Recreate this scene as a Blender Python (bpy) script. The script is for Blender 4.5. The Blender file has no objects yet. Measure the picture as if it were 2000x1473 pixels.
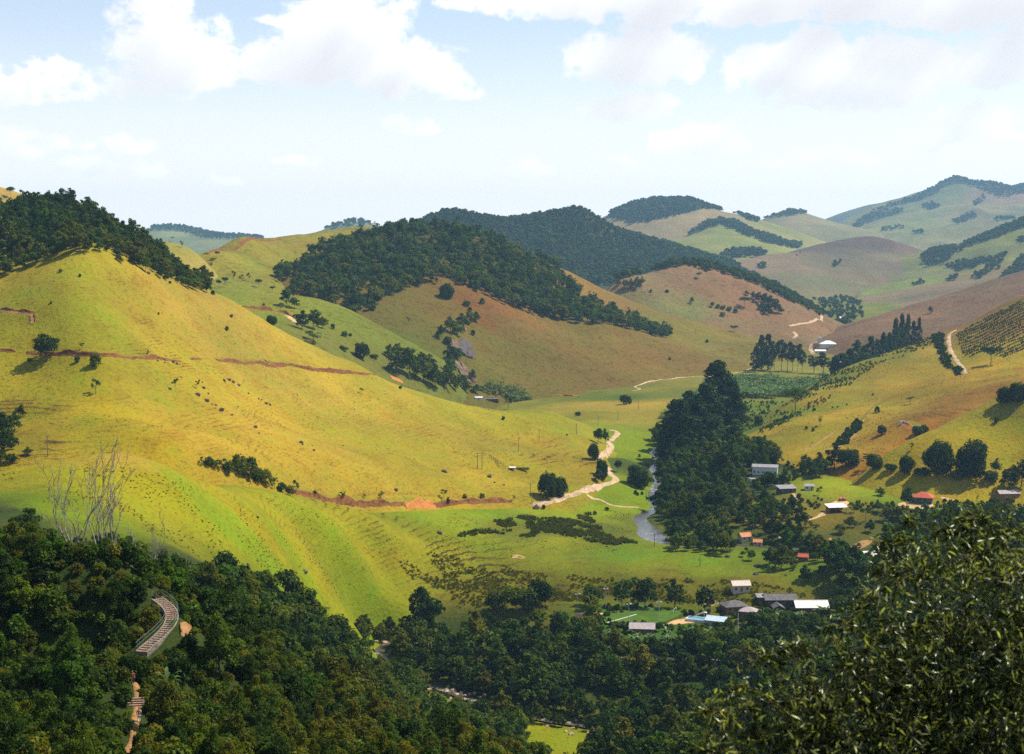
import bpy, bmesh, math, random
import numpy as np
from mathutils import Vector, Matrix
from mathutils.bvhtree import BVHTree

SC = bpy.context.scene
COL = SC.collection
R = math.radians
random.seed(7)
rng = np.random.default_rng(11)

# ------------------------------------------------------------------ camera
F_PX, CX, CY, HOR = 2750.0, 1000.0, 736.5, 490.0
PITCH = math.atan((CY - HOR) / F_PX)
cd = bpy.data.cameras.new('camera')
cam = bpy.data.objects.new('camera', cd)
COL.objects.link(cam)
cd.sensor_fit = 'HORIZONTAL'
cd.sensor_width = 36.0
cd.lens = F_PX / 2000.0 * 36.0
cd.clip_start, cd.clip_end = 0.5, 60000.0
cam.location = (0, 0, 0)
cam.rotation_euler = (R(90) - PITCH, 0, 0)
cd.dof.use_dof = True
cd.dof.focus_distance = 700.0
cd.dof.aperture_fstop = 2.4
SC.camera = cam

# ------------------------------------------------------------------ sun, sky, exposure
SUN_AZ, SUN_EL = 73.0, 55.0          # degrees to the right of the view direction (+Y), height
SUN_STRENGTH, SKY_STRENGTH, EXPOSURE = 5.0, 0.085, 0.58
SUN_DIR = Vector((math.sin(R(SUN_AZ)) * math.cos(R(SUN_EL)), math.cos(R(SUN_AZ)) * math.cos(R(SUN_EL)), math.sin(R(SUN_EL))))
sl = bpy.data.lights.new('sun', 'SUN')
sl.energy, sl.angle, sl.color = SUN_STRENGTH, R(0.53), (1.0, 0.93, 0.80)
so = bpy.data.objects.new('sun', sl)
COL.objects.link(so)
so.rotation_euler = (-SUN_DIR).to_track_quat('-Z', 'Y').to_euler()
SC.view_settings.view_transform = 'Standard'
SC.view_settings.look = 'None'
SC.view_settings.gamma = 1.0
SC.view_settings.use_curve_mapping = False
SC.view_settings.exposure = EXPOSURE
SC.cycles.max_bounces = 6
SC.cycles.diffuse_bounces = 3
SC.cycles.transmission_bounces = 4
SC.cycles.transparent_max_bounces = 8
SC.cycles.volume_bounces = 1
SC.cycles.use_denoising = False

CLOUD_LIT, CLOUD_DARK, VEIL, VEIL_TOP = (10.6, 10.5, 10.4), (6.0, 6.0, 6.4), (10.3, 9.55, 9.3), 0.22

W = bpy.data.worlds.new('World')
SC.world = W
W.use_nodes = True

class NT:
    """small helper round a node tree"""
    def __init__(s, tree):
        s.t = tree
    def n(s, typ, **kw):
        nd = s.t.nodes.new(typ)
        for k, v in kw.items():
            setattr(nd, k, v)
        return nd
    def put(s, sock, v):
        if v is None:
            return
        if isinstance(v, bpy.types.NodeSocket):
            s.t.links.new(v, sock)
        else:
            sock.default_value = v
    def math(s, op, a, b=None, c=None, clamp=False):
        nd = s.n('ShaderNodeMath', operation=op, use_clamp=clamp)
        s.put(nd.inputs[0], a); s.put(nd.inputs[1], b); s.put(nd.inputs[2], c)
        return nd.outputs[0]
    def vmath(s, op, a, b=None, scale=None):
        nd = s.n('ShaderNodeVectorMath', operation=op)
        s.put(nd.inputs[0], a); s.put(nd.inputs[1], b)
        if scale is not None:
            s.put(nd.inputs[3], scale)
        return nd.outputs[1] if op in ('LENGTH', 'DISTANCE', 'DOT_PRODUCT') else nd.outputs[0]
    def xyz(s, v):
        nd = s.n('ShaderNodeSeparateXYZ'); s.put(nd.inputs[0], v)
        return nd.outputs
    def comb(s, x, y, z):
        nd = s.n('ShaderNodeCombineXYZ')
        s.put(nd.inputs[0], x); s.put(nd.inputs[1], y); s.put(nd.inputs[2], z)
        return nd.outputs[0]
    def noise(s, vec, scale, detail=4, rough=0.55, dist=0.0, lac=2.0, col=False):
        nd = s.n('ShaderNodeTexNoise')
        s.put(nd.inputs['Vector'], vec); s.put(nd.inputs['Scale'], scale); s.put(nd.inputs['Detail'], detail)
        s.put(nd.inputs['Roughness'], rough); s.put(nd.inputs['Distortion'], dist); s.put(nd.inputs['Lacunarity'], lac)
        return nd.outputs['Color' if col else 'Fac']
    def smooth(s, v, a, b, lo=0.0, hi=1.0):
        nd = s.n('ShaderNodeMapRange', interpolation_type='SMOOTHSTEP')
        for i, x in enumerate((v, a, b, lo, hi)):
            s.put(nd.inputs[i], x)
        return nd.outputs[0]
    def ramp(s, v, a, b, lo=0.0, hi=1.0):
        nd = s.n('ShaderNodeMapRange')
        for i, x in enumerate((v, a, b, lo, hi)):
            s.put(nd.inputs[i], x)
        return nd.outputs[0]
    def mix(s, fac, a, b, blend='MIX'):
        nd = s.n('ShaderNodeMix', data_type='RGBA', blend_type=blend)
        s.put(nd.inputs[0], fac)
        s.put(nd.inputs[6], rgba(a)); s.put(nd.inputs[7], rgba(b))
        return nd.outputs[2]

def rgba(c):
    if isinstance(c, (tuple, list)) and len(c) == 3:
        return (c[0], c[1], c[2], 1.0)
    return c

# world: Nishita sky with cumulus clouds over the hills
wt = NT(W.node_tree)
W.node_tree.nodes.clear()
sky = wt.n('ShaderNodeTexSky', sky_type='NISHITA', sun_disc=False)
sky.sun_elevation, sky.sun_rotation = R(SUN_EL), R(SUN_AZ)
sky.air_density, sky.dust_density, sky.ozone_density, sky.altitude = 1.0, 0.6, 1.6, 300.0
tc = wt.n('ShaderNodeTexCoord')
dirv = tc.outputs['Generated']
dx, dy, dz = wt.xyz(dirv)[:3]
az = wt.math('ARCTAN2', dx, dy)
el = wt.math('ARCSINE', dz)
# (azimuth, elevation, half width, half height, strength) of the clouds, degrees
CLOUDS = []
def cloud(u, v, a, b, s=1.0):
    k = 57.2958 / F_PX
    CLOUDS.append(((u - CX) * k, (HOR - v) * k, a * k, b * k, s))
for c in [(320, 30, 85, 75, 1.0), (360, 135, 130, 75, 1.1), (290, 190, 110, 30, .7), (440, 150, 60, 45, .7), (690, 85, 110, 90, 1.1), (620, 140, 130, 60, 1.0), (780, 150, 130, 55, 1.0), (850, 175, 80, 25, .8),
          (560, 60, 60, 20, .6), (60, 195, 150, 42, 1.0), (130, 170, 70, 30, .8), (30, 105, 40, 10, .5),
          (960, 15, 110, 40, .9), (1130, 18, 190, 42, 1.1), (1310, 8, 170, 58, 1.25), (1470, 34, 170, 44, 1.2), (1640, 10, 210, 72, 1.3), (1800, 45, 170, 46, 1.2), (1960, 25, 190, 72, 1.3), (1900, 75, 120, 26, .8),
          (1240, 125, 130, 62, 1.15), (1180, 150, 75, 40, .9), (1330, 140, 70, 50, .9), (1215, 215, 85, 32, .9), (1290, 205, 50, 22, .6),
          (1530, 150, 110, 60, 1.15), (1600, 180, 170, 48, 1.0), (1735, 135, 95, 50, 1.0), (1850, 165, 110, 45, .95), (1960, 120, 110, 55, 1.1), (1560, 222, 150, 22, .62),
          (1850, 240, 160, 26, .6), (1720, 205, 90, 24, .6), (1370, 285, 95, 36, 1.05), (1035, 338, 48, 24, .85), (780, 248, 66, 22, 1.05), (270, 292, 80, 19, 1.0), (60, 295, 105, 30, .95),
          (215, 335, 60, 20, .8), (300, 330, 50, 18, .75), (450, 355, 32, 15, .85), (385, 332, 20, 12, .4), (1860, 280, 120, 34, .85), (1600, 325, 120, 24, .75), (1450, 255, 90, 22, .5), (1220, 320, 70, 16, .7), (570, 318, 80, 14, .65), (905, 195, 60, 18, .5)]:
    cloud(*c)
# cloud cover and shade, computed over the part of the sky the clouds were studied in
def _lattice(seed):
    r = np.random.default_rng(seed)
    return r.uniform(0, 1, (64, 64))
def _noise2(x, y, seed):
    L = _lattice(seed)
    xi, yi = np.floor(x).astype(int), np.floor(y).astype(int)
    fx, fy = x - xi, y - yi
    fx = fx * fx * (3 - 2 * fx); fy = fy * fy * (3 - 2 * fy)
    h = lambda a, b: L[a & 63, b & 63]
    return (h(xi, yi) * (1 - fx) + h(xi + 1, yi) * fx) * (1 - fy) + (h(xi, yi + 1) * (1 - fx) + h(xi + 1, yi + 1) * fx) * fy
def _fbm2(x, y, seed, octv=6, gain=0.55, billow=False):
    t, a, n = 0.0, 1.0, 0.0
    for k in range(octv):
        v = _noise2(x * 2 ** k + 5.2 * k, y * 2 ** k - 3.7 * k, seed + k)
        if billow:
            v = 1 - np.abs(2 * v - 1)
        t = t + a * v; n += a; a *= gain
    return t / n
NW, NH = 1536, 640
AZ, EL = np.meshgrid(np.linspace(-24, 24, NW), np.linspace(-2, 18, NH))
w1 = _fbm2(AZ * 0.55, EL * 0.7, 21, 5) - 0.5
w2 = _fbm2(AZ * 0.55 + 9, EL * 0.7 + 4, 41, 5) - 0.5
AW, EW = AZ + 1.7 * w1, EL + 1.1 * w2
tot = np.zeros_like(AZ)
for (a, e, wa, we, s_) in CLOUDS:
    qy = (EW - e) / we
    qy = np.where(qy < 0, qy * 1.35, qy)          # flatter undersides
    r_ = np.hypot((AW - a) / wa, qy)
    b = s_ * np.clip(1.15 - r_ * 0.72, 0, None)
    tot = np.maximum(tot, b) + 0.12 * np.minimum(tot, b)
bil = _fbm2(AZ * 0.75, EL * 0.95, 61, 7, 0.58, True)
fine = _fbm2(AZ * 1.6, EL * 2.0, 81, 6, 0.6)
dens = tot + 0.95 * (bil - 0.57) * np.clip(tot * 2.2, 0.25, 1) + 0.45 * (fine - 0.5) * np.clip(tot * 2, 0.3, 1)
hgh = np.clip((EL - 0.0) / 4.0, 0, 1)             # low clouds are fainter in the haze
cov = np.clip((dens - 0.325) / (0.40 + 0.25 * (1 - hgh)), 0, 1)
cov = cov * cov * (3 - 2 * cov) * (0.35 + 0.65 * hgh)
body = np.clip(dens - 0.33, 0, 1.2)
dep = np.zeros_like(body)
for k in range(1, 26):                             # how much cloud lies towards the sun, up and to the right
    sx, sy = int(round(k * 2.1)), int(round(k * 2.6))
    sh = np.zeros_like(body); sh[:NH - sy, :NW - sx] = body[sy:, sx:]
    dep += sh
shade = 1 - np.exp(-0.062 * dep)
cimg = bpy.data.images.new('cloud_cover', NW, NH, float_buffer=True, is_data=True)
cimg.pixels.foreach_set(np.stack([cov, shade, shade, np.ones_like(cov)], -1).astype(np.float32).ravel())
cimg.update()
tv = wt.comb(wt.ramp(az, R(-24), R(24)), wt.ramp(el, R(-2), R(18)), 0.0)
for nd_ in [n_ for n_ in W.node_tree.nodes if n_.type == 'MAP_RANGE']:
    nd_.clamp = False
ti = wt.n('ShaderNodeTexImage', image=cimg, extension='CLIP', interpolation='Linear')
wt.put(ti.inputs[0], tv)
cs = wt.n('ShaderNodeSeparateColor'); wt.put(cs.inputs[0], ti.outputs[0])
far = wt.math('MAXIMUM', wt.smooth(wt.math('ABSOLUTE', az), R(19), R(24)), wt.smooth(el, R(13.5), R(17.5)))
other = wt.noise(wt.comb(az, wt.math('MULTIPLY', el, 1.7), 0.0), 5.0, 5, 0.6)
cover = wt.mix(far, cs.outputs[0], wt.math('MULTIPLY', wt.smooth(other, 0.5, 0.72), wt.smooth(el, R(14.0), R(28.0), 1.0, 0.2)))
thick = wt.mix(far, cs.outputs[1], wt.smooth(other, 0.55, 0.85))
ccol = wt.mix(thick, CLOUD_LIT, CLOUD_DARK)
# thin bright veil low over the horizon
veil = wt.math('MULTIPLY', wt.smooth(el, R(0.0), R(10.0), 0.95, VEIL_TOP), wt.smooth(el, R(9.5), R(24.0), 1.0, 0.06))
base = wt.mix(veil, wt.vmath('SCALE', sky.outputs[0], scale=1.3), VEIL)
skyc = wt.mix(cover, base, ccol)
bg = wt.n('ShaderNodeBackground')
wt.put(bg.inputs[0], skyc)
bg.inputs[1].default_value = SKY_STRENGTH
wo = wt.n('ShaderNodeOutputWorld')
wt.t.links.new(bg.outputs[0], wo.inputs[0])
# ------------------------------------------------------------------ places: a photo pixel and a distance give a point
cp, sp_ = math.cos(PITCH), math.sin(PITCH)
def ray(u, v):
    a, b = (u - CX) / F_PX, (CY - v) / F_PX
    return np.array([a, cp + sp_ * b, -sp_ + cp * b])
def V(u, v, Y):
    d = ray(u, v)
    return tuple(d * (Y / d[1]))
def H(u, Y, z):
    return ((u - CX) / F_PX * cp * Y, Y, z)
def project(P):
    P = np.asarray(P, float)
    f = P[..., 1] * cp - P[..., 2] * sp_
    up = P[..., 1] * sp_ + P[..., 2] * cp
    f = np.where(np.abs(f) < 1e-6, 1e-6, f)
    return CX + F_PX * P[..., 0] / f, CY - F_PX * up / f

# ------------------------------------------------------------------ lattice noise for relief
_perm = np.random.default_rng(3).permutation(4096)
_val = np.random.default_rng(4).uniform(-1, 1, 4096)
def vnoise(x, y):
    xi, yi = np.floor(x).astype(np.int64), np.floor(y).astype(np.int64)
    fx, fy = x - xi, y - yi
    fx, fy = fx * fx * fx * (fx * (fx * 6 - 15) + 10), fy * fy * fy * (fy * (fy * 6 - 15) + 10)
    h = lambda a, b: _val[(_perm[(a & 4095)] + b * 37) & 4095]
    return (h(xi, yi) * (1 - fx) + h(xi + 1, yi) * fx) * (1 - fy) + (h(xi, yi + 1) * (1 - fx) + h(xi + 1, yi + 1) * fx) * fy
def fbm(x, y, scale, octaves=4, gain=0.5):
    t, a, s = 0.0, 1.0, 1.0 / scale
    for k in range(octaves):
        t = t + a * vnoise(x * s + 17.3 * k, y * s - 9.1 * k)
        a *= gain; s *= 2.03
    return t

# ------------------------------------------------------------------ smooth surface through given points
class Surf:
    def __init__(s, pts, c=30.0, lam=0.0, drop=0.55, margin=60.0, floor=None):
        P = np.array(pts, float)
        s.P, s.c, s.drop, s.margin = P, c, drop, margin
        n = len(P)
        s.o = P[:, :2].mean(0); s.k = max(P[:, :2].std(0).max(), 1.0)
        A = np.zeros((n + 3, n + 3))
        D = np.hypot(P[:, None, 0] - P[None, :, 0], P[:, None, 1] - P[None, :, 1])
        A[:n, :n] = -np.sqrt(D * D + c * c) + np.eye(n) * -lam * 0
        A[:n, :n] -= 0
        A[np.arange(n), np.arange(n)] += lam
        Q = np.c_[np.ones(n), (P[:, :2] - s.o) / s.k]
        A[:n, n:] = Q; A[n:, :n] = Q.T
        s.w = np.linalg.solve(A, np.r_[P[:, 2], 0, 0, 0])
        # hull
        pts2 = sorted(map(tuple, P[:, :2]))
        def half(ps):
            h = []
            for q in ps:
                while len(h) > 1 and (h[-1][0] - h[-2][0]) * (q[1] - h[-2][1]) - (h[-1][1] - h[-2][1]) * (q[0] - h[-2][0]) <= 0:
                    h.pop()
                h.append(q)
            return h[:-1]
        s.hull = np.array(half(pts2) + half(pts2[::-1]))
    def __call__(s, x, y):
        x, y = np.asarray(x, float), np.asarray(y, float)
        sh = x.shape
        x, y = x.ravel(), y.ravel()
        out = np.empty(len(x))
        n = len(s.P)
        for i in range(0, len(x), 40000):
            a, b = x[i:i + 40000], y[i:i + 40000]
            D = -np.sqrt((a[:, None] - s.P[None, :, 0]) ** 2 + (b[:, None] - s.P[None, :, 1]) ** 2 + s.c ** 2)
            z = D @ s.w[:n] + s.w[n] + s.w[n + 1] * (a - s.o[0]) / s.k + s.w[n + 2] * (b - s.o[1]) / s.k
            if s.drop:
                h = s.hull
                inside = np.ones(len(a), bool); dm = np.full(len(a), 1e9)
                for k in range(len(h)):
                    p, q = h[k], h[(k + 1) % len(h)]
                    e = q - p
                    cr = e[0] * (b - p[1]) - e[1] * (a - p[0])
                    inside &= cr >= 0
                    t = np.clip(((a - p[0]) * e[0] + (b - p[1]) * e[1]) / (e @ e + 1e-9), 0, 1)
                    dm = np.minimum(dm, np.hypot(a - p[0] - t * e[0], b - p[1] - t * e[1]))
                z = z - np.where(inside, 0.0, s.drop * dm)
            out[i:i + 40000] = z
        return out.reshape(sh)

def mesh_np(name, verts, faces):
    """verts (n,3), faces (m,k) with one k"""
    verts = np.ascontiguousarray(verts, np.float32); faces = np.ascontiguousarray(faces, np.int32)
    me = bpy.data.meshes.new(name)
    m, k = faces.shape
    me.vertices.add(len(verts)); me.vertices.foreach_set('co', verts.ravel())
    me.loops.add(m * k); me.loops.foreach_set('vertex_index', faces.ravel())
    me.polygons.add(m)
    me.polygons.foreach_set('loop_start', np.arange(0, m * k, k, dtype=np.int32))
    me.update(calc_edges=True)
    return me

def grid_faces(nx, ny, keep=None):
    i = np.arange((nx - 1) * (ny - 1)).reshape(ny - 1, nx - 1)
    a = (np.arange(ny - 1)[:, None] * nx + np.arange(nx - 1)[None, :])
    f = np.stack([a, a + 1, a + 1 + nx, a + nx], -1).reshape(-1, 4)
    return f if keep is None else f[keep[f].any(1)]

# ------------------------------------------------------------------ control points of every hill
WATER = [V(1330, 843, 1110), V(1304, 866, 1062), V(1278, 881, 1038), V(1291, 898, 1003), V(1278, 915, 965), V(1291, 938, 915), V(1276, 965, 875), V(1285, 990, 840), V(1248, 1009, 808), V(1262, 1025, 785), V(1276, 1045, 755), V(1325, 1062, 735),
         H(1450, 735, -152), H(1590, 720, -153.5), H(1700, 690, -156), H(1740, 640, -158), H(1690, 590, -161.5), V(1500, 1280, 555), V(1300, 1283, 560), V(1100, 1272, 575), V(940, 1262, 590), V(830, 1252, 600), V(762, 1254, 600), V(742, 1280, 580), V(800, 1318, 560),
         V(870, 1345, 545), V(960, 1378, 528), V(1060, 1402, 516), V(1130, 1412, 511), V(1260, 1432, 500), V(1420, 1450, 490), H(1650, 480, -173), H(2100, 470, -175)]
WATER = [list(p) for p in WATER]
for _i in range(1, len(WATER)):                       # a river only ever runs downhill
    WATER[_i][2] = min(WATER[_i][2], WATER[_i - 1][2] - 0.05)
WATER = np.array(WATER)
def bank(off):                                         # the ground along the river
    t = np.gradient(WATER[:, :2], axis=0); t /= np.linalg.norm(t, axis=1)[:, None]
    n = np.c_[-t[:, 1], t[:, 0]]
    return [(p[0] + n_[0] * off, p[1] + n_[1] * off, p[2] + 0.9) for p, n_ in zip(WATER, n)]

GROUND = bank(0.0) + [
    (0, 0, -1.8), (-30, 0, -6), (30, 0, -3), (0, -60, 4), (-90, 10, -15), (90, 10, 0), (4, 22, -9.5), (14, 25, -10), (-8, 30, -14), (10, 60, -27), (60, 80, -25), (0, 60, -26),
    V(-150, 1473, 112), V(0, 1473, 116), V(300, 1473, 132), V(276, 1280, 172), V(262, 1300, 169), V(330, 1243, 176), V(347, 1203, 181), V(303, 1172, 186), V(360, 1210, 184), V(270, 1230, 180), V(255, 1400, 152), V(262, 1345, 161), V(420, 1250, 215), V(380, 1170, 225), V(250, 1140, 225), V(0, 1300, 175), V(0, 1110, 270), V(150, 1180, 258), V(-200, 1200, 220), V(-300, 1000, 400), V(480, 1270, 322), V(600, 1340, 400), V(700, 1430, 385),
    V(500, 1430, 265), V(650, 1270, 518), V(740, 1330, 520), V(450, 1140, 385), V(330, 1100, 360), V(200, 1060, 365), V(60, 1010, 370),
    V(0, 921, 452), V(-200, 960, 440), V(130, 893, 462), V(250, 888, 472), V(340, 925, 492), V(420, 952, 520), V(520, 987, 562), V(640, 1013, 612), V(760, 1037, 660), V(800, 1008, 715), V(900, 998, 760), V(1000, 985, 800), V(700, 996, 692),
    H(250, 540, -95), H(0, 520, -92), H(400, 580, -98), H(520, 630, -108),
    V(550, 1105, 492), V(600, 1085, 550), V(650, 1100, 582), V(650, 1140, 569), V(700, 1120, 606), V(700, 1160, 597), V(700, 1080, 615), V(750, 1140, 627), V(750, 1090, 642), V(800, 1065, 668), V(800, 1110, 650), V(800, 1160, 630), V(800, 1200, 615), V(400, 1040, 440), V(500, 1105, 452), V(600, 1155, 518), V(700, 1200, 587), V(770, 1228, 600), V(850, 1130, 653), V(900, 1085, 688), V(900, 1150, 643), V(1000, 1080, 700), V(1000, 1108, 681), V(1000, 1145, 660), V(1100, 1100, 690), V(1100, 1112, 679), V(1100, 1155, 653), V(1200, 1100, 690), V(1200, 1114, 676), V(1300, 1116, 672), V(1400, 1118, 668), V(1500, 1130, 655),
    V(1265, 1074, 718), V(1400, 1091, 690), V(1500, 1117, 668), V(1620, 1160, 640), V(1300, 1150, 650), V(1500, 1165, 635), V(1200, 1150, 652),
    V(1240, 1203, 612), V(1150, 1195, 618), V(1240, 1187, 626), V(1330, 1208, 609), V(1440, 1192, 623), V(1580, 1187, 632), V(1250, 1240, 585), V(1100, 1180, 630), V(1000, 1180, 632), V(1000, 1240, 600), V(1060, 1443, 480), V(950, 1473, 455), V(1400, 1473, 440), V(1700, 1473, 395), H(2000, 350, -122), H(2300, 400, -115),
    V(2000, 1200, 560), V(2000, 1010, 760), V(1700, 1110, 650), V(1632, 1002, 788), V(1800, 980, 808), V(1700, 942, 862), V(1900, 930, 852), V(2000, 950, 840), V(1560, 950, 850), V(1500, 930, 900), V(1400, 890, 960), V(1400, 1000, 800), V(1400, 1062, 735), V(1550, 1090, 690),
    V(1100, 1000, 805), V(1190, 930, 900), V(1230, 960, 868), V(1195, 850, 1062), V(1240, 800, 1230), V(1240, 775, 1330), V(1180, 800, 1230), V(1400, 810, 1180), V(1500, 765, 1350), V(1600, 732, 1500), V(1460, 724, 1560), V(1330, 860, 1060), V(1400, 780, 1250), V(1230, 900, 960),
    V(1620, 685, 1800), V(1560, 700, 1700), V(1650, 640, 2300), V(1640, 602, 2900), H(1000, 1700, -150), H(1300, 1850, -140), H(1900, 1500, -150), H(2300, 1200, -150), H(2400, 800, -140), H(200, 800, -160), H(600, 1000, -165), H(-300, 700, -150), H(200, 1500, -150),
    H(1500, 3500, -110), H(0, 3000, -120), H(2200, 3000, -110), H(1000, 5000, -100), H(-1000, 5000, -100), H(3000, 5000, -100), H(1000, 12000, -90), H(-1500, 12000, -90), H(3500, 12000, -90), (-900, 300, -120), (-900, 1200, -150), (900, 300, -100), (1200, 1200, -150)]

LEFT = [
    V(170, 492, 800), V(100, 503, 800), V(0, 540, 790), V(250, 515, 815), V(330, 548, 850), V(400, 575, 880), V(500, 620, 920), V(600, 672, 960), V(700, 713, 985), V(760, 741, 1000), V(850, 774, 1012), V(930, 792, 1020), V(1060, 805, 1058), V(1130, 826, 1060),
    V(1175, 851, 1050), V(1165, 915, 892), V(1100, 958, 835), V(1040, 970, 815), V(950, 974, 790), V(850, 966, 762), V(750, 962, 722), V(650, 952, 692), V(600, 938, 680), V(500, 902, 652), V(400, 880, 622), V(200, 882, 600), V(0, 900, 580), V(-150, 900, 590),
    V(90, 705, 702), V(0, 640, 722), V(200, 600, 750), V(200, 700, 700), V(190, 800, 648), V(50, 820, 645), V(270, 640, 768), V(330, 620, 800), V(350, 690, 768), V(300, 745, 712), V(380, 760, 735), V(420, 850, 680), V(330, 830, 668), V(500, 700, 850), V(430, 660, 835), V(560, 740, 872), V(500, 800, 768), V(620, 765, 880), V(620, 850, 788),
    V(720, 800, 905), V(700, 880, 780), V(800, 830, 900), V(780, 900, 800), V(900, 830, 960), V(900, 880, 880), V(880, 930, 815), V(1000, 850, 970), V(1000, 905, 872), V(1080, 870, 950), V(1100, 910, 890), V(1050, 940, 850),
    V(0, 432, 930), V(120, 412, 962), V(230, 457, 932), V(300, 502, 922), V(380, 548, 930), V(60, 470, 860), V(170, 470, 850), V(300, 530, 880), V(-200, 440, 930), V(-250, 600, 760),
    H(0, 540, -110), H(300, 560, -120), H(500, 600, -135), H(650, 640, -150), H(800, 690, -160), H(950, 730, -165), H(1100, 780, -165), H(100, 1100, -20), H(300, 1050, -45), H(500, 1080, -95), H(700, 1120, -125), H(900, 1130, -145), H(1060, 1150, -150), H(-400, 900, -10), H(-400, 700, -70), H(-300, 1100, -20), V(1190, 870, 1010)]
FARLEFT = [V(0, 376, 1350), V(30, 389, 1350), V(90, 405, 1360), V(200, 440, 1380), V(310, 470, 1400), V(385, 494, 1420), H(0, 1150, -30), H(300, 1220, -60), H(420, 1270, -70), H(0, 1750, -20), H(400, 1700, -80), V(-200, 330, 1350), H(-300, 1150, 10), H(-300, 1700, 0), H(470, 1450, -70)]
GREEN = [V(395, 496, 1500), V(440, 482, 1560), V(480, 469, 1600), V(520, 470, 1650), V(550, 462, 1700), V(620, 453, 1800), V(700, 447, 1900), V(760, 452, 1950), V(420, 560, 1300), V(500, 560, 1400), V(560, 622, 1250), V(470, 602, 1230), V(620, 642, 1200), V(540, 505, 1600), V(600, 482, 1700), V(450, 520, 1450),
         V(640, 660, 1180), V(700, 700, 1180), V(760, 735, 1190), V(600, 655, 1150), H(400, 1150, -60), H(560, 1080, -100), H(700, 1080, -125), H(850, 1150, -140), H(450, 2000, -50), H(700, 2300, -50), H(800, 1500, -110), H(350, 1600, -60), V(650, 590, 1350), H(900, 1900, -60)]
MID = [V(520, 547, 1500), V(560, 592, 1400), V(650, 640, 1330), V(700, 640, 1370), V(680, 680, 1290), V(740, 722, 1258), V(860, 766, 1270), V(960, 777, 1330), V(1100, 781, 1360), V(1240, 757, 1440), V(1400, 735, 1530), V(1470, 715, 1590), V(1500, 680, 1700), V(720, 600, 1430), V(700, 660, 1330),
       V(780, 582, 1480), V(870, 567, 1545), V(950, 582, 1560), V(860, 650, 1420), V(800, 700, 1330), V(760, 650, 1370), V(910, 700, 1390), V(880, 720, 1350), V(950, 680, 1450), V(1050, 620, 1585), V(1100, 700, 1480), V(1200, 640, 1630), V(1300, 667, 1655), V(1300, 720, 1540), V(1400, 690, 1645),
       V(580, 532, 1550), V(650, 492, 1650), V(700, 560, 1500), V(760, 462, 1750), V(830, 450, 1800), V(950, 472, 1800), V(1000, 500, 1805), V(1050, 520, 1850), V(1080, 519, 1900), V(1150, 551, 1920), V(1250, 592, 1950), V(1350, 627, 1950), V(1450, 652, 1930), V(900, 500, 1700), V(800, 500, 1690),
       V(1000, 560, 1690), V(1100, 582, 1730), V(1200, 612, 1770), V(1350, 670, 1730),
       H(600, 1950, -60), H(830, 2250, -40), H(1080, 2200, -80), H(1250, 2200, -120), H(1450, 2150, -145), H(480, 1550, -70), H(620, 1250, -95), H(860, 1200, -150), H(1100, 1260, -155), H(1300, 1330, -155), H(1550, 1650, -150), H(1560, 1900, -150)]
BLUE = [V(780, 455, 3450), V(835, 431, 3450), V(860, 421, 3450), V(882, 418, 3450), V(930, 431, 3422), V(965, 446, 3381), V(985, 454, 3340), V(1010, 443, 3395), V(1060, 430, 3450), V(1100, 422, 3464), V(1130, 416, 3478), V(1160, 424, 3505), V(1200, 444, 3519), V(1270, 468, 3588), V(1390, 506, 3657), V(1430, 518, 3726), V(1090, 526, 3036), V(1190, 548, 2967), V(1250, 526, 3119),
        V(950, 480, 3174), V(1050, 478, 3243), V(1150, 488, 3257), V(1100, 455, 3367), V(1200, 478, 3381), V(1300, 498, 3450), V(1300, 516, 3243), V(1400, 520, 3450), V(1020, 498, 3146), V(985, 475, 3271), H(950, 2760, -80), H(1200, 2732, -110), H(1450, 3105, -110), H(1500, 3726, -90), H(800, 4140, -90), H(1130, 4209, -90), H(1400, 4278, -90), H(700, 3450, -8), H(700, 3036, -35), H(985, 3726, -8)]
BROWN = [V(1320, 519, 2150), V(1250, 536, 2100), V(1200, 549, 2080), V(1400, 526, 2180), V(1480, 551, 2230), V(1550, 581, 2280), V(1600, 611, 2260), V(1612, 632, 2210), V(1260, 570, 2030), V(1300, 602, 1980), V(1400, 622, 1970), V(1350, 580, 2045), V(1450, 580, 2075), V(1500, 622, 2010), V(1550, 642, 1980),
         V(1560, 662, 1900), V(1480, 657, 1930), V(1420, 550, 2120), H(1250, 1900, -110), H(1400, 1830, -140), H(1560, 1790, -145), H(1200, 2250, -100), H(1250, 2400, -110), H(1400, 2450, -110), H(1550, 2550, -120), H(1680, 2350, -135), H(1130, 2100, -120)]
FARA = [V(1150, 440, 5112), V(1200, 417, 5112), V(1250, 397, 5254), V(1300, 390, 5254), V(1370, 396, 5254), V(1430, 416, 5325), V(1480, 432, 5396), V(1560, 457, 5396), V(1605, 472, 5396), V(1250, 440, 4828), V(1340, 462, 4686), V(1380, 440, 4757), V(1410, 437, 4686), V(1460, 450, 4658), V(1500, 466, 4544), V(1550, 487, 4473), V(1330, 468, 4544),
        V(1420, 475, 4331), V(1350, 490, 4260), V(1400, 497, 4118), V(1500, 502, 4118), V(1480, 445, 4970), V(1540, 472, 4899), V(1560, 502, 4189), H(1350, 3834, -94), H(1550, 3905, -90), H(1100, 4828, -23), H(1250, 4118, -65), H(1300, 6248, -79), H(1600, 6248, -79), H(1720, 5396, -108), H(1700, 4686, -90), H(1100, 5680, -51)]
FARB = [V(1470, 440, 6440), V(1500, 424, 6440), V(1550, 413, 6440), V(1600, 427, 6440), V(1640, 445, 6510), V(1700, 470, 6510), V(1560, 450, 5950), V(1620, 462, 5880), H(1450, 5460, -78), H(1700, 5460, -78), H(1550, 7420, -78), H(1400, 6440, -50), H(1750, 7280, -64)]
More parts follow.
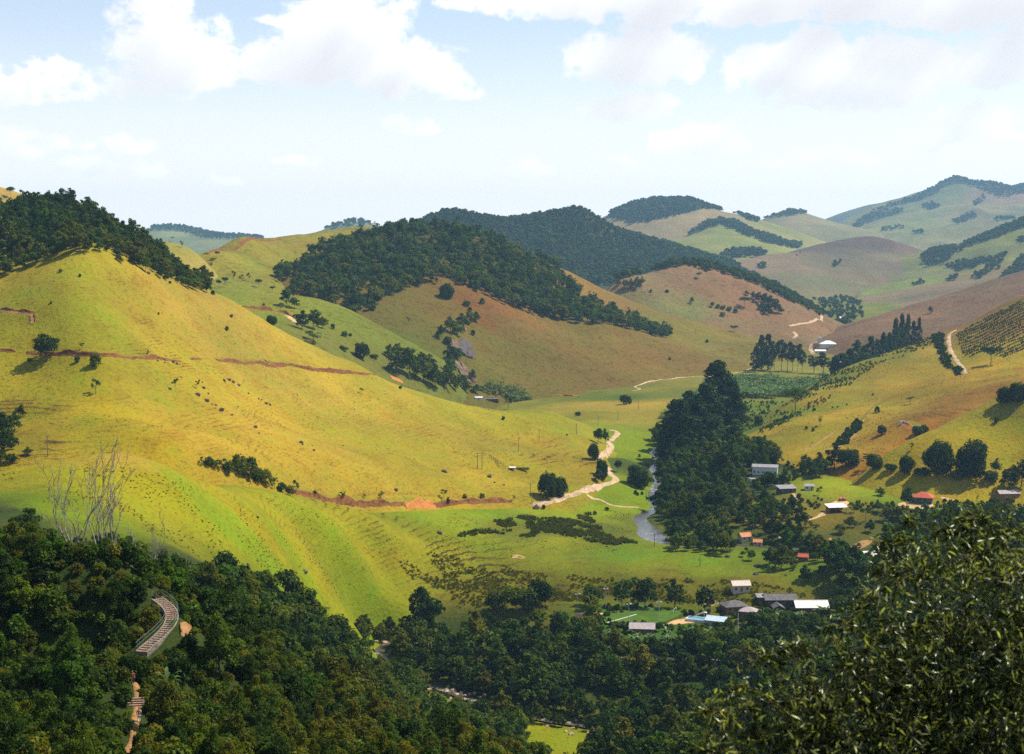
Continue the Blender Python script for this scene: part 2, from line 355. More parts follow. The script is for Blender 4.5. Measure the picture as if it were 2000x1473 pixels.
FARC = [V(1600, 470, 7350), V(1640, 442, 7500), V(1700, 412, 7500), V(1750, 396, 7500), V(1800, 376, 7500), V(1845, 353, 7500), V(1868, 343, 7500), V(1890, 349, 7500), V(1930, 360, 7500), V(1965, 366, 7500), V(2000, 362, 7500), V(2150, 380, 7500), V(1640, 462, 6450), V(1720, 440, 6675), V(1740, 430, 6825), V(1820, 402, 6975), V(1780, 425, 6600),
        V(1900, 400, 6825), V(1950, 395, 6750), V(2000, 397, 6600), V(1800, 450, 6150), V(1900, 440, 6075), V(1850, 425, 6375), V(2000, 440, 5700), V(1700, 472, 5925), V(1850, 477, 5550), H(1650, 5250, -100), H(1850, 5025, -85), H(2100, 4800, -40), H(1700, 9000, -85), H(1900, 9450, -10), H(2300, 9000, -10), H(2300, 6300, 80), H(1500, 6900, -100)]
FARD = [V(1590, 440, 9100), V(1650, 413, 9100), V(1690, 401, 9100), V(1750, 391, 9100), V(1800, 395, 9100), H(1550, 7800, -84), H(1800, 8060, -84), H(1600, 11050, -84), H(1850, 11050, -84), H(1500, 9100, -84), H(1950, 9100, -6)]
PURPLE = [V(1450, 511, 3712), V(1500, 499, 3840), V(1600, 479, 4032), V(1650, 469, 4096), V(1710, 464, 4096), V(1760, 476, 4096), V(1800, 489, 4032), V(1840, 506, 3904), V(1870, 522, 3840), V(1480, 531, 3520), V(1550, 566, 3328), V(1600, 576, 3328), V(1700, 577, 3392), V(1800, 560, 3520), V(1650, 521, 3712), V(1750, 532, 3661), V(1720, 492, 3942), V(1690, 505, 3827),
          V(1560, 520, 3648), H(1450, 3328, -110), H(1500, 3200, -115), H(1650, 3110, -130), H(1800, 3200, -120), H(1600, 4800, -80), H(1800, 4736, -95), H(1400, 3968, -95), H(1950, 3840, -80)]
RIGHTFAR = [V(1790, 497, 3840), V(1850, 486, 3840), V(1950, 452, 3776), V(2000, 432, 3776), V(2150, 400, 3776), V(1850, 522, 3520), V(1950, 502, 3430), V(2000, 487, 3392), V(1900, 526, 3290), V(1780, 556, 3277), V(1720, 570, 3226), V(1690, 584, 3136), V(2000, 532, 3072), V(1880, 552, 3136), V(1800, 580, 3072), V(2150, 470, 3328),
            H(1650, 2880, -135), H(1900, 2752, -115), H(2150, 2752, -95), H(1850, 4480, -82), H(2150, 4608, -6), H(1700, 3712, -80), H(2350, 3584, 71), V(1920, 490, 3558)]
PLUM = [V(2000, 532, 2000), V(1900, 564, 2000), V(1800, 594, 2000), V(1700, 624, 2000), V(1650, 643, 1950), V(2150, 495, 2000), V(1700, 652, 1800), V(1800, 642, 1800), V(1850, 640, 1750), V(2000, 582, 1800), V(1900, 600, 1880), H(1620, 1720, -140), H(1850, 1580, -125), H(2100, 1580, -90), H(1650, 2300, -125), H(1900, 2400, -95), H(2150, 2350, -50), H(1580, 2000, -130), H(2300, 1900, 0)]
RIGHT = [V(1440, 882, 1000), V(1500, 832, 1050), V(1560, 782, 1150), V(1640, 727, 1250), V(1740, 684, 1300), V(1850, 652, 1320), V(1900, 628, 1350), V(2000, 580, 1400), V(2150, 520, 1420), V(1550, 832, 1020), V(1600, 872, 955), V(1700, 872, 935), V(1650, 802, 1055), V(1750, 782, 1085), V(1750, 722, 1200), V(1850, 722, 1155), V(1850, 682, 1240),
         V(1900, 722, 1125), V(1950, 702, 1150), V(2000, 662, 1210), V(2000, 742, 1000), V(1800, 832, 935), V(1740, 892, 895), V(1600, 892, 925), V(1500, 890, 960), V(1900, 780, 985), H(1500, 870, -160), H(1750, 800, -160), H(2000, 850, -140), H(2200, 1000, -95), H(1500, 1280, -150), H(1600, 1450, -140), H(1800, 1560, -125), H(2050, 1650, -85), H(1380, 1120, -165), H(1400, 900, -165), H(2350, 1450, -20)]
RIGHTNEAR = [V(1740, 894, 862), V(1800, 863, 862), V(1850, 840, 870), V(1920, 806, 880), V(2000, 770, 880), V(2150, 715, 880), V(1780, 912, 845), V(1900, 902, 835), V(2000, 905, 825), V(1900, 860, 855), V(2000, 840, 855), H(1680, 800, -155), H(1900, 780, -152), H(2080, 770, -142), H(1780, 960, -145), H(2000, 1010, -118), H(2250, 850, -60), H(1660, 900, -155)]
HORIZ = [V(200, 470, 7150), V(270, 451, 7150), V(340, 446, 7150), V(400, 456, 7150), V(440, 464, 7150), V(520, 468, 7280), V(330, 475, 6500), V(400, 488, 6240), V(640, 446, 5850), V(685, 437, 5850), V(720, 442, 5850), V(780, 460, 5980), V(580, 462, 6110), H(100, 6110, -84), H(500, 5590, -97), H(700, 5070, -71), H(900, 5850, -84), H(50, 7280, -6), H(200, 8450, -84), H(700, 7800, -58), H(1000, 6760, -84), V(0, 475, 7540)]

SURF = {}
HILLS = []
ALL_V, ALL_F, OFF = [], [], 0
def add_patch(name, pts, res, c=30.0, relief=(0, 60), floor=25.0, rect=None, label=None):
    global OFF
    s = Surf(pts, c=c, lam=0.0, drop=0.0 if name == 'valley_floor' else 0.6)
    P = s.P
    if rect is None:
        x0, y0 = P[:, :2].min(0) - s.margin; x1, y1 = P[:, :2].max(0) + s.margin
    else:
        x0, y0, x1, y1 = rect
    nx, ny = int((x1 - x0) / res) + 2, int((y1 - y0) / res) + 2
    X, Y = np.meshgrid(x0 + np.arange(nx) * res, y0 + np.arange(ny) * res)
    Z = s(X, Y)
    amp, sc = relief
    if amp:
        f1 = fbm(X + OFF * 0.013, Y, sc, 5, 0.45)
        if name in ('mountain', 'ridge_hill', 'round_hill', 'distant_hill', 'bare_hill', 'brown_hill', 'distant_cone_hill'):
            f1 = 0.45 * f1 + 0.9 * (0.45 - np.abs(fbm(X * 1.0 + 700, Y * 0.7, sc * 0.9, 4, 0.42)))   # spurs with creases between them
        Z = Z + amp * f1
    return s, X, Y, Z, nx, ny
ground = Surf(GROUND, c=14.0, drop=0.0)
def seg_dist(X, Y, line):
    """distance to a polyline and the height of the nearest point on it"""
    best = np.full(X.shape, 1e9); zz = np.zeros(X.shape)
    for p, q in zip(line[:-1], line[1:]):
        e = q[:2] - p[:2]
        t = np.clip(((X - p[0]) * e[0] + (Y - p[1]) * e[1]) / (e @ e + 1e-9), 0, 1)
        d = np.hypot(X - p[0] - t * e[0], Y - p[1] - t * e[1])
        m = d < best
        best = np.where(m, d, best); zz = np.where(m, p[2] + t * (q[2] - p[2]), zz)
    return best, zz
def spline(line, step):
    """Catmull-Rom through the points, resampled every step metres"""
    L = np.array(line, float)
    L = np.vstack([2 * L[0] - L[1], L, 2 * L[-1] - L[-2]])
    out = []
    for i in range(1, len(L) - 2):
        n = max(2, int(np.linalg.norm(L[i + 1] - L[i]) / step) + 1)
        t = (np.arange(n) / n)[:, None]
        a, b, c_, d = L[i - 1], L[i], L[i + 1], L[i + 2]
        out.append(0.5 * (2 * b + (c_ - a) * t + (2 * a - 5 * b + 4 * c_ - d) * t ** 2 + (3 * b - a - 3 * c_ + d) * t ** 3))
    out.append(L[-2][None])
    return np.vstack(out)
RIVER = spline(WATER, 6.0)
RIVER_W = 4.3
def base_z(X, Y):
    Z = ground(X, Y)
    near = (Y > 420) & (Y < 1200)
    amp = np.clip((Y - 60) / 200.0, 0, 1)
    Z = Z + amp * 0.8 * fbm(X, Y, 38.0, 5, 0.5)
    d, zr = seg_dist(X, Y, RIVER[::3])
    pz = np.array(V(1268, 1045, 755))
    d = d - 4.0 * np.exp(-((X - pz[0]) ** 2 + (Y - pz[1]) ** 2) / 22.0 ** 2)
    k = np.clip((RIVER_W + 14 - d) / 14.0, 0, 1); k = k * k * (3 - 2 * k)
    bed = zr - 1.6 + np.clip((d - RIVER_W + 3) / 5.0, 0, 1) * 1.9
    return np.where(k > 0, Z * (1 - k) + np.minimum(bed, Z + 2) * k, Z)

def finish_patch(name, X, Y, Z, nx, ny, keep=None):
    global OFF
    verts = np.c_[X.ravel(), Y.ravel(), Z.ravel()]
    f = grid_faces(nx, ny, keep)
    used = np.unique(f); remap = np.full(len(verts), -1); remap[used] = np.arange(len(used))
    verts, f = verts[used], remap[f]
    me = mesh_np(name, verts, f)
    me.polygons.foreach_set('use_smooth', np.ones(len(f), bool))
    ob = bpy.data.objects.new(name, me)
    COL.objects.link(ob)
    ob['kind'] = 'structure'
    HILLS.append((name, ob, verts, f))
    ALL_V.append(verts); ALL_F.append(f + OFF); OFF += len(verts)
    return ob

# ground: one sheet, fine near, coarser far
def axis(stops):
    out = [stops[0][0]]
    for (a, r0), (b, r1) in zip(stops[:-1], stops[1:]):
        n = max(1, int(round((b - a) / ((r0 + r1) / 2))))
        t = np.linspace(0, 1, n + 1)[1:]
        out += list(a + (b - a) * (t * (2 * r0 / (r0 + r1)) + t * t * (1 - 2 * r0 / (r0 + r1))))
    return np.array(out)
gx = axis([(-9000, 700), (-1400, 50), (-420, 4.5), (-260, 2.6), (300, 2.6), (480, 5), (1400, 50), (9000, 700)])
gy = axis([(-2500, 250), (-300, 40), (-40, 6), (100, 3.0), (420, 2.6), (900, 2.6), (1300, 6), (2600, 25), (5000, 120), (11500, 900)])
GX, GY = np.meshgrid(gx, gy)
GZ = base_z(GX, GY)
GZ = np.where(np.hypot(GX, GY) > 9000, np.clip(GZ, -120, 0), GZ)
finish_patch('valley_floor', GX, GY, GZ, len(gx), len(gy))
SPEC = [('near_left_hill', LEFT, 2.0, 22.0, (2.0, 52)), ('far_left_hill', FARLEFT, 6.0, 40.0, (1.5, 80)), ('green_hill', GREEN, 5.0, 40.0, (4.5, 100)), ('wooded_hill', MID, 4.0, 35.0, (3.0, 80)),
        ('far_wooded_hill', BLUE, 10.0, 34.0, (5, 160)), ('brown_hill', BROWN, 5.0, 40.0, (3.2, 90)), ('distant_hill', FARA, 12.0, 70.0, (10, 230)), ('distant_cone_hill', FARB, 18.0, 120.0, (6, 300)),
        ('mountain', FARC, 13.0, 80.0, (36, 420)), ('far_mountain', FARD, 30.0, 200.0, (10, 500)), ('round_hill', PURPLE, 9.0, 60.0, (7, 190)), ('ridge_hill', RIGHTFAR, 8.0, 50.0, (9, 150)),
        ('bare_hill', PLUM, 6.0, 45.0, (4.5, 110)), ('right_hill', RIGHT, 2.6, 25.0, (2.2, 50)), ('near_right_hill', RIGHTNEAR, 2.2, 22.0, (1.1, 45)), ('horizon_hill', HORIZ, 30.0, 150.0, (8, 400))]
for name, pts, res, c, rel in SPEC:
    s, X, Y, Z, nx, ny = add_patch(name, pts, res, c, rel)
    SURF[name] = s
    under = ground(X, Y) - 6.0
    finish_patch(name, X, Y, Z, nx, ny, (Z > under).ravel())
BVH = BVHTree.FromPolygons(np.vstack(ALL_V).tolist(), np.vstack(ALL_F).tolist(), all_triangles=False, epsilon=0.0)
def at(u, v):
    """the ground point seen at a photo pixel, and its normal"""
    d = Vector(ray(u, v)).normalized()
    loc, nor, idx, dist = BVH.ray_cast(Vector((0, 0, 0)), d)
    return (loc, nor) if loc is not None else (None, None)
def drop(x, y):
    loc, nor, idx, dist = BVH.ray_cast(Vector((x, y, 3000)), Vector((0, 0, -1)))
    return (loc, nor)
def visible(p, lift=0.0):
    q = Vector((p[0], p[1], p[2] + lift))
    loc, nor, idx, dist = BVH.ray_cast(Vector((0, 0, 0)), q.normalized())
    return loc is None or dist > q.length - 1.0
# ------------------------------------------------------------------ materials
MATS = {}
def material(name):
    m = bpy.data.materials.new(name); m.use_nodes = True
    m.node_tree.nodes.clear()
    t = NT(m.node_tree)
    out = t.n('ShaderNodeOutputMaterial')
    MATS[name] = m
    return m, t, out
def principled(t, out, col, rough=0.8, bump=None, metal=0.0, spec=0.3):
    b = t.n('ShaderNodeBsdfPrincipled')
    t.put(b.inputs['Base Color'], rgba(col)); t.put(b.inputs['Roughness'], rough); t.put(b.inputs['Metallic'], metal)
    t.put(b.inputs['Specular IOR Level'], spec)
    if bump is not None:
        t.put(b.inputs['Normal'], bump)
    t.t.links.new(b.outputs[0], out.inputs[0])
    return b
def bump_of(t, h, dist, strength=1.0, prev=None):
    b = t.n('ShaderNodeBump')
    t.put(b.inputs['Height'], h); t.put(b.inputs['Distance'], dist); t.put(b.inputs['Strength'], strength)
    if prev is not None:
        t.put(b.inputs['Normal'], prev)
    return b.outputs[0]
def plain(name, col, rough=0.8, var=0.25, scale=1.5, dirt=None, spec=0.3, metal=0.0, bump=0.0):
    """a painted or mineral surface with uneven tone"""
    m, t, out = material(name)
    gpos = t.n('ShaderNodeTexCoord').outputs['Object']
    n1 = t.noise(gpos, scale, 6, 0.6)
    c = t.mix(t.smooth(n1, 0.3, 0.7), tuple(x * (1 - var) for x in col), tuple(min(1, x * (1 + var)) for x in col))
    if dirt:
        n2 = t.noise(t.vmath('MULTIPLY', gpos, (1, 1, 0.25)), scale * 0.7, 5, 0.65)
        c = t.mix(t.math('MULTIPLY', t.smooth(n2, 0.5, 0.72), 0.7), c, dirt)
    b = bump_of(t, n1, bump) if bump else None
    principled(t, out, c, rough, b, metal, spec)
    return m

# grassland: colour comes from the 'tint' attribute (the grass of that slope), the rest is relief, wear and painted shade on the terrace risers
def grass_material(name, spacing=1.5, fine=1.0, depth=0.55):
    m, t, out = material(name)
    pos = t.n('ShaderNodeNewGeometry').outputs['Position']
    at_ = t.n('ShaderNodeAttribute', attribute_name='tint')
    tint, terr = at_.outputs['Color'], at_.outputs['Alpha']
    big = t.noise(pos, 0.011 * fine, 5, 0.6)
    mid = t.noise(pos, 0.06 * fine, 6, 0.62)
    small = t.noise(pos, 0.42 * fine, 6, 0.68)
    tiny = t.noise(t.vmath('MULTIPLY', pos, (1.0, 1.0, 1.6)), 1.1 * fine, 4, 0.7)
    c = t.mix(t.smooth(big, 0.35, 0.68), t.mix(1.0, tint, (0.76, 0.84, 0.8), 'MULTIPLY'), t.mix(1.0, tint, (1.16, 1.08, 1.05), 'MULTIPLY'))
    c = t.mix(t.math('MULTIPLY', t.smooth(mid, 0.48, 0.66), 0.6), c, t.mix(1.0, c, (0.90, 0.76, 0.66), 'MULTIPLY'))
    c = t.mix(t.math('MULTIPLY', t.smooth(mid, 0.48, 0.32), 0.8), c, t.mix(1.0, c, (0.86, 1.06, 0.8), 'MULTIPLY'))
    c = t.mix(t.math('MULTIPLY', t.smooth(small, 0.50, 0.68), 0.75), c, t.mix(1.0, c, (0.46, 0.50, 0.4), 'MULTIPLY'))
    c = t.mix(t.math('MULTIPLY', t.smooth(tiny, 0.52, 0.68), 0.7), c, t.mix(1.0, c, (0.38, 0.44, 0.34), 'MULTIPLY'))
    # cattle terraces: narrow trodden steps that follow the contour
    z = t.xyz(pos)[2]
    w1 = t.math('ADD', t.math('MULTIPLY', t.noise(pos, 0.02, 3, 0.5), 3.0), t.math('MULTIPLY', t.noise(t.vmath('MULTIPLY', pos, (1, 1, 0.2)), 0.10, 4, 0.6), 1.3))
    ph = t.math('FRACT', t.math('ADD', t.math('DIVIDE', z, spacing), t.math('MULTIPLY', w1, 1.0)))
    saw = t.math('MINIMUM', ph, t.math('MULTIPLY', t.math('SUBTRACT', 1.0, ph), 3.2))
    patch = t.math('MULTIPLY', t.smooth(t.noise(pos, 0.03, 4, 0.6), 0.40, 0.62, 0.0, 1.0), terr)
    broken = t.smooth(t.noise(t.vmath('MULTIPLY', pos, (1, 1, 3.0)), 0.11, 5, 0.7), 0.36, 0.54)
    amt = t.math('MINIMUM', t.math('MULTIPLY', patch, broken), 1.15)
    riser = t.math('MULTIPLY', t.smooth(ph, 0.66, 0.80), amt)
    c = t.mix(t.math('MULTIPLY', riser, 0.9, clamp=True), c, t.mix(0.6, t.mix(1.0, c, (0.35, 0.35, 0.35), 'MULTIPLY'), (0.06, 0.032, 0.012)))  # shade of the risers put into the colour, with bare soil mixed in
    h = t.math('MULTIPLY', t.math('MULTIPLY', saw, amt), depth * spacing)
    h = t.math('ADD', h, t.math('MULTIPLY', small, 0.9 / fine))
    h = t.math('ADD', h, t.math('MULTIPLY', tiny, 0.4 / fine))
    b = bump_of(t, h, 1.0)
    principled(t, out, c, 0.95, b, 0.0, 0.08)
    return m
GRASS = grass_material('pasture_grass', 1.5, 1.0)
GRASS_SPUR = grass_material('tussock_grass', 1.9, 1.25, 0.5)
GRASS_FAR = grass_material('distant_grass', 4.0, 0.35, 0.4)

def soil_material(name, a, b_, scale=0.8, grassy=None):
    m, t, out = material(name)
    pos = t.n('ShaderNodeNewGeometry').outputs['Position']
    n1 = t.noise(pos, scale, 7, 0.65); n2 = t.noise(pos, scale * 0.22, 5, 0.6)
    c = t.mix(t.smooth(n1, 0.32, 0.68), a, b_)
    c = t.mix(t.math('MULTIPLY', t.smooth(n2, 0.5, 0.7), 0.5), c, tuple(x * 0.6 for x in a))
    if grassy:
        n3 = t.noise(pos, scale * 0.55, 6, 0.7)
        c = t.mix(t.smooth(n3, 0.56, 0.66), c, grassy)
    principled(t, out, c, 0.95, bump_of(t, n1, 0.5), 0.0, 0.1)
    return m
ROAD = soil_material('dirt_road', (0.34, 0.225, 0.125), (0.50, 0.36, 0.23), 0.35, (0.17, 0.14, 0.03))
PATH = soil_material('red_path', (0.24, 0.125, 0.045), (0.36, 0.20, 0.085), 0.9, (0.10, 0.085, 0.016))
CUT = soil_material('red_soil', (0.115, 0.045, 0.015), (0.23, 0.095, 0.032), 0.6, (0.06, 0.055, 0.010))
SLIP = soil_material('orange_soil', (0.36, 0.125, 0.03), (0.48, 0.20, 0.055), 0.5)
EARTH = soil_material('bare_earth', (0.40, 0.25, 0.11), (0.52, 0.34, 0.17), 0.3)
ROCKM = soil_material('dark_rock', (0.055, 0.045, 0.042), (0.13, 0.105, 0.10), 0.9)
ROCKF = soil_material('cliff_rock', (0.10, 0.065, 0.045), (0.20, 0.13, 0.085), 0.22, (0.06, 0.06, 0.02))
CONCRETE_EARTH = soil_material('stained_concrete', (0.20, 0.165, 0.13), (0.29, 0.24, 0.19), 0.6)
RIVROCK = soil_material('river_rock', (0.34, 0.21, 0.15), (0.50, 0.34, 0.26), 0.9)

# river water with broken white water where the bed is steep, and a painted glint at the wide pool
m, t, out = material('river_water')
pos = t.n('ShaderNodeNewGeometry').outputs['Position']
foam_a = t.n('ShaderNodeAttribute', attribute_name='foam').outputs['Fac']
n1 = t.noise(t.vmath('MULTIPLY', pos, (1, 1, 0)), 0.35, 6, 0.7, 0.6); n2 = t.noise(pos, 1.3, 4, 0.7)
fm = t.math('MULTIPLY', t.smooth(t.math('ADD', t.math('MULTIPLY', n1, 0.7), t.math('MULTIPLY', n2, 0.3)), 0.53, 0.64), foam_a)
b = principled(t, out, t.mix(fm, t.mix(t.smooth(n1, 0.35, 0.65), (0.055, 0.05, 0.03), (0.09, 0.075, 0.045)), (0.72, 0.72, 0.70)), 0.1, bump_of(t, t.math('ADD', t.noise(pos, 0.8, 5, 0.6), t.math('MULTIPLY', n1, 1.5)), 0.07), 0.0, 0.5)
t.put(b.inputs['Roughness'], t.ramp(fm, 0, 1, 0.09, 0.8))
RIVERM = m

# leaves: reflect and let light through; every clump and every tree a little different
def leaf_material(name, dark, light, warm, trans=0.35, gloss=0.015, rough=0.5, bias=1.0):
    m, t, out = material(name)
    gm = t.n('ShaderNodeNewGeometry')
    oi = t.n('ShaderNodeObjectInfo')
    isl, rnd = gm.outputs['Random Per Island'], oi.outputs['Random']
    isl = t.math('POWER', isl, bias)
    r2 = t.math('FRACT', t.math('MULTIPLY', rnd, 7.31))
    c = t.mix(isl, dark, light)
    c = t.mix(t.smooth(rnd, 0.45, 1.0), c, t.mix(isl, tuple(x * 0.7 for x in warm), warm))
    c = t.mix(1.0, c, t.comb(t.ramp(r2, 0, 1, 0.62, 1.35), t.ramp(r2, 0, 1, 0.65, 1.28), t.ramp(r2, 0, 1, 0.75, 1.2)), 'MULTIPLY')
    d = t.n('ShaderNodeBsdfDiffuse'); t.put(d.inputs[0], c)
    tr = t.n('ShaderNodeBsdfTranslucent'); t.put(tr.inputs[0], t.mix(1.0, c, (1.15, 1.25, 0.5), 'MULTIPLY'))
    gl = t.n('ShaderNodeBsdfGlossy'); gl.inputs['Roughness'].default_value = rough; t.put(gl.inputs[0], (0.35, 0.4, 0.3, 1))
    m1 = t.n('ShaderNodeMixShader'); m1.inputs[0].default_value = trans
    m2 = t.n('ShaderNodeMixShader'); m2.inputs[0].default_value = gloss
    t.t.links.new(d.outputs[0], m1.inputs[1]); t.t.links.new(tr.outputs[0], m1.inputs[2])
    t.t.links.new(m1.outputs[0], m2.inputs[1]); t.t.links.new(gl.outputs[0], m2.inputs[2])
    t.t.links.new(m2.outputs[0], out.inputs[0])
    return m
LEAF = leaf_material('broad_leaves', (0.017, 0.038, 0.003), (0.072, 0.118, 0.008), (0.110, 0.128, 0.008), 0.42)
LEAF_DARK = leaf_material('dark_leaves', (0.010, 0.025, 0.003), (0.040, 0.076, 0.007), (0.055, 0.092, 0.007), 0.40)
LEAF_WARM = leaf_material('yellowish_leaves', (0.040, 0.052, 0.004), (0.115, 0.128, 0.009), (0.150, 0.140, 0.010), 0.4)
LEAF_FRESH = leaf_material('fresh_leaves', (0.024, 0.062, 0.004), (0.075, 0.150, 0.009), (0.115, 0.160, 0.008), 0.42)
LEAF_BANANA = leaf_material('banana_leaves', (0.05, 0.10, 0.028), (0.14, 0.23, 0.075), (0.12, 0.18, 0.045), 0.35, 0.06, 0.4)
LEAF_GUM = leaf_material('gum_leaves', (0.014, 0.022, 0.002), (0.62, 0.62, 0.15), (0.62, 0.60, 0.15), 0.55, 0.10, 0.32, bias=4.2)  # sun glints painted as a few very pale leaves among darkened ones
TUSSOCK = leaf_material('tussock_blades', (0.09, 0.10, 0.005), (0.19, 0.19, 0.008), (0.22, 0.18, 0.01), 0.45, 0.01)
ROUGH = leaf_material('rough_grass_blades', (0.055, 0.058, 0.003), (0.15, 0.145, 0.006), (0.18, 0.15, 0.008), 0.42, 0.01)
REED = leaf_material('reed_blades', (0.055, 0.072, 0.008), (0.12, 0.135, 0.014), (0.15, 0.13, 0.018), 0.4, 0.01)
BARK = plain('bark', (0.11, 0.085, 0.06), 0.9, 0.4, 2.0)
BARK_BARE = plain('bare_bark', (0.25, 0.215, 0.17), 0.9, 0.3, 1.2, (0.12, 0.09, 0.06))
BARK_PALE = plain('pale_bark', (0.42, 0.36, 0.28), 0.85, 0.3, 1.2, (0.16, 0.12, 0.08))

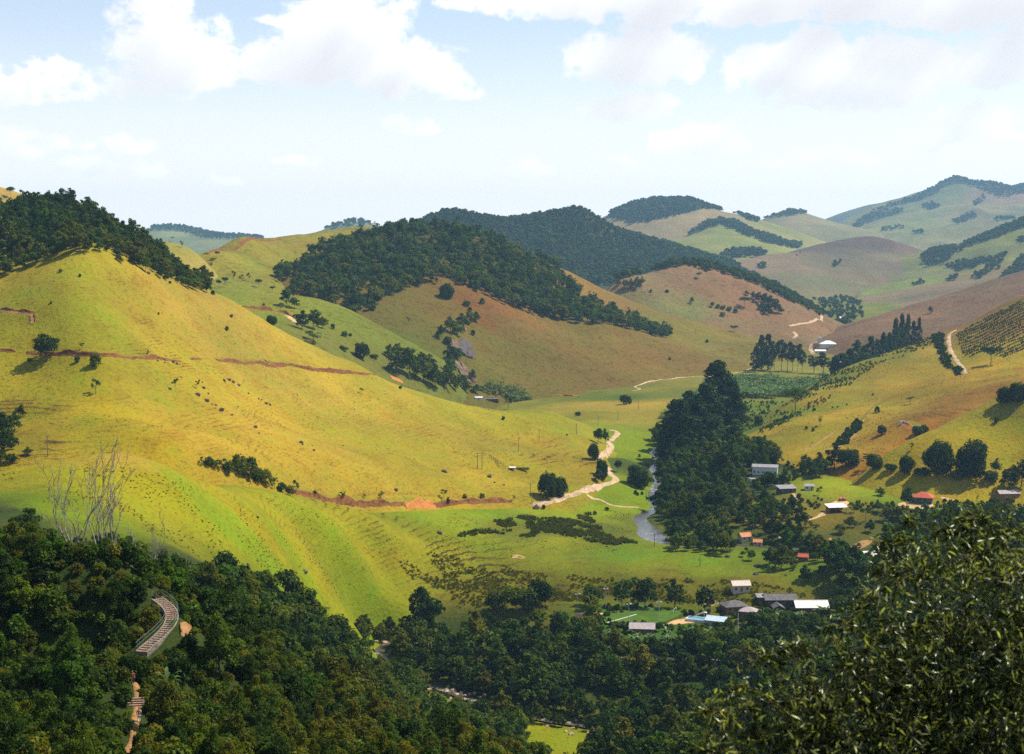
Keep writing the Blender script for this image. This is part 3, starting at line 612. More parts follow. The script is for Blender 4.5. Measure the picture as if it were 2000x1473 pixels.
# ------------------------------------------------------------------ grass colours of the hills, by place
A = (0.300, 0.235, 0.016)      # dry yellow pasture
G = (0.220, 0.212, 0.004)      # fresh green pasture
GG = (0.155, 0.198, 0.004)     # lush green
BR = (0.195, 0.118, 0.038)     # brown dry grass
OL = (0.175, 0.150, 0.030)     # olive
OG = (0.25, 0.14, 0.022)       # orange brown grass
PL = (0.19, 0.115, 0.055)      # plum brown
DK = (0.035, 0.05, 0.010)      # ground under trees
TINTS = {
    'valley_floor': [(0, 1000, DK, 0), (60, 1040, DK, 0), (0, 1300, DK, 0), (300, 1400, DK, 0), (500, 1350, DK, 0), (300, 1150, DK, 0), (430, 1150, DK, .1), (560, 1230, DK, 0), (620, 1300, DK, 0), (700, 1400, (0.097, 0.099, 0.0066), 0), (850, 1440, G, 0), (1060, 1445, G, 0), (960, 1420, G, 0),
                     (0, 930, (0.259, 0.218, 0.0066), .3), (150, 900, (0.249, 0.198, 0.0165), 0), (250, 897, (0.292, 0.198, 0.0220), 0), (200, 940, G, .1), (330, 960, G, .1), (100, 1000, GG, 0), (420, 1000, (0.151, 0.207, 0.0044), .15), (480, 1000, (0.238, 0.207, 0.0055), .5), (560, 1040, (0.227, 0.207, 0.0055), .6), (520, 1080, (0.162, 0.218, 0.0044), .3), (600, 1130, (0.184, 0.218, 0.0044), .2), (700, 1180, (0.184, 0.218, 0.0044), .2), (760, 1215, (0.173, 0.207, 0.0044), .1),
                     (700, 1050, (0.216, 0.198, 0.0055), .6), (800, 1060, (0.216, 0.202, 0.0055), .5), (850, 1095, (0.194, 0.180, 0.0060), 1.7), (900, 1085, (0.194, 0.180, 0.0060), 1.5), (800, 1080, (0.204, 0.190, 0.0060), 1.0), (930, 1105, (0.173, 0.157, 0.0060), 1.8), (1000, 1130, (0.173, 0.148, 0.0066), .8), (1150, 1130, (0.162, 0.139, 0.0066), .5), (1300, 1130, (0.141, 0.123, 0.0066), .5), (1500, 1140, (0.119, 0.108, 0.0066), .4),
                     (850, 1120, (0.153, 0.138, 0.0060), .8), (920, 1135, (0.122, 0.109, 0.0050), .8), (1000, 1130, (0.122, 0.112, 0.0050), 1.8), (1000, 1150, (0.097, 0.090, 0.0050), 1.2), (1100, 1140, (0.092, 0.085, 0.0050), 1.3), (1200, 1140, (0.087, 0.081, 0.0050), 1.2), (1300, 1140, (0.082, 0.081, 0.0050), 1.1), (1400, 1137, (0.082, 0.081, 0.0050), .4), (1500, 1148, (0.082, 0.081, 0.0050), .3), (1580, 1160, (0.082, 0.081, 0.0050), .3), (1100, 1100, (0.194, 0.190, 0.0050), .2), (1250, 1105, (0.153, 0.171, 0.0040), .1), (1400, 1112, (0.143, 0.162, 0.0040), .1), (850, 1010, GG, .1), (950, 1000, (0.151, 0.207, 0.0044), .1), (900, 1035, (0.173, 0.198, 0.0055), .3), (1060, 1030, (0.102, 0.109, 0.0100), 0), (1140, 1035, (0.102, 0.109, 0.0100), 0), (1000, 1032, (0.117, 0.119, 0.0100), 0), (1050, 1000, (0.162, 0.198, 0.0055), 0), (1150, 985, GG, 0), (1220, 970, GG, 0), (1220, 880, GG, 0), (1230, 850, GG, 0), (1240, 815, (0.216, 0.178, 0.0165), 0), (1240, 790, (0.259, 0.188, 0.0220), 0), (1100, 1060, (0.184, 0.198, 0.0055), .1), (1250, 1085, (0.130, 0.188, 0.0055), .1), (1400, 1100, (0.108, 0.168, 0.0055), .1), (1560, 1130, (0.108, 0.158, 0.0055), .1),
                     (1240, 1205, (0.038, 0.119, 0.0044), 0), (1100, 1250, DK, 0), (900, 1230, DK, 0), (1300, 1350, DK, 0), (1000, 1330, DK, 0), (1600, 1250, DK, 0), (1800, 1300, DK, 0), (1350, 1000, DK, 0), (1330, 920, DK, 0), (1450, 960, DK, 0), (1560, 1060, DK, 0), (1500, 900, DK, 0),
                     (1640, 950, (0.209, 0.223, 0.0040), .1), (1750, 945, (0.173, 0.223, 0.0040), .1), (1850, 960, (0.153, 0.204, 0.0040), .1), (1620, 1010, (0.122, 0.095, 0.0060), 0), (1700, 1030, (0.087, 0.081, 0.0060), 0), (1560, 1000, (0.173, 0.139, 0.0110), 0), (1800, 1010, DK, 0), (1440, 790, (0.108, 0.128, 0.0083), 0), (1480, 800, (0.108, 0.139, 0.0083), 0), (1430, 820, (0.054, 0.069, 0.0055), 0), (1240, 775, (0.097, 0.119, 0.0110), 0), (1300, 760, (0.151, 0.139, 0.0165), 0), (1500, 740, (0.162, 0.148, 0.0165), 0), (1560, 730, (0.173, 0.158, 0.0165), 0), (1620, 690, (0.141, 0.119, 0.0165), 0)],
    'near_left_hill': [(170, 500, (0.254, 0.221, 0.0138), .05), (120, 520, (0.265, 0.216, 0.0138), .05), (30, 550, (0.265, 0.201, 0.0138), .15), (330, 560, (0.297, 0.211, 0.0248), .05), (420, 600, (0.297, 0.201, 0.0275), .1), (200, 600, (0.275, 0.236, 0.0121), .05), (250, 610, (0.243, 0.181, 0.0165), 1.2), (320, 690, (0.265, 0.211, 0.0132), 1.1), (270, 650, (0.265, 0.206, 0.0165), .7), (400, 640, (0.307, 0.211, 0.0275), .15), (500, 680, (0.329, 0.227, 0.0275), .2), (600, 720, (0.318, 0.231, 0.0220), .1), (700, 760, (0.329, 0.242, 0.0193), .05),
                       (0, 640, (0.233, 0.201, 0.0110), .2), (40, 690, (0.275, 0.221, 0.0110), .1), (20, 760, (0.265, 0.211, 0.0083), .4), (40, 800, (0.233, 0.181, 0.0099), 1.8), (80, 860, (0.211, 0.151, 0.0099), 1.8), (150, 860, (0.265, 0.201, 0.0083), .5), (130, 760, (0.286, 0.227, 0.0083), .1), (200, 800, (0.297, 0.221, 0.0066), .1), (250, 860, (0.297, 0.216, 0.0066), .05), (300, 790, (0.307, 0.221, 0.0138), .3), (340, 820, (0.275, 0.191, 0.0138), 1.2), (380, 850, (0.307, 0.211, 0.0165), .4), (420, 760, (0.307, 0.227, 0.0165), .05), (500, 800, (0.307, 0.221, 0.0165), .45), (520, 830, (0.318, 0.221, 0.0193), .4),
                       (600, 860, (0.318, 0.221, 0.0193), .15), (640, 900, (0.318, 0.221, 0.0165), .2), (750, 880, (0.297, 0.227, 0.0138), .05), (800, 800, (0.297, 0.221, 0.0165), .25), (880, 850, (0.297, 0.201, 0.0165), .35), (850, 940, (0.275, 0.201, 0.0110), .2), (950, 870, (0.286, 0.211, 0.0165), .3), (900, 800, (0.265, 0.221, 0.0138), .05), (1000, 830, (0.254, 0.221, 0.0110), .05), (1080, 830, (0.233, 0.211, 0.0110), .05), (1060, 870, (0.275, 0.191, 0.0110), .7), (1100, 900, (0.254, 0.171, 0.0099), 1.4), (1040, 930, (0.275, 0.211, 0.0110), .3), (1140, 880, (0.254, 0.201, 0.0110), .2)],
    'far_left_hill': [(10, 380, (.34, .22, .05), 0), (300, 475, (.25, .22, .04), 0), (370, 490, (.24, .2, .04), 0)],
    'green_hill': [(420, 500, (0.212, 0.187, 0.0193), .3), (500, 480, (0.212, 0.177, 0.0193), .3), (600, 465, (0.201, 0.166, 0.0193), .2), (450, 540, (0.148, 0.156, 0.0165), .3), (520, 520, (0.170, 0.161, 0.0165), .3), (560, 610, (0.159, 0.172, 0.0138), 0), (480, 600, (0.159, 0.172, 0.0138), .1), (640, 655, (0.148, 0.146, 0.0165), 0), (700, 690, (0.148, 0.135, 0.0193), 0)],
    'wooded_hill': [(720, 640, (0.178, 0.085, 0.0185), .1), (700, 625, (0.187, 0.081, 0.0176), .1), (800, 590, (0.151, 0.101, 0.0154), .1), (860, 590, (0.160, 0.101, 0.0154), 0), (960, 600, (0.205, 0.081, 0.0176), 0), (820, 640, (0.134, 0.101, 0.0132), .1), (800, 670, (0.116, 0.109, 0.0110), 0), (740, 680, (0.116, 0.105, 0.0123), 0), (950, 660, (0.169, 0.105, 0.0154), 0), (1000, 700, (0.151, 0.118, 0.0154), .05), (1050, 650, (0.178, 0.105, 0.0176), 0), (1150, 660, (0.160, 0.114, 0.0176), .05), (1100, 720, (0.160, 0.109, 0.0176), .1), (1200, 700, (0.169, 0.101, 0.0185), .1), (1150, 755, (0.178, 0.098, 0.0176), .1),
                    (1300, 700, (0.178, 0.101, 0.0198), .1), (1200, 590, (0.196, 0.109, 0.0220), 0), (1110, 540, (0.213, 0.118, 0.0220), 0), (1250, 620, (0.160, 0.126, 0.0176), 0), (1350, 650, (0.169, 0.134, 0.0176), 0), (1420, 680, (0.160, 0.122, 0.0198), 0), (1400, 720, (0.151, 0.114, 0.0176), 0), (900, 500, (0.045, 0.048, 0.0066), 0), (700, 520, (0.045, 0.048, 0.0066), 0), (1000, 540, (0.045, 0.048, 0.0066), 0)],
    'far_wooded_hill': [(1100, 450, (.04, .05, .014), 0)],
    'brown_hill': [(1320, 530, PL, .1), (1250, 550, (.21, .13, .06), .1), (1400, 560, (.20, .105, .05), .1), (1500, 590, (.20, .105, .05), .1), (1320, 600, (.16, .15, .04), 0), (1250, 580, (.16, .14, .045), 0), (1430, 630, (.2, .12, .05), 0), (1560, 630, (.2, .11, .05), 0)],
    'distant_hill': [(1280, 450, (.24, .17, .08), 0), (1400, 425, (.24, .17, .08), 0), (1410, 450, (.19, .19, .04), 0), (1450, 475, (.20, .20, .04), 0), (1520, 450, (.2, .185, .05), 0), (1400, 490, (.19, .19, .04), 0)],
    'distant_cone_hill': [(1560, 430, (.2, .16, .07), 0), (1600, 450, (.19, .16, .06), 0)],
    'mountain': [(1700, 430, (.18, .17, .05), 0), (1850, 380, (.12, .13, .045), 0), (1950, 380, (.2, .13, .075), 0), (1800, 420, (.17, .155, .055), 0), (1800, 440, (.19, .18, .05), 0), (1900, 430, (.17, .14, .06), 0), (1980, 420, (.17, .15, .06), 0)],
    'far_mountain': [(1660, 415, (.08, .09, .05), 0)],
    'round_hill': [(1550, 520, (.18, .12, .065), 0), (1700, 480, (.11, .07, .05), 0), (1720, 470, (.11, .065, .05), 0), (1800, 510, (.14, .095, .06), 0), (1640, 560, (.165, .14, .055), 0), (1700, 530, (.17, .12, .06), 0), (1760, 560, (.17, .13, .06), 0), (1500, 520, (.18, .125, .065), 0), (1750, 500, (.16, .12, .06), 0)],
    'ridge_hill': [(1900, 520, (.17, .145, .05), 0), (1950, 510, (.18, .18, .04), 0), (1800, 550, (.16, .19, .03), 0), (1950, 540, (.18, .13, .06), 0), (1850, 560, (.19, .125, .06), 0), (1950, 460, (.17, .17, .04), 0), (1760, 580, (.18, .13, .06), 0)],
    'bare_hill': [(1950, 560, (.17, .10, .055), 0), (1850, 600, (.17, .095, .05), 0), (1750, 630, (.18, .10, .048), 0), (1800, 635, (.15, .09, .045), 0), (1680, 640, (.18, .10, .05), 0)],
    'right_hill': [(1500, 850, (0.238, 0.180, 0.0088), 0), (1600, 780, (0.249, 0.184, 0.0110), .15), (1700, 730, (0.259, 0.170, 0.0138), .2), (1800, 690, (0.270, 0.180, 0.0165), .1), (1560, 800, (0.151, 0.170, 0.0083), 0), (1640, 740, (0.162, 0.159, 0.0099), 0), (1740, 695, (0.162, 0.150, 0.0110), 0), (1620, 850, (0.259, 0.190, 0.0088), .3), (1580, 870, (0.259, 0.190, 0.0088), .1), (1700, 800, (0.282, 0.195, 0.0099), .2), (1800, 760, (0.270, 0.170, 0.0110), .3), (1780, 850, (0.303, 0.120, 0.0099), .9), (1850, 800, (0.249, 0.115, 0.0099), 1), (1900, 770, (0.238, 0.115, 0.0110), .9),
                   (1950, 740, (0.282, 0.170, 0.0088), .5), (1980, 700, (0.292, 0.200, 0.0083), .2), (1900, 700, (0.216, 0.165, 0.0110), .1), (1960, 640, (0.184, 0.100, 0.0138), .4), (1930, 620, (0.195, 0.109, 0.0165), .4), (1700, 870, (0.270, 0.159, 0.0099), .3), (1730, 890, (0.292, 0.140, 0.0088), .3), (1870, 660, (0.195, 0.130, 0.0138), .2)],
    'near_right_hill': [(1780, 900, (0.265, 0.208, 0.0077), .05), (1850, 860, (0.276, 0.208, 0.0077), .1), (1950, 800, (0.244, 0.187, 0.0077), .15), (1980, 860, (0.265, 0.208, 0.0066), .05), (1900, 890, (0.265, 0.208, 0.0066), .05)],
    'horizon_hill': [(330, 455, (.17, .18, .06), 0), (400, 470, (.17, .17, .06), 0)],
}
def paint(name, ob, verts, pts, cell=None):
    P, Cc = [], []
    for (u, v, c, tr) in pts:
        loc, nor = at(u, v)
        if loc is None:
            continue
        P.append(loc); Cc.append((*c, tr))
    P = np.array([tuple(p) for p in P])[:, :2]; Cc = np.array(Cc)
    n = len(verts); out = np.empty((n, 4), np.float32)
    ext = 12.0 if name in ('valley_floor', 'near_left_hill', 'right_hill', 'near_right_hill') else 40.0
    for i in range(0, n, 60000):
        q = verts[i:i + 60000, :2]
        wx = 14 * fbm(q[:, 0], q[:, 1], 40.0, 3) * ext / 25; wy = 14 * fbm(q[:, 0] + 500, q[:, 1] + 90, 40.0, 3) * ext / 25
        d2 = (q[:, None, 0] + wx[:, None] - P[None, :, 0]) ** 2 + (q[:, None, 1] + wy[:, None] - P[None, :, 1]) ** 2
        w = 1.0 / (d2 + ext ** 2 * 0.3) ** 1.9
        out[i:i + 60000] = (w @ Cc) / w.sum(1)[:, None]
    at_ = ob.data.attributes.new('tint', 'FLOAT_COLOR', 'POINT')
    at_.data.foreach_set('color', out.ravel())
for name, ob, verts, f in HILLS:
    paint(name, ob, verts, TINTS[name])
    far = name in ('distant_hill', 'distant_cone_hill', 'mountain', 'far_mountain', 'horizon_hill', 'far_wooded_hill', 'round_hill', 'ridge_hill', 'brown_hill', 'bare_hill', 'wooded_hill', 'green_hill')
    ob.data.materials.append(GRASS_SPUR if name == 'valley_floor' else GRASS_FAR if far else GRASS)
    ob['label'] = name.replace('_', ' ')

# ------------------------------------------------------------------ haze: even, thin air over the whole valley
HAZE = 5.3e-5
bm = bmesh.new()
bmesh.ops.create_cube(bm, size=1.0)
for v in bm.verts:
    v.co = Vector((v.co.x * 19000, 4400 + v.co.y * 14600, 130 + v.co.z * 700))
hz = bpy.data.meshes.new('haze'); bm.to_mesh(hz); bm.free()
ho = bpy.data.objects.new('haze', hz); COL.objects.link(ho)
ho['kind'] = 'stuff'
m, t, out = material('thin_haze')
vol = t.n('ShaderNodeVolumePrincipled')
vol.inputs['Color'].default_value = (0.40, 0.69, 1.0, 1)
vol.inputs['Density'].default_value = HAZE
vol.inputs['Anisotropy'].default_value = 0.25
t.t.links.new(vol.outputs[0], out.inputs['Volume'])
try:
    m.cycles.homogeneous_volume = True
except Exception:
    pass
hz.materials.append(m)
# ------------------------------------------------------------------ roads, paths, soil cuts and the river
def drape(line, lift):
    out = []
    for p in line:
        loc, nor = drop(p[0], p[1])
        out.append((p[0], p[1], (loc.z if loc is not None else p[2]) + lift))
    return np.array(out)
HILL_BVH = {}
def at_hill(hill, u, v):
    """the point of one hill seen at a photo pixel, whatever stands before it"""
    if hill not in HILL_BVH:
        n, ob, vv, ff = next(h for h in HILLS if h[0] == hill)
        HILL_BVH[hill] = BVHTree.FromPolygons(vv.tolist(), ff.tolist(), all_triangles=False)
    return HILL_BVH[hill].ray_cast(Vector((0, 0, 0)), Vector(ray(u, v)).normalized())[0]
def pix_line(pix, step, hill=None):
    pts = [at(u, v)[0] if hill is None else at_hill(hill, u, v) for u, v in pix]
    pts = [tuple(p) for p in pts if p is not None]
    return spline(pts, step)
def ribbon_cols(L, offs, jitter=0.0, seed=0):
    t = np.gradient(L[:, :2], axis=0); t /= np.linalg.norm(t, axis=1)[:, None] + 1e-9
    n = np.c_[-t[:, 1], t[:, 0]]
    r = np.random.default_rng(seed)
    cols = []
    for o in offs:
        oo = o * (1 + jitter * fbm(L[:, 0] + 50 * o, L[:, 1], 7.0, 3))
        cols.append(np.c_[L[:, 0] + n[:, 0] * oo, L[:, 1] + n[:, 1] * oo, L[:, 2]])
    return cols, n
def link(name, me, mats=(), parent=None, kind=None, label=None, cat=None, group=None):
    ob = bpy.data.objects.new(name, me); COL.objects.link(ob)
    for m in mats:
        if me is not None and m.name not in [x.name for x in me.materials if x]:
            me.materials.append(m)
    if parent is not None:
        ob.parent = parent
    if kind: ob['kind'] = kind
    if label: ob['label'] = label
    if cat: ob['category'] = cat
    if group: ob['group'] = group
    return ob
def strip(name, pix, width, mat, lift=0.14, step=2.0, jitter=0.45, label=None, world=None):
    L = pix_line(pix, step) if world is None else spline(world, step)
    offs = np.array([-0.5, -0.3, 0.0, 0.3, 0.5]) * width
    cols, n = ribbon_cols(L, offs, jitter, len(name))
    rows = np.stack([drape(c, lift if 0 < i < 4 else -0.25) for i, c in enumerate(cols)], 1)
    nn, k = rows.shape[:2]
    me = mesh_np(name, rows.reshape(-1, 3), grid_faces(k, nn))
    me.polygons.foreach_set('use_smooth', np.ones(len(me.polygons), bool))
    return link(name, me, [mat], kind='structure', label=label)
strip('dirt_road', [(1192, 840), (1203, 843), (1206, 849), (1196, 857), (1188, 864), (1195, 871), (1186, 882), (1172, 892), (1174, 903), (1188, 912), (1191, 926), (1203, 935), (1196, 943), (1176, 949), (1151, 954), (1126, 964), (1101, 971), (1078, 979), (1040, 986)], 5.5, ROAD, label='pale winding dirt road on the valley side')
strip('dirt_road', [(1146, 966), (1171, 976), (1201, 988), (1247, 991)], 3.0, ROAD, label='narrow dirt track down to the river')
strip('dirt_road', [(1234, 764), (1250, 760), (1240, 755), (1270, 745), (1300, 741), (1340, 737), (1400, 735), (1440, 728), (1468, 720), (1490, 718)], 3.4, ROAD, label='dirt road along the foot of the brown hill')
strip('dirt_road', [(1541, 637), (1565, 632), (1590, 627), (1606, 617)], 6.0, ROAD, label='distant dirt road round the brown hill')
strip('dirt_road', [(1590, 692), (1584, 684), (1585, 674), (1598, 668)], 6.0, ROAD)
strip('dirt_road', [(1550, 648), (1556, 655), (1550, 661)], 6.0, ROAD)
strip('farm_track', [(1866, 645), (1854, 655), (1853, 670), (1857, 685), (1866, 700), (1878, 715), (1887, 731)], 4.6, ROAD, label='pale farm track climbing the right hill')
strip('farm_track', [(1686, 820), (1676, 832), (1668, 848), (1655, 862), (1638, 872), (1615, 880)], 3.6, PATH, label='red farm track on the lower right hill')
strip('farm_track', [(1632, 842), (1608, 858), (1588, 872), (1570, 880)], 2.6, PATH)
strip('footpath', [(2, 606), (30, 609), (60, 614), (62, 632)], 3.5, PATH, label='trodden path on the left hill')
strip('footpath', [(262, 1330), (268, 1350), (272, 1376), (266, 1400), (262, 1430), (250, 1473)], 1.25, PATH, step=1.0, label='red earth footpath below the steps')

def cut(name, pix, height, depth, mat, seed, label, lip=0.35, step=1.5, hill=None):
    """an earth bank cut into the slope: foot, ragged face and overhanging turf edge"""
    L = pix_line(pix, step, hill)
    t = np.gradient(L[:, :2], axis=0); t /= np.linalg.norm(t, axis=1)[:, None] + 1e-9
    n = np.c_[-t[:, 1], t[:, 0]]
    up = np.array([drop(p[0] + q[0] * 3, p[1] + q[1] * 3)[0].z - drop(p[0] - q[0] * 3, p[1] - q[1] * 3)[0].z for p, q in zip(L, n)])
    if np.median(up) < 0:
        n = -n
    env = np.sin(np.pi * np.clip(np.linspace(0.04, 0.96, len(L)), 0, 1)) ** 0.4
    hh = 0.78 * height * env * np.clip(0.75 + 0.55 * fbm(L[:, 0] + seed * 31, L[:, 1], 9.0, 4), 0.12, 1.7)
    rows = []
    for k, (a, b) in enumerate([(-0.9, -0.1), (-0.25, 0.10), (0.0, 0.45), (0.12, 0.85), (0.45, 1.0), (1.6, 0.72), (2.9, -0.25)]):
        w = a * depth + 0.35 * fbm(L[:, 0] * 1.3 + 9 * k, L[:, 1] + seed, 3.0, 3)
        x, y = L[:, 0] + n[:, 0] * w, L[:, 1] + n[:, 1] * w
        z0 = np.array([drop(i, j)[0].z for i, j in zip(x, y)])
        zf = np.array([drop(i, j)[0].z for i, j in zip(L[:, 0], L[:, 1])])
        rows.append(np.c_[x, y, np.where(b <= 0, z0 + b, np.maximum(zf + b * hh, z0 + 0.05))])
    Rw = np.stack(rows, 1)
    me = mesh_np(name, Rw.reshape(-1, 3), grid_faces(Rw.shape[1], Rw.shape[0]))
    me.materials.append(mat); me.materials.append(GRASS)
    mi = np.tile(np.array([0, 0, 0, 0, 1, 1], np.int32), len(L) - 1)
    me.polygons.foreach_set('material_index', mi)
    a_ = me.attributes.new('tint', 'FLOAT_COLOR', 'POINT')
    a_.data.foreach_set('color', np.tile(np.array([.24, .19, .02, 0], np.float32), len(me.vertices)))
    return link(name, me, kind='structure', label=label)
cut('earth_bank', [(52, 689), (100, 692), (160, 695), (210, 696), (260, 699), (300, 700), (330, 703), (352, 706)], 2.6, 1.2, CUT, 1, 'ragged red earth bank across the left hill')
cut('earth_bank', [(372, 702), (395, 702)], 1.4, 1.0, CUT, 2, None)
cut('earth_bank', [(424, 704), (450, 706), (490, 709), (515, 712), (540, 715)], 2.6, 1.2, CUT, 3, None)
cut('earth_bank', [(520, 708), (560, 713), (600, 721), (640, 726), (690, 729), (732, 733)], 3.2, 1.3, CUT, 4, None)
cut('earth_bank', [(0, 684), (30, 688)], 2.0, 1.0, CUT, 5, None)
cut('earth_bank', [(2, 605), (30, 608), (55, 611), (66, 613), (66, 630)], 2.6, 1.1, CUT, 6, None)
cut('earth_bank', [(575, 960), (605, 968), (640, 976), (680, 982), (720, 984), (760, 984), (795, 984)], 3.6, 1.5, CUT, 7, 'long red earth bank at the foot of the left hill', hill='near_left_hill')
cut('earth_bank', [(790, 987), (810, 986), (830, 987), (848, 987)], 4.6, 2.2, SLIP, 8, 'bare orange slip in the earth bank', hill='near_left_hill')
cut('earth_bank', [(846, 988), (880, 984), (910, 981), (940, 981), (975, 980), (1000, 981)], 3.4, 1.5, CUT, 9, None)
cut('earth_bank', [(476, 600), (500, 605), (530, 607), (555, 611), (575, 622)], 4.5, 2.0, CUT, 10, 'dark earth bank above the road behind the left hill', hill='green_hill')
cut('earth_bank', [(405, 497), (430, 490), (470, 480), (520, 472), (550, 467)], 3.0, 2.0, CUT, 11, None, hill='green_hill')
cut('earth_bank', [(1085, 772), (1110, 774), (1130, 776)], 4.5, 2.0, CUT, 12, None)
cut('earth_bank', [(1760, 828), (1775, 832), (1790, 840)], 3.0, 3.0, SLIP, 13, None)
cut('earth_bank', [(1000, 1088), (1012, 1089), (1025, 1090)], 1.6, 1.2, EARTH, 14, None)
strip('dirt_road', [(556, 617), (566, 620), (577, 630)], 7.0, EARTH)
strip('bare_slip', [(764, 737), (775, 741), (786, 745)], 7.0, SLIP)

# patches of bare earth round the houses and beside the field
def earth_patch(pix, mat=EARTH, lift=0.2, label=None, name='bare_ground'):
    P = np.array([tuple(at(u, v)[0]) for u, v in pix])
    c = P.mean(0)
    P = spline(np.vstack([P, P[:1]]), 2.0)[:-1]
    rings = []
    for s in (0.0, 0.35, 0.7, 0.93, 1.06):
        q = c + (P - c) * s
        if s > .8:
            q[:, :2] += (0.5 * np.stack([fbm(q[:, 0], q[:, 1], 3.5, 3), fbm(q[:, 0] + 40, q[:, 1], 3.5, 3)], 1))
        rings.append(drape(q, lift if s < 1 else -0.3))
    Rw = np.stack(rings, 0)
    k = Rw.shape[1]
    idx = np.arange(k)
    f = []
    for r in range(4):
        a = r * k
        f.append(np.stack([a + idx, a + (idx + 1) % k, a + k + (idx + 1) % k, a + k + idx], 1))
    me = mesh_np(name, Rw.reshape(-1, 3), np.vstack(f))
    return link(name, me, [mat], kind='structure', label=label)
earth_patch([(1615, 985), (1640, 977), (1658, 981), (1650, 990), (1625, 992)])
earth_patch([(1572, 1018), (1600, 1005), (1615, 998), (1612, 1006), (1590, 1014)])
earth_patch([(1754, 984), (1775, 977), (1800, 982), (1822, 985), (1815, 994), (1780, 996), (1757, 991)])
earth_patch([(1546, 963), (1556, 966), (1556, 976), (1548, 974)])
earth_patch([(1494, 975), (1502, 972), (1502, 985), (1496, 990)])
earth_patch([(1113, 1204), (1135, 1197), (1180, 1199), (1150, 1207)])
earth_patch([(1290, 1222), (1320, 1211), (1352, 1201), (1372, 1206), (1375, 1214), (1330, 1219)])
earth_patch([(1372, 1180), (1390, 1176), (1406, 1177), (1400, 1182), (1380, 1184)])
earth_patch([(1835, 972), (1860, 975), (1866, 979), (1840, 977)])
earth_patch([(1595, 1085), (1620, 1050), (1630, 1075), (1610, 1092)], PATH)
earth_patch([(1660, 1068), (1685, 1056), (1705, 1058), (1680, 1072)], PATH)
earth_patch([(1518, 1035), (1526, 1045), (1528, 1058), (1521, 1055)])
earth_patch([(350, 1215), (368, 1218), (372, 1232), (358, 1250), (350, 1240)], PATH)

# ---- river
L = spline(WATER, 3.0)
offs = np.linspace(-1, 1, 9)
t_ = np.gradient(L[:, :2], axis=0); t_ /= np.linalg.norm(t_, axis=1)[:, None]
n_ = np.c_[-t_[:, 1], t_[:, 0]]
wid = RIVER_W * (0.95 + 0.35 * fbm(L[:, 0], L[:, 1], 60.0, 3))
pool_ = np.array(V(1268, 1045, 755))[:2]
wid = wid * (1 + 0.9 * np.exp(-((L[:, :2] - pool_) ** 2).sum(1) / 22.0 ** 2))
far_r = (L[:, 0] > 95) & (L[:, 1] < 745)                # hidden under trees behind the spur
wid = np.where(far_r, wid * .45, np.where(L[:, 1] < 612, wid * .72, wid))
fall = -np.gradient(L[:, 2]) / 3.0
rows = np.stack([np.c_[L[:, 0] + n_[:, 0] * o * wid, L[:, 1] + n_[:, 1] * o * wid, L[:, 2] - 0.55 + 0.0 * L[:, 2]] for o in offs], 1)
me = mesh_np('river', rows.reshape(-1, 3), grid_faces(9, len(L)))
steep = 0.25 * np.exp(-((L[:, :2] - pool_) ** 2).sum(1) / 25.0 ** 2) + np.clip(0.16 + (fall - 0.008) * 22 + 0.5 * fbm(L[:, 0], L[:, 1], 30.0, 3), 0.08, 1.0)  # first term whitens the pool to paint a sky glint there
fo = me.attributes.new('foam', 'FLOAT', 'POINT')
fo.data.foreach_set('value', np.repeat(steep, 9).astype(np.float32))
me.polygons.foreach_set('use_smooth', np.ones(len(me.polygons), bool))
link('river', me, [RIVERM], kind='structure', label='shallow river with broken white water')
# ------------------------------------------------------------------ plants: meshes of trunks, limbs and leaf clumps
def tube_np(paths, sides=5):
    """paths: list of (points (n,3), radii (n,)) joined into verts, quads"""
    Vs, Fs, off = [], [], 0
    for P, rad in paths:
        P = np.asarray(P, float); n = len(P)
        t = np.gradient(P, axis=0); t /= np.linalg.norm(t, axis=1)[:, None] + 1e-9
        ref = np.where(np.abs(t[:, 2:3]) < 0.9, np.array([[0, 0, 1.0]]), np.array([[1.0, 0, 0]]))
        a = np.cross(t, ref); a /= np.linalg.norm(a, axis=1)[:, None] + 1e-9
        b = np.cross(t, a)
        ang = np.arange(sides) / sides * 2 * np.pi
        ring = P[:, None] + np.asarray(rad)[:, None, None] * (np.cos(ang)[None, :, None] * a[:, None] + np.sin(ang)[None, :, None] * b[:, None])
        Vs.append(ring.reshape(-1, 3))
        i = np.arange(sides)
        for r in range(n - 1):
            Fs.append(np.stack([off + r * sides + i, off + r * sides + (i + 1) % sides, off + (r + 1) * sides + (i + 1) % sides, off + (r + 1) * sides + i], 1))
        off += n * sides
    return np.vstack(Vs), np.vstack(Fs)
def rand_dirs(r, n):
    d = r.normal(size=(n, 3)); return d / np.linalg.norm(d, axis=1)[:, None]
def leaf_quads(r, C, N, size, aspect=0.6):
    """one bent diamond of leaves at each centre, facing roughly along N"""
    n = len(C)
    T = np.cross(N, rand_dirs(r, n)); T /= np.linalg.norm(T, axis=1)[:, None] + 1e-9
    B = np.cross(N, T)
    s = (size * r.uniform(0.55, 1.35, n))[:, None]
    w = s * aspect * r.uniform(0.7, 1.3, (n, 1))
    bend = N * s * r.uniform(-0.15, 0.3, (n, 1))
    v = np.stack([C - T * s, C - B * w + bend * .4, C + T * s - bend, C + B * w + bend * .4], 1)
    return v.reshape(-1, 3), np.arange(n * 4).reshape(n, 4)
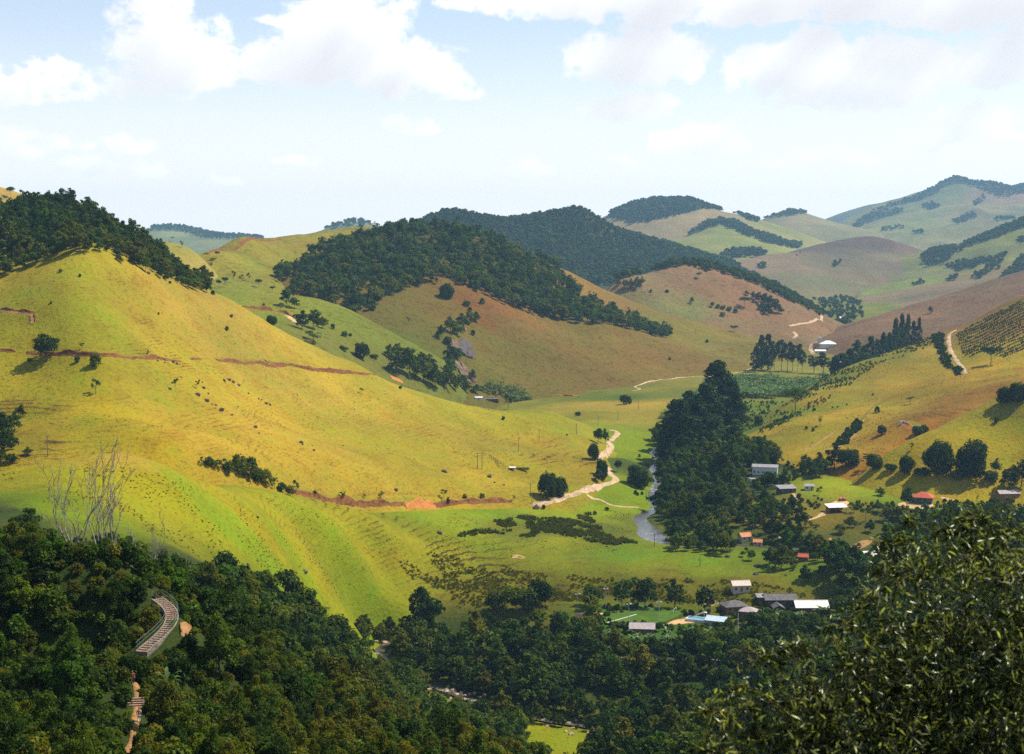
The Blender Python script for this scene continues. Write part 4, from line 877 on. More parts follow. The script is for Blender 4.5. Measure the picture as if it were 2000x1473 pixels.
def blob_leaves(r, blobs, n, size, facing=0.55, aspect=0.6, under=0.35):
    """leaf clumps over the shells of several rounded masses (x, y, z, rx, rz)"""
    Bl = np.array(blobs, float)
    wgt = Bl[:, 3] ** 2 + Bl[:, 3] * Bl[:, 4]; k = r.choice(len(Bl), n, p=wgt / wgt.sum())
    d = rand_dirs(r, n)
    flip = (d[:, 2] < 0) & (r.uniform(size=n) > under)
    d[flip, 2] *= -1
    rad = r.uniform(0.72, 1.05, n) + 0.18 * np.sin(d[:, 0] * 5 + k) * np.cos(d[:, 1] * 6 + 2 * k)
    Bk = Bl[k]
    C = Bk[:, :3] + d * rad[:, None] * np.c_[Bk[:, 3], Bk[:, 3], Bk[:, 4]]
    N = d * facing + rand_dirs(r, n) * (1 - facing) + np.array([0, 0, 0.15])
    N /= np.linalg.norm(N, axis=1)[:, None]
    return leaf_quads(r, C, N, size, aspect)
def merge(parts):
    """[(verts, quads, material index)] -> one mesh"""
    Vs, Fs, Mi, off = [], [], [], 0
    for v, f, mi in parts:
        Vs.append(v); Fs.append(f + off); Mi.append(np.full(len(f), mi, np.int32)); off += len(v)
    return np.vstack(Vs), np.vstack(Fs), np.concatenate(Mi)
def mesh_parts(name, parts, mats):
    v, f, mi = merge(parts)
    me = mesh_np(name, v, f)
    for m in mats: me.materials.append(m)
    me.polygons.foreach_set('material_index', mi)
    return me

def crown_blobs(r, h, w, kind):
    """rounded masses that make up a crown of a tree h high and w wide, base at 0"""
    R_ = w / 2
    B = []
    if kind == 'wild':                                    # uneven crown of a forest tree
        B.append((0, 0, h * 0.55, R_ * 0.58, h * 0.30))
        for k in range(18):
            a = k * 2.4 + r.uniform(-.6, .6); q = R_ * r.uniform(0.30, 0.88); z = h * r.uniform(0.34, 0.90) * (1 - 0.22 * q / R_)
            s = R_ * r.uniform(0.15, 0.36)
            B.append((q * math.cos(a), q * math.sin(a), z, s, s * r.uniform(0.55, 1.0)))
        for k in range(4):
            a = r.uniform(0, 6.28); q = R_ * r.uniform(0, .4); s = R_ * r.uniform(.14, .24)
            B.append((q * math.cos(a), q * math.sin(a), h * r.uniform(.84, .98), s, s * 1.2))
    elif kind == 'round':
        B.append((0, 0, h * 0.62, R_ * 0.72, h * 0.30))
        for k in range(9):
            a = k * 2.4 + r.uniform(-.4, .4); q = R_ * r.uniform(0.42, 0.68); z = h * r.uniform(0.42, 0.82)
            s = R_ * r.uniform(0.32, 0.52)
            B.append((q * math.cos(a), q * math.sin(a), z, s, s * r.uniform(0.6, 0.85)))
        B.append((r.uniform(-.2, .2) * R_, r.uniform(-.2, .2) * R_, h * 0.86, R_ * 0.42, h * 0.13))
    elif kind == 'bush':
        B.append((0, 0, h * 0.47, R_ * 0.80, h * 0.47))
        for k in range(13):
            a = k * 2.4 + r.uniform(-.4, .4); z = r.uniform(0.16, 0.78); q = R_ * r.uniform(0.5, 0.74) * (1 - max(0, z - .45) * 1.1)
            s = R_ * r.uniform(0.24, 0.40)
            B.append((q * math.cos(a), q * math.sin(a), h * z, s, s * h / w * 1.2))
    elif kind == 'tall':                                  # great dense tree, rounded head
        for k in range(17):
            f = k / 16
            a = k * 2.4; q = R_ * r.uniform(0.35, 0.68) * (1 - f ** 4) * (0.7 + 0.5 * math.sin(f * 3))
            s = R_ * (0.46 - 0.12 * f) * r.uniform(0.75, 1.2)
            B.append((q * math.cos(a), q * math.sin(a), h * (0.13 + 0.80 * f), s, s * r.uniform(0.8, 1.2)))
    elif kind == 'cone':
        for k in range(13):
            f = k / 12
            a = k * 2.4; q = R_ * (1 - f) ** 0.6 * r.uniform(0.25, 0.7)
            s = R_ * (0.62 - 0.38 * f) * r.uniform(0.75, 1.15)
            B.append((q * math.cos(a), q * math.sin(a), h * (0.16 + 0.80 * f), s, s * r.uniform(0.9, 1.5)))
    elif kind == 'open':                                  # eucalyptus: bare stem, separate clumps
        for k in range(9):
            f = k / 8
            a = k * 2.4 + r.uniform(-.3, .3); q = R_ * (0.35 + 0.5 * math.sin(f * 2.6)) * r.uniform(.5, 1)
            s = R_ * r.uniform(0.34, 0.55)
            B.append((q * math.cos(a), q * math.sin(a), h * (0.45 + 0.5 * f), s, s * r.uniform(.7, 1.1)))
    elif kind == 'flat':                                  # umbrella crown
        for k in range(9):
            a = k * 2.4; q = R_ * math.sqrt(k / 9) * 0.75
            s = R_ * r.uniform(0.32, 0.45)
            B.append((q * math.cos(a), q * math.sin(a), h * r.uniform(0.70, 0.84), s, s * 0.62))
    elif kind == 'sparse':
        for k in range(7):
            a = k * 2.4 + r.uniform(-.5, .5); q = R_ * r.uniform(0.3, 0.75)
            s = R_ * r.uniform(0.2, 0.36)
            B.append((q * math.cos(a), q * math.sin(a), h * r.uniform(0.45, 0.92), s, s * 0.8))
    elif kind == 'layer':                                 # flat layers of foliage on a straight stem
        for k in range(11):
            f = (k % 4) / 3
            a = k * 2.4; q = R_ * r.uniform(0.3, 0.8) * (1 - 0.35 * f)
            s = R_ * r.uniform(0.25, 0.42)
            B.append((q * math.cos(a), q * math.sin(a), h * (0.5 + 0.46 * f), s, s * 0.22))
    return B
def limbs(r, h, w, blobs, kind, trunk_r=None):
    tr = trunk_r or max(0.10, h * 0.020)
    top = h * {'round': 0.55, 'wild': 0.6, 'bush': 0.35, 'tall': 0.9, 'cone': 0.93, 'open': 0.93, 'flat': 0.8, 'sparse': 0.7, 'layer': 0.95}[kind]
    lean = r.uniform(-0.05, 0.05, 2) * h
    n = 7
    f = np.linspace(0, 1, n)
    P = np.c_[lean[0] * f ** 2 + 0.02 * h * np.sin(f * 5 + r.uniform(0, 6)) * f, lean[1] * f ** 2 + 0.02 * h * np.cos(f * 4 + r.uniform(0, 6)) * f, f * top - 0.25 * (1 - f) * min(1, h / 6)]
    rad = tr * (1 - 0.65 * f); rad[0] *= 1.35
    paths = [(P, rad)]
    for b in blobs[:10]:
        z0 = min(top * 0.95, max(0.15 * h, b[2] - 0.22 * h))
        i = z0 / top
        s = np.array([np.interp(i, f, P[:, 0]), np.interp(i, f, P[:, 1]), z0])
        e = np.array(b[:3])
        g_ = np.linspace(0, 1, 4)[:, None]
        mid = s + (e - s) * g_ + np.array([0, 0, 0.08 * h]) * (g_ * (1 - g_))
        paths.append((mid, tr * (0.42 - 0.3 * g_[:, 0])))
    return paths
PROTO = {}
def tree_proto(key, kind, h, w, n, size, mat, seed, bark=None, under=0.35, aspect=0.6, facing=0.55, joined=False):
    r = np.random.default_rng(seed)
    B = crown_blobs(r, h, w, kind)
    cv, cf = blob_leaves(r, B, n, size, facing, aspect, under)
    tv, tf = tube_np(limbs(r, h, w, B, kind), 5)
    if joined:
        PROTO[key] = (mesh_parts(key, [(cv, cf, 0), (tv, tf, 1)], [mat, bark or BARK]), None, h, w)
    else:
        PROTO[key] = (mesh_parts(key + '_crown', [(cv, cf, 0)], [mat]), mesh_parts(key + '_trunk', [(tv, tf, 0)], [bark or BARK]), h, w)
    return PROTO[key]
def place(name, key, loc, h, w=None, label=None, cat='tree', group=None, rz=None, kind=None):
    """a tree as one thing: an Empty at its foot with crown and trunk (or one mesh when it is far off)"""
    crown, trunk, h0, w0 = PROTO[key]
    w = w or w0 * h / h0
    sc = (w / w0, w / w0, h / h0)
    rz = random.uniform(0, 6.28) if rz is None else rz
    if trunk is None:
        o = bpy.data.objects.new(name, crown)
    else:
        o = bpy.data.objects.new(name, None)
        o.empty_display_size = 0.5
    COL.objects.link(o)
    o.location = loc; o.rotation_euler = (0, 0, rz); o.scale = sc
    if trunk is not None:
        for nm, me in (('crown', crown), ('trunk', trunk)):
            c = bpy.data.objects.new(nm, me); COL.objects.link(c); c.parent = o
    if label: o['label'] = label
    o['category'] = cat
    if group: o['group'] = group
    return o

# ---- prototypes
SEED = 100
def protos(prefix, count, *a, **k):
    global SEED
    keys = []
    for i in range(count):
        SEED += 1
        key = f'{prefix}_{i}'
        tree_proto(key, *a, seed=SEED, **k); keys.append(key)
    return keys
NEAR_B = protos('near_broad', 5, 'wild', 9, 8, 5200, 0.204, LEAF)
NEAR_D = protos('near_dark', 4, 'wild', 10, 8.5, 5200, 0.218, LEAF_DARK)
NEAR_W = protos('near_warm', 4, 'wild', 8, 7.5, 5200, 0.184, LEAF_WARM)
NEAR_F = protos('near_fresh', 2, 'wild', 8, 7, 5200, 0.231, LEAF_FRESH)
NEAR_T = protos('near_tall', 3, 'tall', 11, 6.5, 5200, 0.204, LEAF)
MID_B = protos('mid_broad', 5, 'wild', 10, 9, 1700, 0.40, LEAF)
MID_D = protos('mid_dark', 5, 'wild', 11, 9.5, 1700, 0.42, LEAF_DARK)
MID_F = protos('mid_fresh', 3, 'wild', 9, 8.5, 1200, 0.50, LEAF_FRESH)
MID_W = protos('mid_warm', 3, 'wild', 8, 8, 1200, 0.45, LEAF_WARM)
FAR_J = protos('far_broad', 4, 'round', 9, 8.0, 520, 0.62, LEAF, joined=True) + protos('far_dark', 3, 'round', 10, 9, 520, 0.66, LEAF_DARK, joined=True) + protos('far_fresh', 1, 'round', 10, 8, 520, 0.6, LEAF_FRESH, joined=True)
FAR_WJ = protos('far_warm', 3, 'round', 7, 7.5, 420, 0.62, LEAF_WARM, joined=True)
FAR_TJ = protos('far_tall', 3, 'wild', 13, 8.5, 520, 0.6, LEAF, joined=True) + protos('far_pale', 1, 'open', 12, 7, 300, 0.6, LEAF_FRESH, bark=BARK_PALE, joined=True)
VFAR_J = protos('distant_broad', 3, 'round', 10, 10, 130, 1.5, LEAF_DARK, joined=True) + protos('distant_light', 2, 'round', 10, 10, 130, 1.5, LEAF, joined=True)
ROUND = protos('round_tree', 4, 'round', 12, 11, 2200, 0.45, LEAF_DARK)
BUSH = protos('bush', 4, 'bush', 4, 4.5, 900, 0.30, LEAF_DARK)
BUSH_G = protos('green_bush', 3, 'bush', 4, 4.5, 900, 0.30, LEAF_FRESH)
BUSH_W = protos('olive_bush', 3, 'bush', 4, 4.5, 700, 0.28, LEAF_WARM)
BUSH_B = protos('leafy_bush', 3, 'bush', 4, 4.5, 900, 0.30, LEAF)
BIGB = protos('big_bush', 3, 'bush', 12, 13, 6500, 0.42, LEAF_DARK, under=0.7)
SPARSE = protos('sparse_tree', 4, 'sparse', 7, 6, 420, 0.30, LEAF)
TALL = protos('tall_tree', 4, 'tall', 32, 17, 4200, 0.85, LEAF_DARK)
GUM = protos('gum_tree', 4, 'open', 28, 13, 1500, 0.8, LEAF_DARK, bark=BARK_PALE)
CONE = protos('slim_tree', 4, 'tall', 40, 17, 2400, 1.0, LEAF_DARK, bark=BARK_PALE)
FLAT = protos('flat_tree', 3, 'flat', 11, 12, 1100, 0.45, LEAF_DARK)
LAYER = protos('layered_tree', 3, 'layer', 12, 9, 1500, 0.30, LEAF_DARK)

def in_poly(u, v, poly):
    P = np.asarray(poly, float); u, v = np.asarray(u), np.asarray(v)
    ins = np.zeros(u.shape, bool)
    j = len(P) - 1
    for i in range(len(P)):
        xi, yi, xj, yj = *P[i], *P[j]
        with np.errstate(divide='ignore', invalid='ignore'):
            c = ((yi > v) != (yj > v)) & (u < (xj - xi) * (v - yi) / (yj - yi + 1e-12) + xi)
        ins ^= c; j = i
    return ins
HB = {n: i for i, (n, *_r) in enumerate(HILLS)}
TREEBVH = {}
def ground_of(hill, x, y):
    if hill not in TREEBVH:
        n, ob, v, f = HILLS[HB[hill]]
        TREEBVH[hill] = BVHTree.FromPolygons(v.tolist(), f.tolist(), all_triangles=False)
    loc, nor, i, d = TREEBVH[hill].ray_cast(Vector((x, y, 3000)), Vector((0, 0, -1)))
    return loc
def scatter(hill, polys, spacing, rect, seed, keep=1.0, jit=0.48):
    """spots over one hill inside areas outlined in the photograph"""
    r = np.random.default_rng(seed)
    x0, y0, x1, y1 = rect
    gx_, gy_ = np.meshgrid(np.arange(x0, x1, spacing), np.arange(y0, y1, spacing * 0.87))
    gx_ = gx_ + (np.arange(gx_.shape[0]) % 2)[:, None] * spacing / 2
    x = gx_.ravel() + r.uniform(-jit, jit, gx_.size) * spacing; y = gy_.ravel() + r.uniform(-jit, jit, gx_.size) * spacing
    out = []
    for a, b in zip(x, y):
        if keep < 1 and r.uniform() > keep: continue
        p = ground_of(hill, a, b)
        if p is None: continue
        t = drop(a, b)[0]
        if t is None or t.z > p.z + 1.0: continue
        out.append((a, b, p.z))
    out = np.array(out)
    u, v = project(out)
    # ragged edges rather than drawn ones
    sc_ = F_PX / out[:, 1]
    u = u + 4.5 * sc_ * fbm(out[:, 0], out[:, 1], 26.0, 3); v = v + 1.6 * sc_ * fbm(out[:, 0] + 300, out[:, 1], 26.0, 3)
    ins = np.zeros(len(out), bool)
    for poly in polys: ins |= in_poly(u, v, poly)
    return out[ins], u[ins], v[ins]

# ---- stuff: many small plants as one object (points that carry instances)
def spread(name, pts, scales, keys_or_mesh, label, seed=1, tilt=0.0, squash=None):
    r = np.random.default_rng(seed)
    pts = np.asarray(pts, np.float32)
    me = bpy.data.meshes.new(name)
    me.vertices.add(len(pts)); me.vertices.foreach_set('co', pts.ravel())
    n = len(pts)
    a = me.attributes.new('size', 'FLOAT_VECTOR', 'POINT')
    s = np.asarray(scales, np.float32)
    if s.ndim == 1:
        s = np.stack([s, s, s * r.uniform(0.85, 1.2, n)], 1).astype(np.float32)
    a.data.foreach_set('vector', np.ascontiguousarray(s, np.float32).ravel())
    a = me.attributes.new('turn', 'FLOAT_VECTOR', 'POINT')
    rot = np.stack([r.uniform(-tilt, tilt, n), r.uniform(-tilt, tilt, n), r.uniform(0, 6.283, n)], 1).astype(np.float32)
    a.data.foreach_set('vector', rot.ravel())
    a = me.attributes.new('pick', 'INT', 'POINT')
    a.data.foreach_set('value', r.integers(0, len(keys_or_mesh), n).astype(np.int32))
    ob = link(name, me, kind='stuff', label=label)
    ng = bpy.data.node_groups.new(name + '_nodes', 'GeometryNodeTree')
    ng.interface.new_socket('Geometry', in_out='INPUT', socket_type='NodeSocketGeometry')
    ng.interface.new_socket('Geometry', in_out='OUTPUT', socket_type='NodeSocketGeometry')
    N = ng.nodes.new; Lk = ng.links.new
    gi, go = N('NodeGroupInput'), N('NodeGroupOutput')
    join = N('GeometryNodeJoinGeometry')
    def attr(nm, typ):
        nd = N('GeometryNodeInputNamedAttribute'); nd.data_type = typ; nd.inputs[0].default_value = nm
        return [o for o in nd.outputs if o.enabled][0]
    siz, turn, pick = attr('size', 'FLOAT_VECTOR'), attr('turn', 'FLOAT_VECTOR'), attr('pick', 'INT')
    for i, k in enumerate(keys_or_mesh):
        mesh = PROTO[k][0] if isinstance(k, str) else k
        po = bpy.data.objects.new('plant_source', mesh)
        oi = N('GeometryNodeObjectInfo'); oi.inputs['Object'].default_value = po; oi.inputs['As Instance'].default_value = True
        cmp_ = N('FunctionNodeCompare'); cmp_.data_type = 'INT'; cmp_.operation = 'EQUAL'
        ia = [s_ for s_ in cmp_.inputs if s_.enabled]
        Lk(pick, ia[0]); ia[1].default_value = i
        ip = N('GeometryNodeInstanceOnPoints')
        Lk(gi.outputs[0], ip.inputs['Points']); Lk(cmp_.outputs[0], ip.inputs['Selection']); Lk(oi.outputs['Geometry'], ip.inputs['Instance'])
        Lk(turn, ip.inputs['Rotation']); Lk(siz, ip.inputs['Scale'])
        Lk(ip.outputs[0], join.inputs[0])
    Lk(join.outputs[0], go.inputs[0])
    md = ob.modifiers.new('plants', 'NODES'); md.node_group = ng
    return ob
# ------------------------------------------------------------------ forests
# what must stay in sight through the trees: (outline in the photograph, distance up to which trees are left out)
CLEAR = [([(274, 1272), (298, 1242), (322, 1215), (303, 1168), (318, 1164), (338, 1178), (348, 1200), (344, 1222), (330, 1240), (306, 1252), (284, 1274)], 187),
         ([(260, 1378), (270, 1378), (275, 1400), (269, 1404)], 163), ([(253, 1316), (264, 1316), (268, 1342), (255, 1342)], 164), ([(238, 1440), (264, 1440), (262, 1473), (226, 1473)], 150),
         ([(732, 1248), (765, 1240), (764, 1278), (745, 1284), (730, 1266)], 600), ([(840, 1346), (880, 1346), (908, 1354), (950, 1358), (950, 1368), (905, 1370), (842, 1356)], 545),
         ([(1108, 1404), (1142, 1404), (1140, 1413), (1110, 1414)], 512), ([(1035, 1432), (1125, 1428), (1122, 1446), (1055, 1455)], 480),
         ([(1192, 1204), (1240, 1190), (1325, 1201), (1290, 1211), (1215, 1214)], 640), ([(1300, 1208), (1365, 1202), (1405, 1205), (1400, 1213), (1330, 1216)], 640), ([(1415, 1176), (1470, 1176), (1468, 1192), (1420, 1190)], 640),
         ([(1490, 1174), (1614, 1168), (1614, 1190), (1495, 1188)], 640), ([(1232, 1238), (1282, 1238), (1280, 1244), (1235, 1244)], 600),
         ([(1467, 916), (1484, 916), (1526, 919), (1524, 922), (1486, 925), (1469, 928)], 915), ([(1462, 942), (1475, 942), (1475, 952), (1462, 952)], 900), ([(1516, 962), (1552, 962), (1552, 973), (1518, 973)], 850), ([(1570, 966), (1588, 966), (1588, 973), (1570, 973)], 850),
         ([(1610, 976), (1655, 976), (1652, 1003), (1585, 1014), (1608, 994)], 830), ([(1787, 962), (1820, 968), (1816, 988), (1765, 990)], 830), ([(1675, 1048), (1715, 1048), (1715, 1064), (1675, 1064)], 720),
         ([(1443, 1055), (1464, 1055), (1462, 1070), (1443, 1070)], 760), ([(1560, 1084), (1578, 1084), (1578, 1096), (1560, 1096)], 690), ([(1264, 880), (1286, 874), (1287, 890), (1268, 890)], 1060), ([(1268, 905), (1284, 905), (1280, 930), (1270, 930)], 960), ([(1266, 952), (1280, 952), (1272, 985), (1264, 985)], 880), ([(1235, 1005), (1262, 1005), (1250, 1015), (1230, 1016)], 810), ([(1240, 1024), (1290, 1024), (1300, 1060), (1300, 1066), (1230, 1050)], 800),
         ([(1437, 1200), (1445, 1200), (1445, 1225), (1437, 1225)], 600), ([(1555, 940), (1700, 915), (1920, 930), (1950, 970), (1790, 975), (1640, 975), (1560, 955)], 830), ([(1520, 1030), (1530, 1030), (1530, 1062), (1518, 1060)], 720),
         ([(1120, 1165), (1135, 1165), (1135, 1200), (1120, 1200)], 640), ([(1560, 1000), (1700, 1000), (1690, 1040), (1600, 1040)], 800)]
CLEAR += [([(141, 1020), (157, 1020), (153, 1118), (146, 1118)], 266), ([(198, 1010), (226, 1010), (218, 1082), (206, 1082)], 286), ([(284, 1010), (300, 1010), (297, 1088), (290, 1088)], 277)]
clear_pts = []
for poly, Yc in CLEAR:
    P = np.array(poly, float)
    uu, vv = np.meshgrid(np.arange(P[:, 0].min(), P[:, 0].max() + 1, 3), np.arange(P[:, 1].min(), P[:, 1].max() + 1, 3))
    k = in_poly(uu.ravel(), vv.ravel(), P)
    clear_pts.append((np.c_[uu.ravel()[k], vv.ravel()[k]], Yc))
def blocks(p, h, w):
    """would a tree of this size standing at p hide something that the photograph shows?"""
    u, v = project(p); s = F_PX / p[1]
    for Q, Yc in clear_pts:
        if p[1] > Yc: continue
        dx_ = np.abs(Q[:, 0] - u) < w * 0.5 * s
        if dx_.any() and ((Q[dx_, 1] < v + 2) & (Q[dx_, 1] > v - h * 0.95 * s)).any():
            return True
    return False
def pick_things(P, hs, limit):
    """the plants the photograph shows best: in the frame, not behind a hill, largest first"""
    u, v = project(P); s = F_PX / P[:, 1]
    ok = (u > -10) & (u < 2010) & (v - hs * s < 1473)
    vis = np.array([o and visible(p, h * 0.8) for p, h, o in zip(P, hs, ok)])
    idx = np.where(vis)[0]
    idx = idx[np.argsort(P[idx, 1] / hs[idx])]
    return idx[:limit], np.setdiff1d(np.arange(len(P)), idx[:limit])

def forest(name, hill, polys, spacing, rect, seed, hrange, mix_keys, far_keys, limit, label, group, stuff_name, stuff_label, keep=1.0, zone=None, gap=None):
    P, u, v = scatter(hill, polys, spacing, rect, seed, keep)
    if gap is not None:                                   # small clearings
        k_ = fbm(P[:, 0] + seed * 3, P[:, 1], gap[0], 3, .5) > gap[1]
        P, u, v = P[k_], u[k_], v[k_]
    r = np.random.default_rng(seed + 1)
    hs = r.uniform(hrange[0], hrange[1], len(P)) * np.clip(P[:, 1] / 260.0, 0.55, 1.0) * np.exp(r.normal(0, 0.25, len(P)))
    if zone is not None:
        hs = hs * np.array([zone(a, b) for a, b in zip(u, v)])
    if hill == 'valley_floor':
        dr, _z = seg_dist(P[:, 0], P[:, 1], RIVER[::2])
        uu_, vv_ = project(P)
        k_ = (dr > np.where((P[:, 0] > 90) & (P[:, 1] < 745), 2.2, np.where(P[:, 1] < 612, 3.8, 3.2))) & ~((uu_ > 470) & (P[:, 1] < 135))
        P, hs, u, v = P[k_], hs[k_], u[k_], v[k_]
    good = np.array([not blocks(p, h, h * 0.9) for p, h in zip(P, hs)])
    # a plant too tall for a view is cut down to an undershrub rather than left out
    hs = np.where(good, hs, np.maximum(hs * 0.34, 1.2))
    good = np.array([g or not blocks(p, h, h * 0.9) for p, h, g in zip(P, hs, good)])
    P, hs, u, v = P[good], hs[good], u[good], v[good]
    idx, rest = pick_things(P, hs, limit)
    for i in idx:
        key, lab = mix_keys(u[i], v[i], r)
        h = hs[i]
        place(name, key, (P[i][0], P[i][1], P[i][2] - 0.2), h, h * r.uniform(0.8, 1.05) * PROTO[key][3] / PROTO[key][2], lab or label, 'tree', group)
    if len(rest):
        k0 = PROTO[far_keys[0]]
        spread(stuff_name, P[rest] - [0, 0, 0.3], hs[rest] / k0[2], far_keys, stuff_label, seed + 2)
    print('FOREST', name, len(P), 'things', len(idx), 'rest', len(rest))
    return P, hs

# wood on top of the left hill
HILLTOP = [[(-260, 600), (-150, 575), (0, 545), (90, 512), (170, 491), (250, 515), (330, 549), (390, 572), (402, 560), (395, 500), (330, 470), (260, 420), (150, 380), (0, 375), (-260, 380)]]
def hilltop_mix(u, v, r):
    edge = np.interp(u, [-260, 0, 170, 300, 400], [600, 545, 491, 540, 575]) - v
    if edge < 34 + 10 * math.sin(u * 0.05):
        if r.uniform() < 0.75:
            return r.choice(MID_W), 'low yellowish tree along the grass edge of the hilltop wood' + (', left of its summit' if u < 170 else ', right of its summit')
        return r.choice(MID_F), 'low yellowish tree along the grass edge of the hilltop wood' + (', left of its summit' if u < 170 else ', right of its summit')
    return r.choice(MID_D + MID_D + MID_B + MID_F[:1]), 'dark rounded tree of the hilltop wood, ' + ('at its far left' if u < 90 else 'in its middle' if u < 230 else 'on its descending right side')
def hilltop_zone(u, v):
    edge = np.interp(u, [-260, 0, 170, 300, 400], [600, 545, 491, 540, 575]) - v
    return 0.68 if edge < 34 else 1.0 + 0.25 * np.clip((edge - 40) / 60, 0, 1)
xl, xr = H(-260, 900, 0)[0], H(410, 930, 0)[0]
forest('hilltop_tree', 'near_left_hill', HILLTOP, 6.6, (xl, 770, xr + 20, 1080), 31, (7, 11), hilltop_mix, FAR_J, 260, None, 'trees of the wood on the left hilltop', 'hilltop_woods', 'dark wood behind the left hilltop', zone=hilltop_zone)

# wood over the middle hill
WOOD = [[(515, 546), (545, 588), (600, 622), (655, 634), (700, 618), (745, 592), (800, 566), (860, 556), (905, 560), (960, 582), (1010, 606), (1090, 624), (1140, 634), (1200, 637), (1260, 652), (1312, 667), (1300, 648), (1220, 618), (1160, 590), (1118, 566), (1095, 535), (1062, 512), (980, 472), (900, 445), (830, 430), (700, 430), (640, 465), (590, 495), (535, 527)]]
def wood_mix(u, v, r):
    e = np.interp(u, [500, 655, 745, 860, 960, 1090, 1200, 1312], [560, 634, 592, 556, 582, 624, 637, 667]) - v
    if e < 26 and r.uniform() < 0.6:
        return r.choice(FAR_WJ), 'olive tree along the lower edge of the middle hill wood, ' + ('at its left corner' if u < 760 else 'above the brown slope' if u < 1050 else 'on its tapering right tail')
    if e < 26:
        return r.choice(FAR_J), 'olive tree along the lower edge of the middle hill wood, ' + ('at its left corner' if u < 760 else 'above the brown slope' if u < 1050 else 'on its tapering right tail')
    return (r.choice(FAR_TJ) if r.uniform() < .22 else r.choice(FAR_WJ) if r.uniform() < .15 else r.choice(FAR_J)), 'dark tree of the middle hill wood, ' + ('in its left part' if u < 720 else 'in its middle' if u < 1000 else 'on its right tail')
forest('woodland_tree', 'wooded_hill', WOOD, 8.0, (H(480, 1500, 0)[0] - 20, 1280, H(1330, 1700, 0)[0] + 60, 1980), 33, (7, 12), wood_mix, FAR_J + FAR_WJ[:2] + FAR_TJ, 300, None, 'trees of the wood on the middle hill', 'hillside_woods', 'dense dark wood covering the middle hill', gap=(24, -.62))

# far wooded hill and the strip of trees over the brown hill
FAR_WOOD = [[(700, 560), (760, 400), (900, 380), (1000, 405), (1130, 380), (1300, 420), (1480, 510), (1480, 560), (1250, 560), (1100, 560)]]
P, u, v = scatter('far_wooded_hill', FAR_WOOD, 11.0, (H(720, 3450, 0)[0], 2760, H(1480, 3600, 0)[0], 3860), 35)
spread('far_woods', P - [0, 0, 1.0], np.random.default_rng(5).uniform(0.75, 1.45, len(P)), VFAR_J, 'blue green wood covering the hill beyond the middle one', 36)
STRIP = [[(1175, 556), (1200, 541), (1260, 523), (1330, 508), (1410, 514), (1480, 540), (1560, 578), (1612, 606), (1612, 618), (1550, 590), (1480, 560), (1400, 531), (1325, 521), (1260, 535), (1200, 550)]]
P, u, v = scatter('brown_hill', STRIP, 7.0, (H(1150, 2100, 0)[0], 2000, H(1640, 2300, 0)[0], 2420), 37)
spread('ridge_woods', P - [0, 0, 0.5], np.random.default_rng(6).uniform(0.7, 1.2, len(P)), FAR_J + FAR_WJ[:1], 'strip of trees along the crest of the brown hill', 38)
# woods on the distant hills
def far_patch(name, hill, polys, spacing, size, label, seed):
    n, ob, vv, ff = HILLS[HB[hill]]
    rect = (vv[:, 0].min(), vv[:, 1].min(), vv[:, 0].max(), vv[:, 1].max())
    P, u, v = scatter(hill, polys, spacing, rect, seed)
    if len(P):
        spread(name, P - [0, 0, 1.0], np.random.default_rng(seed).uniform(0.7, 1.3, len(P)) * size, VFAR_J, label, seed)
far_patch('distant_woods', 'distant_hill', [[(1190, 425), (1230, 438), (1275, 432), (1330, 420), (1375, 408), (1410, 412), (1440, 418), (1465, 432), (1485, 436), (1430, 395), (1300, 370), (1200, 405)],
    [(1340, 462), (1375, 437), (1410, 429), (1445, 438), (1475, 458), (1520, 468), (1568, 482), (1555, 487), (1500, 476), (1460, 463), (1430, 447), (1405, 440), (1375, 448)], [(1400, 500), (1440, 490), (1500, 492), (1500, 500), (1430, 506)]], 12, 1.25, 'woods on the hazy distant hill', 41)
far_patch('mountain_woods', 'mountain', [[(1690, 418), (1740, 400), (1800, 380), (1850, 352), (1880, 340), (1960, 360), (2060, 355), (2060, 375), (1990, 380), (1955, 385), (1925, 375), (1890, 360), (1860, 360), (1835, 372), (1800, 392), (1750, 402)],
    [(1665, 440), (1700, 418), (1760, 408), (1762, 416), (1705, 432), (1670, 448)], [(1800, 402), (1820, 396), (1835, 405), (1815, 412)], [(1680, 470), (1740, 464), (1700, 474)], [(1860, 430), (1900, 416), (1910, 424), (1870, 440)]], 17, 1.3, 'woods on the mountain at the far right', 43)
far_patch('cone_hill_woods', 'distant_cone_hill', [[(1490, 428), (1530, 416), (1555, 408), (1580, 416), (1556, 420), (1520, 424)]], 15, 1.2, 'trees on the top of the distant cone shaped hill', 45)
far_patch('spur_woods', 'ridge_hill', [[(1800, 500), (1825, 486), (1870, 484), (1930, 458), (2000, 428), (2060, 415), (2060, 430), (1990, 448), (1940, 470), (1890, 482), (1860, 500), (1840, 520), (1805, 520)], [(1850, 523), (1870, 510), (1935, 508), (1965, 498), (1960, 512), (1920, 518), (1870, 530)], [(1900, 540), (1935, 520), (1955, 524), (1905, 548)], [(1955, 545), (2000, 500), (2040, 480), (2040, 510), (1960, 550)]], 11, 0.95, 'dark belts of trees on the far right slopes', 47)
far_patch('valley_woods', 'valley_floor', [[(1570, 574), (1600, 570), (1650, 580), (1700, 596), (1640, 606), (1610, 606)], [(1612, 612), (1640, 602), (1700, 610), (1690, 622), (1650, 634), (1622, 650), (1612, 640)]], 24, .85, 'trees along the far valley floor', 49)
far_patch('valley_grove', 'valley_floor', [[(1570, 668), (1600, 652), (1680, 648), (1690, 662), (1640, 670), (1600, 668)], [(1612, 645), (1660, 632), (1665, 642), (1625, 655)]], 11, 1.0, 'trees round the white house far down the valley', 50)
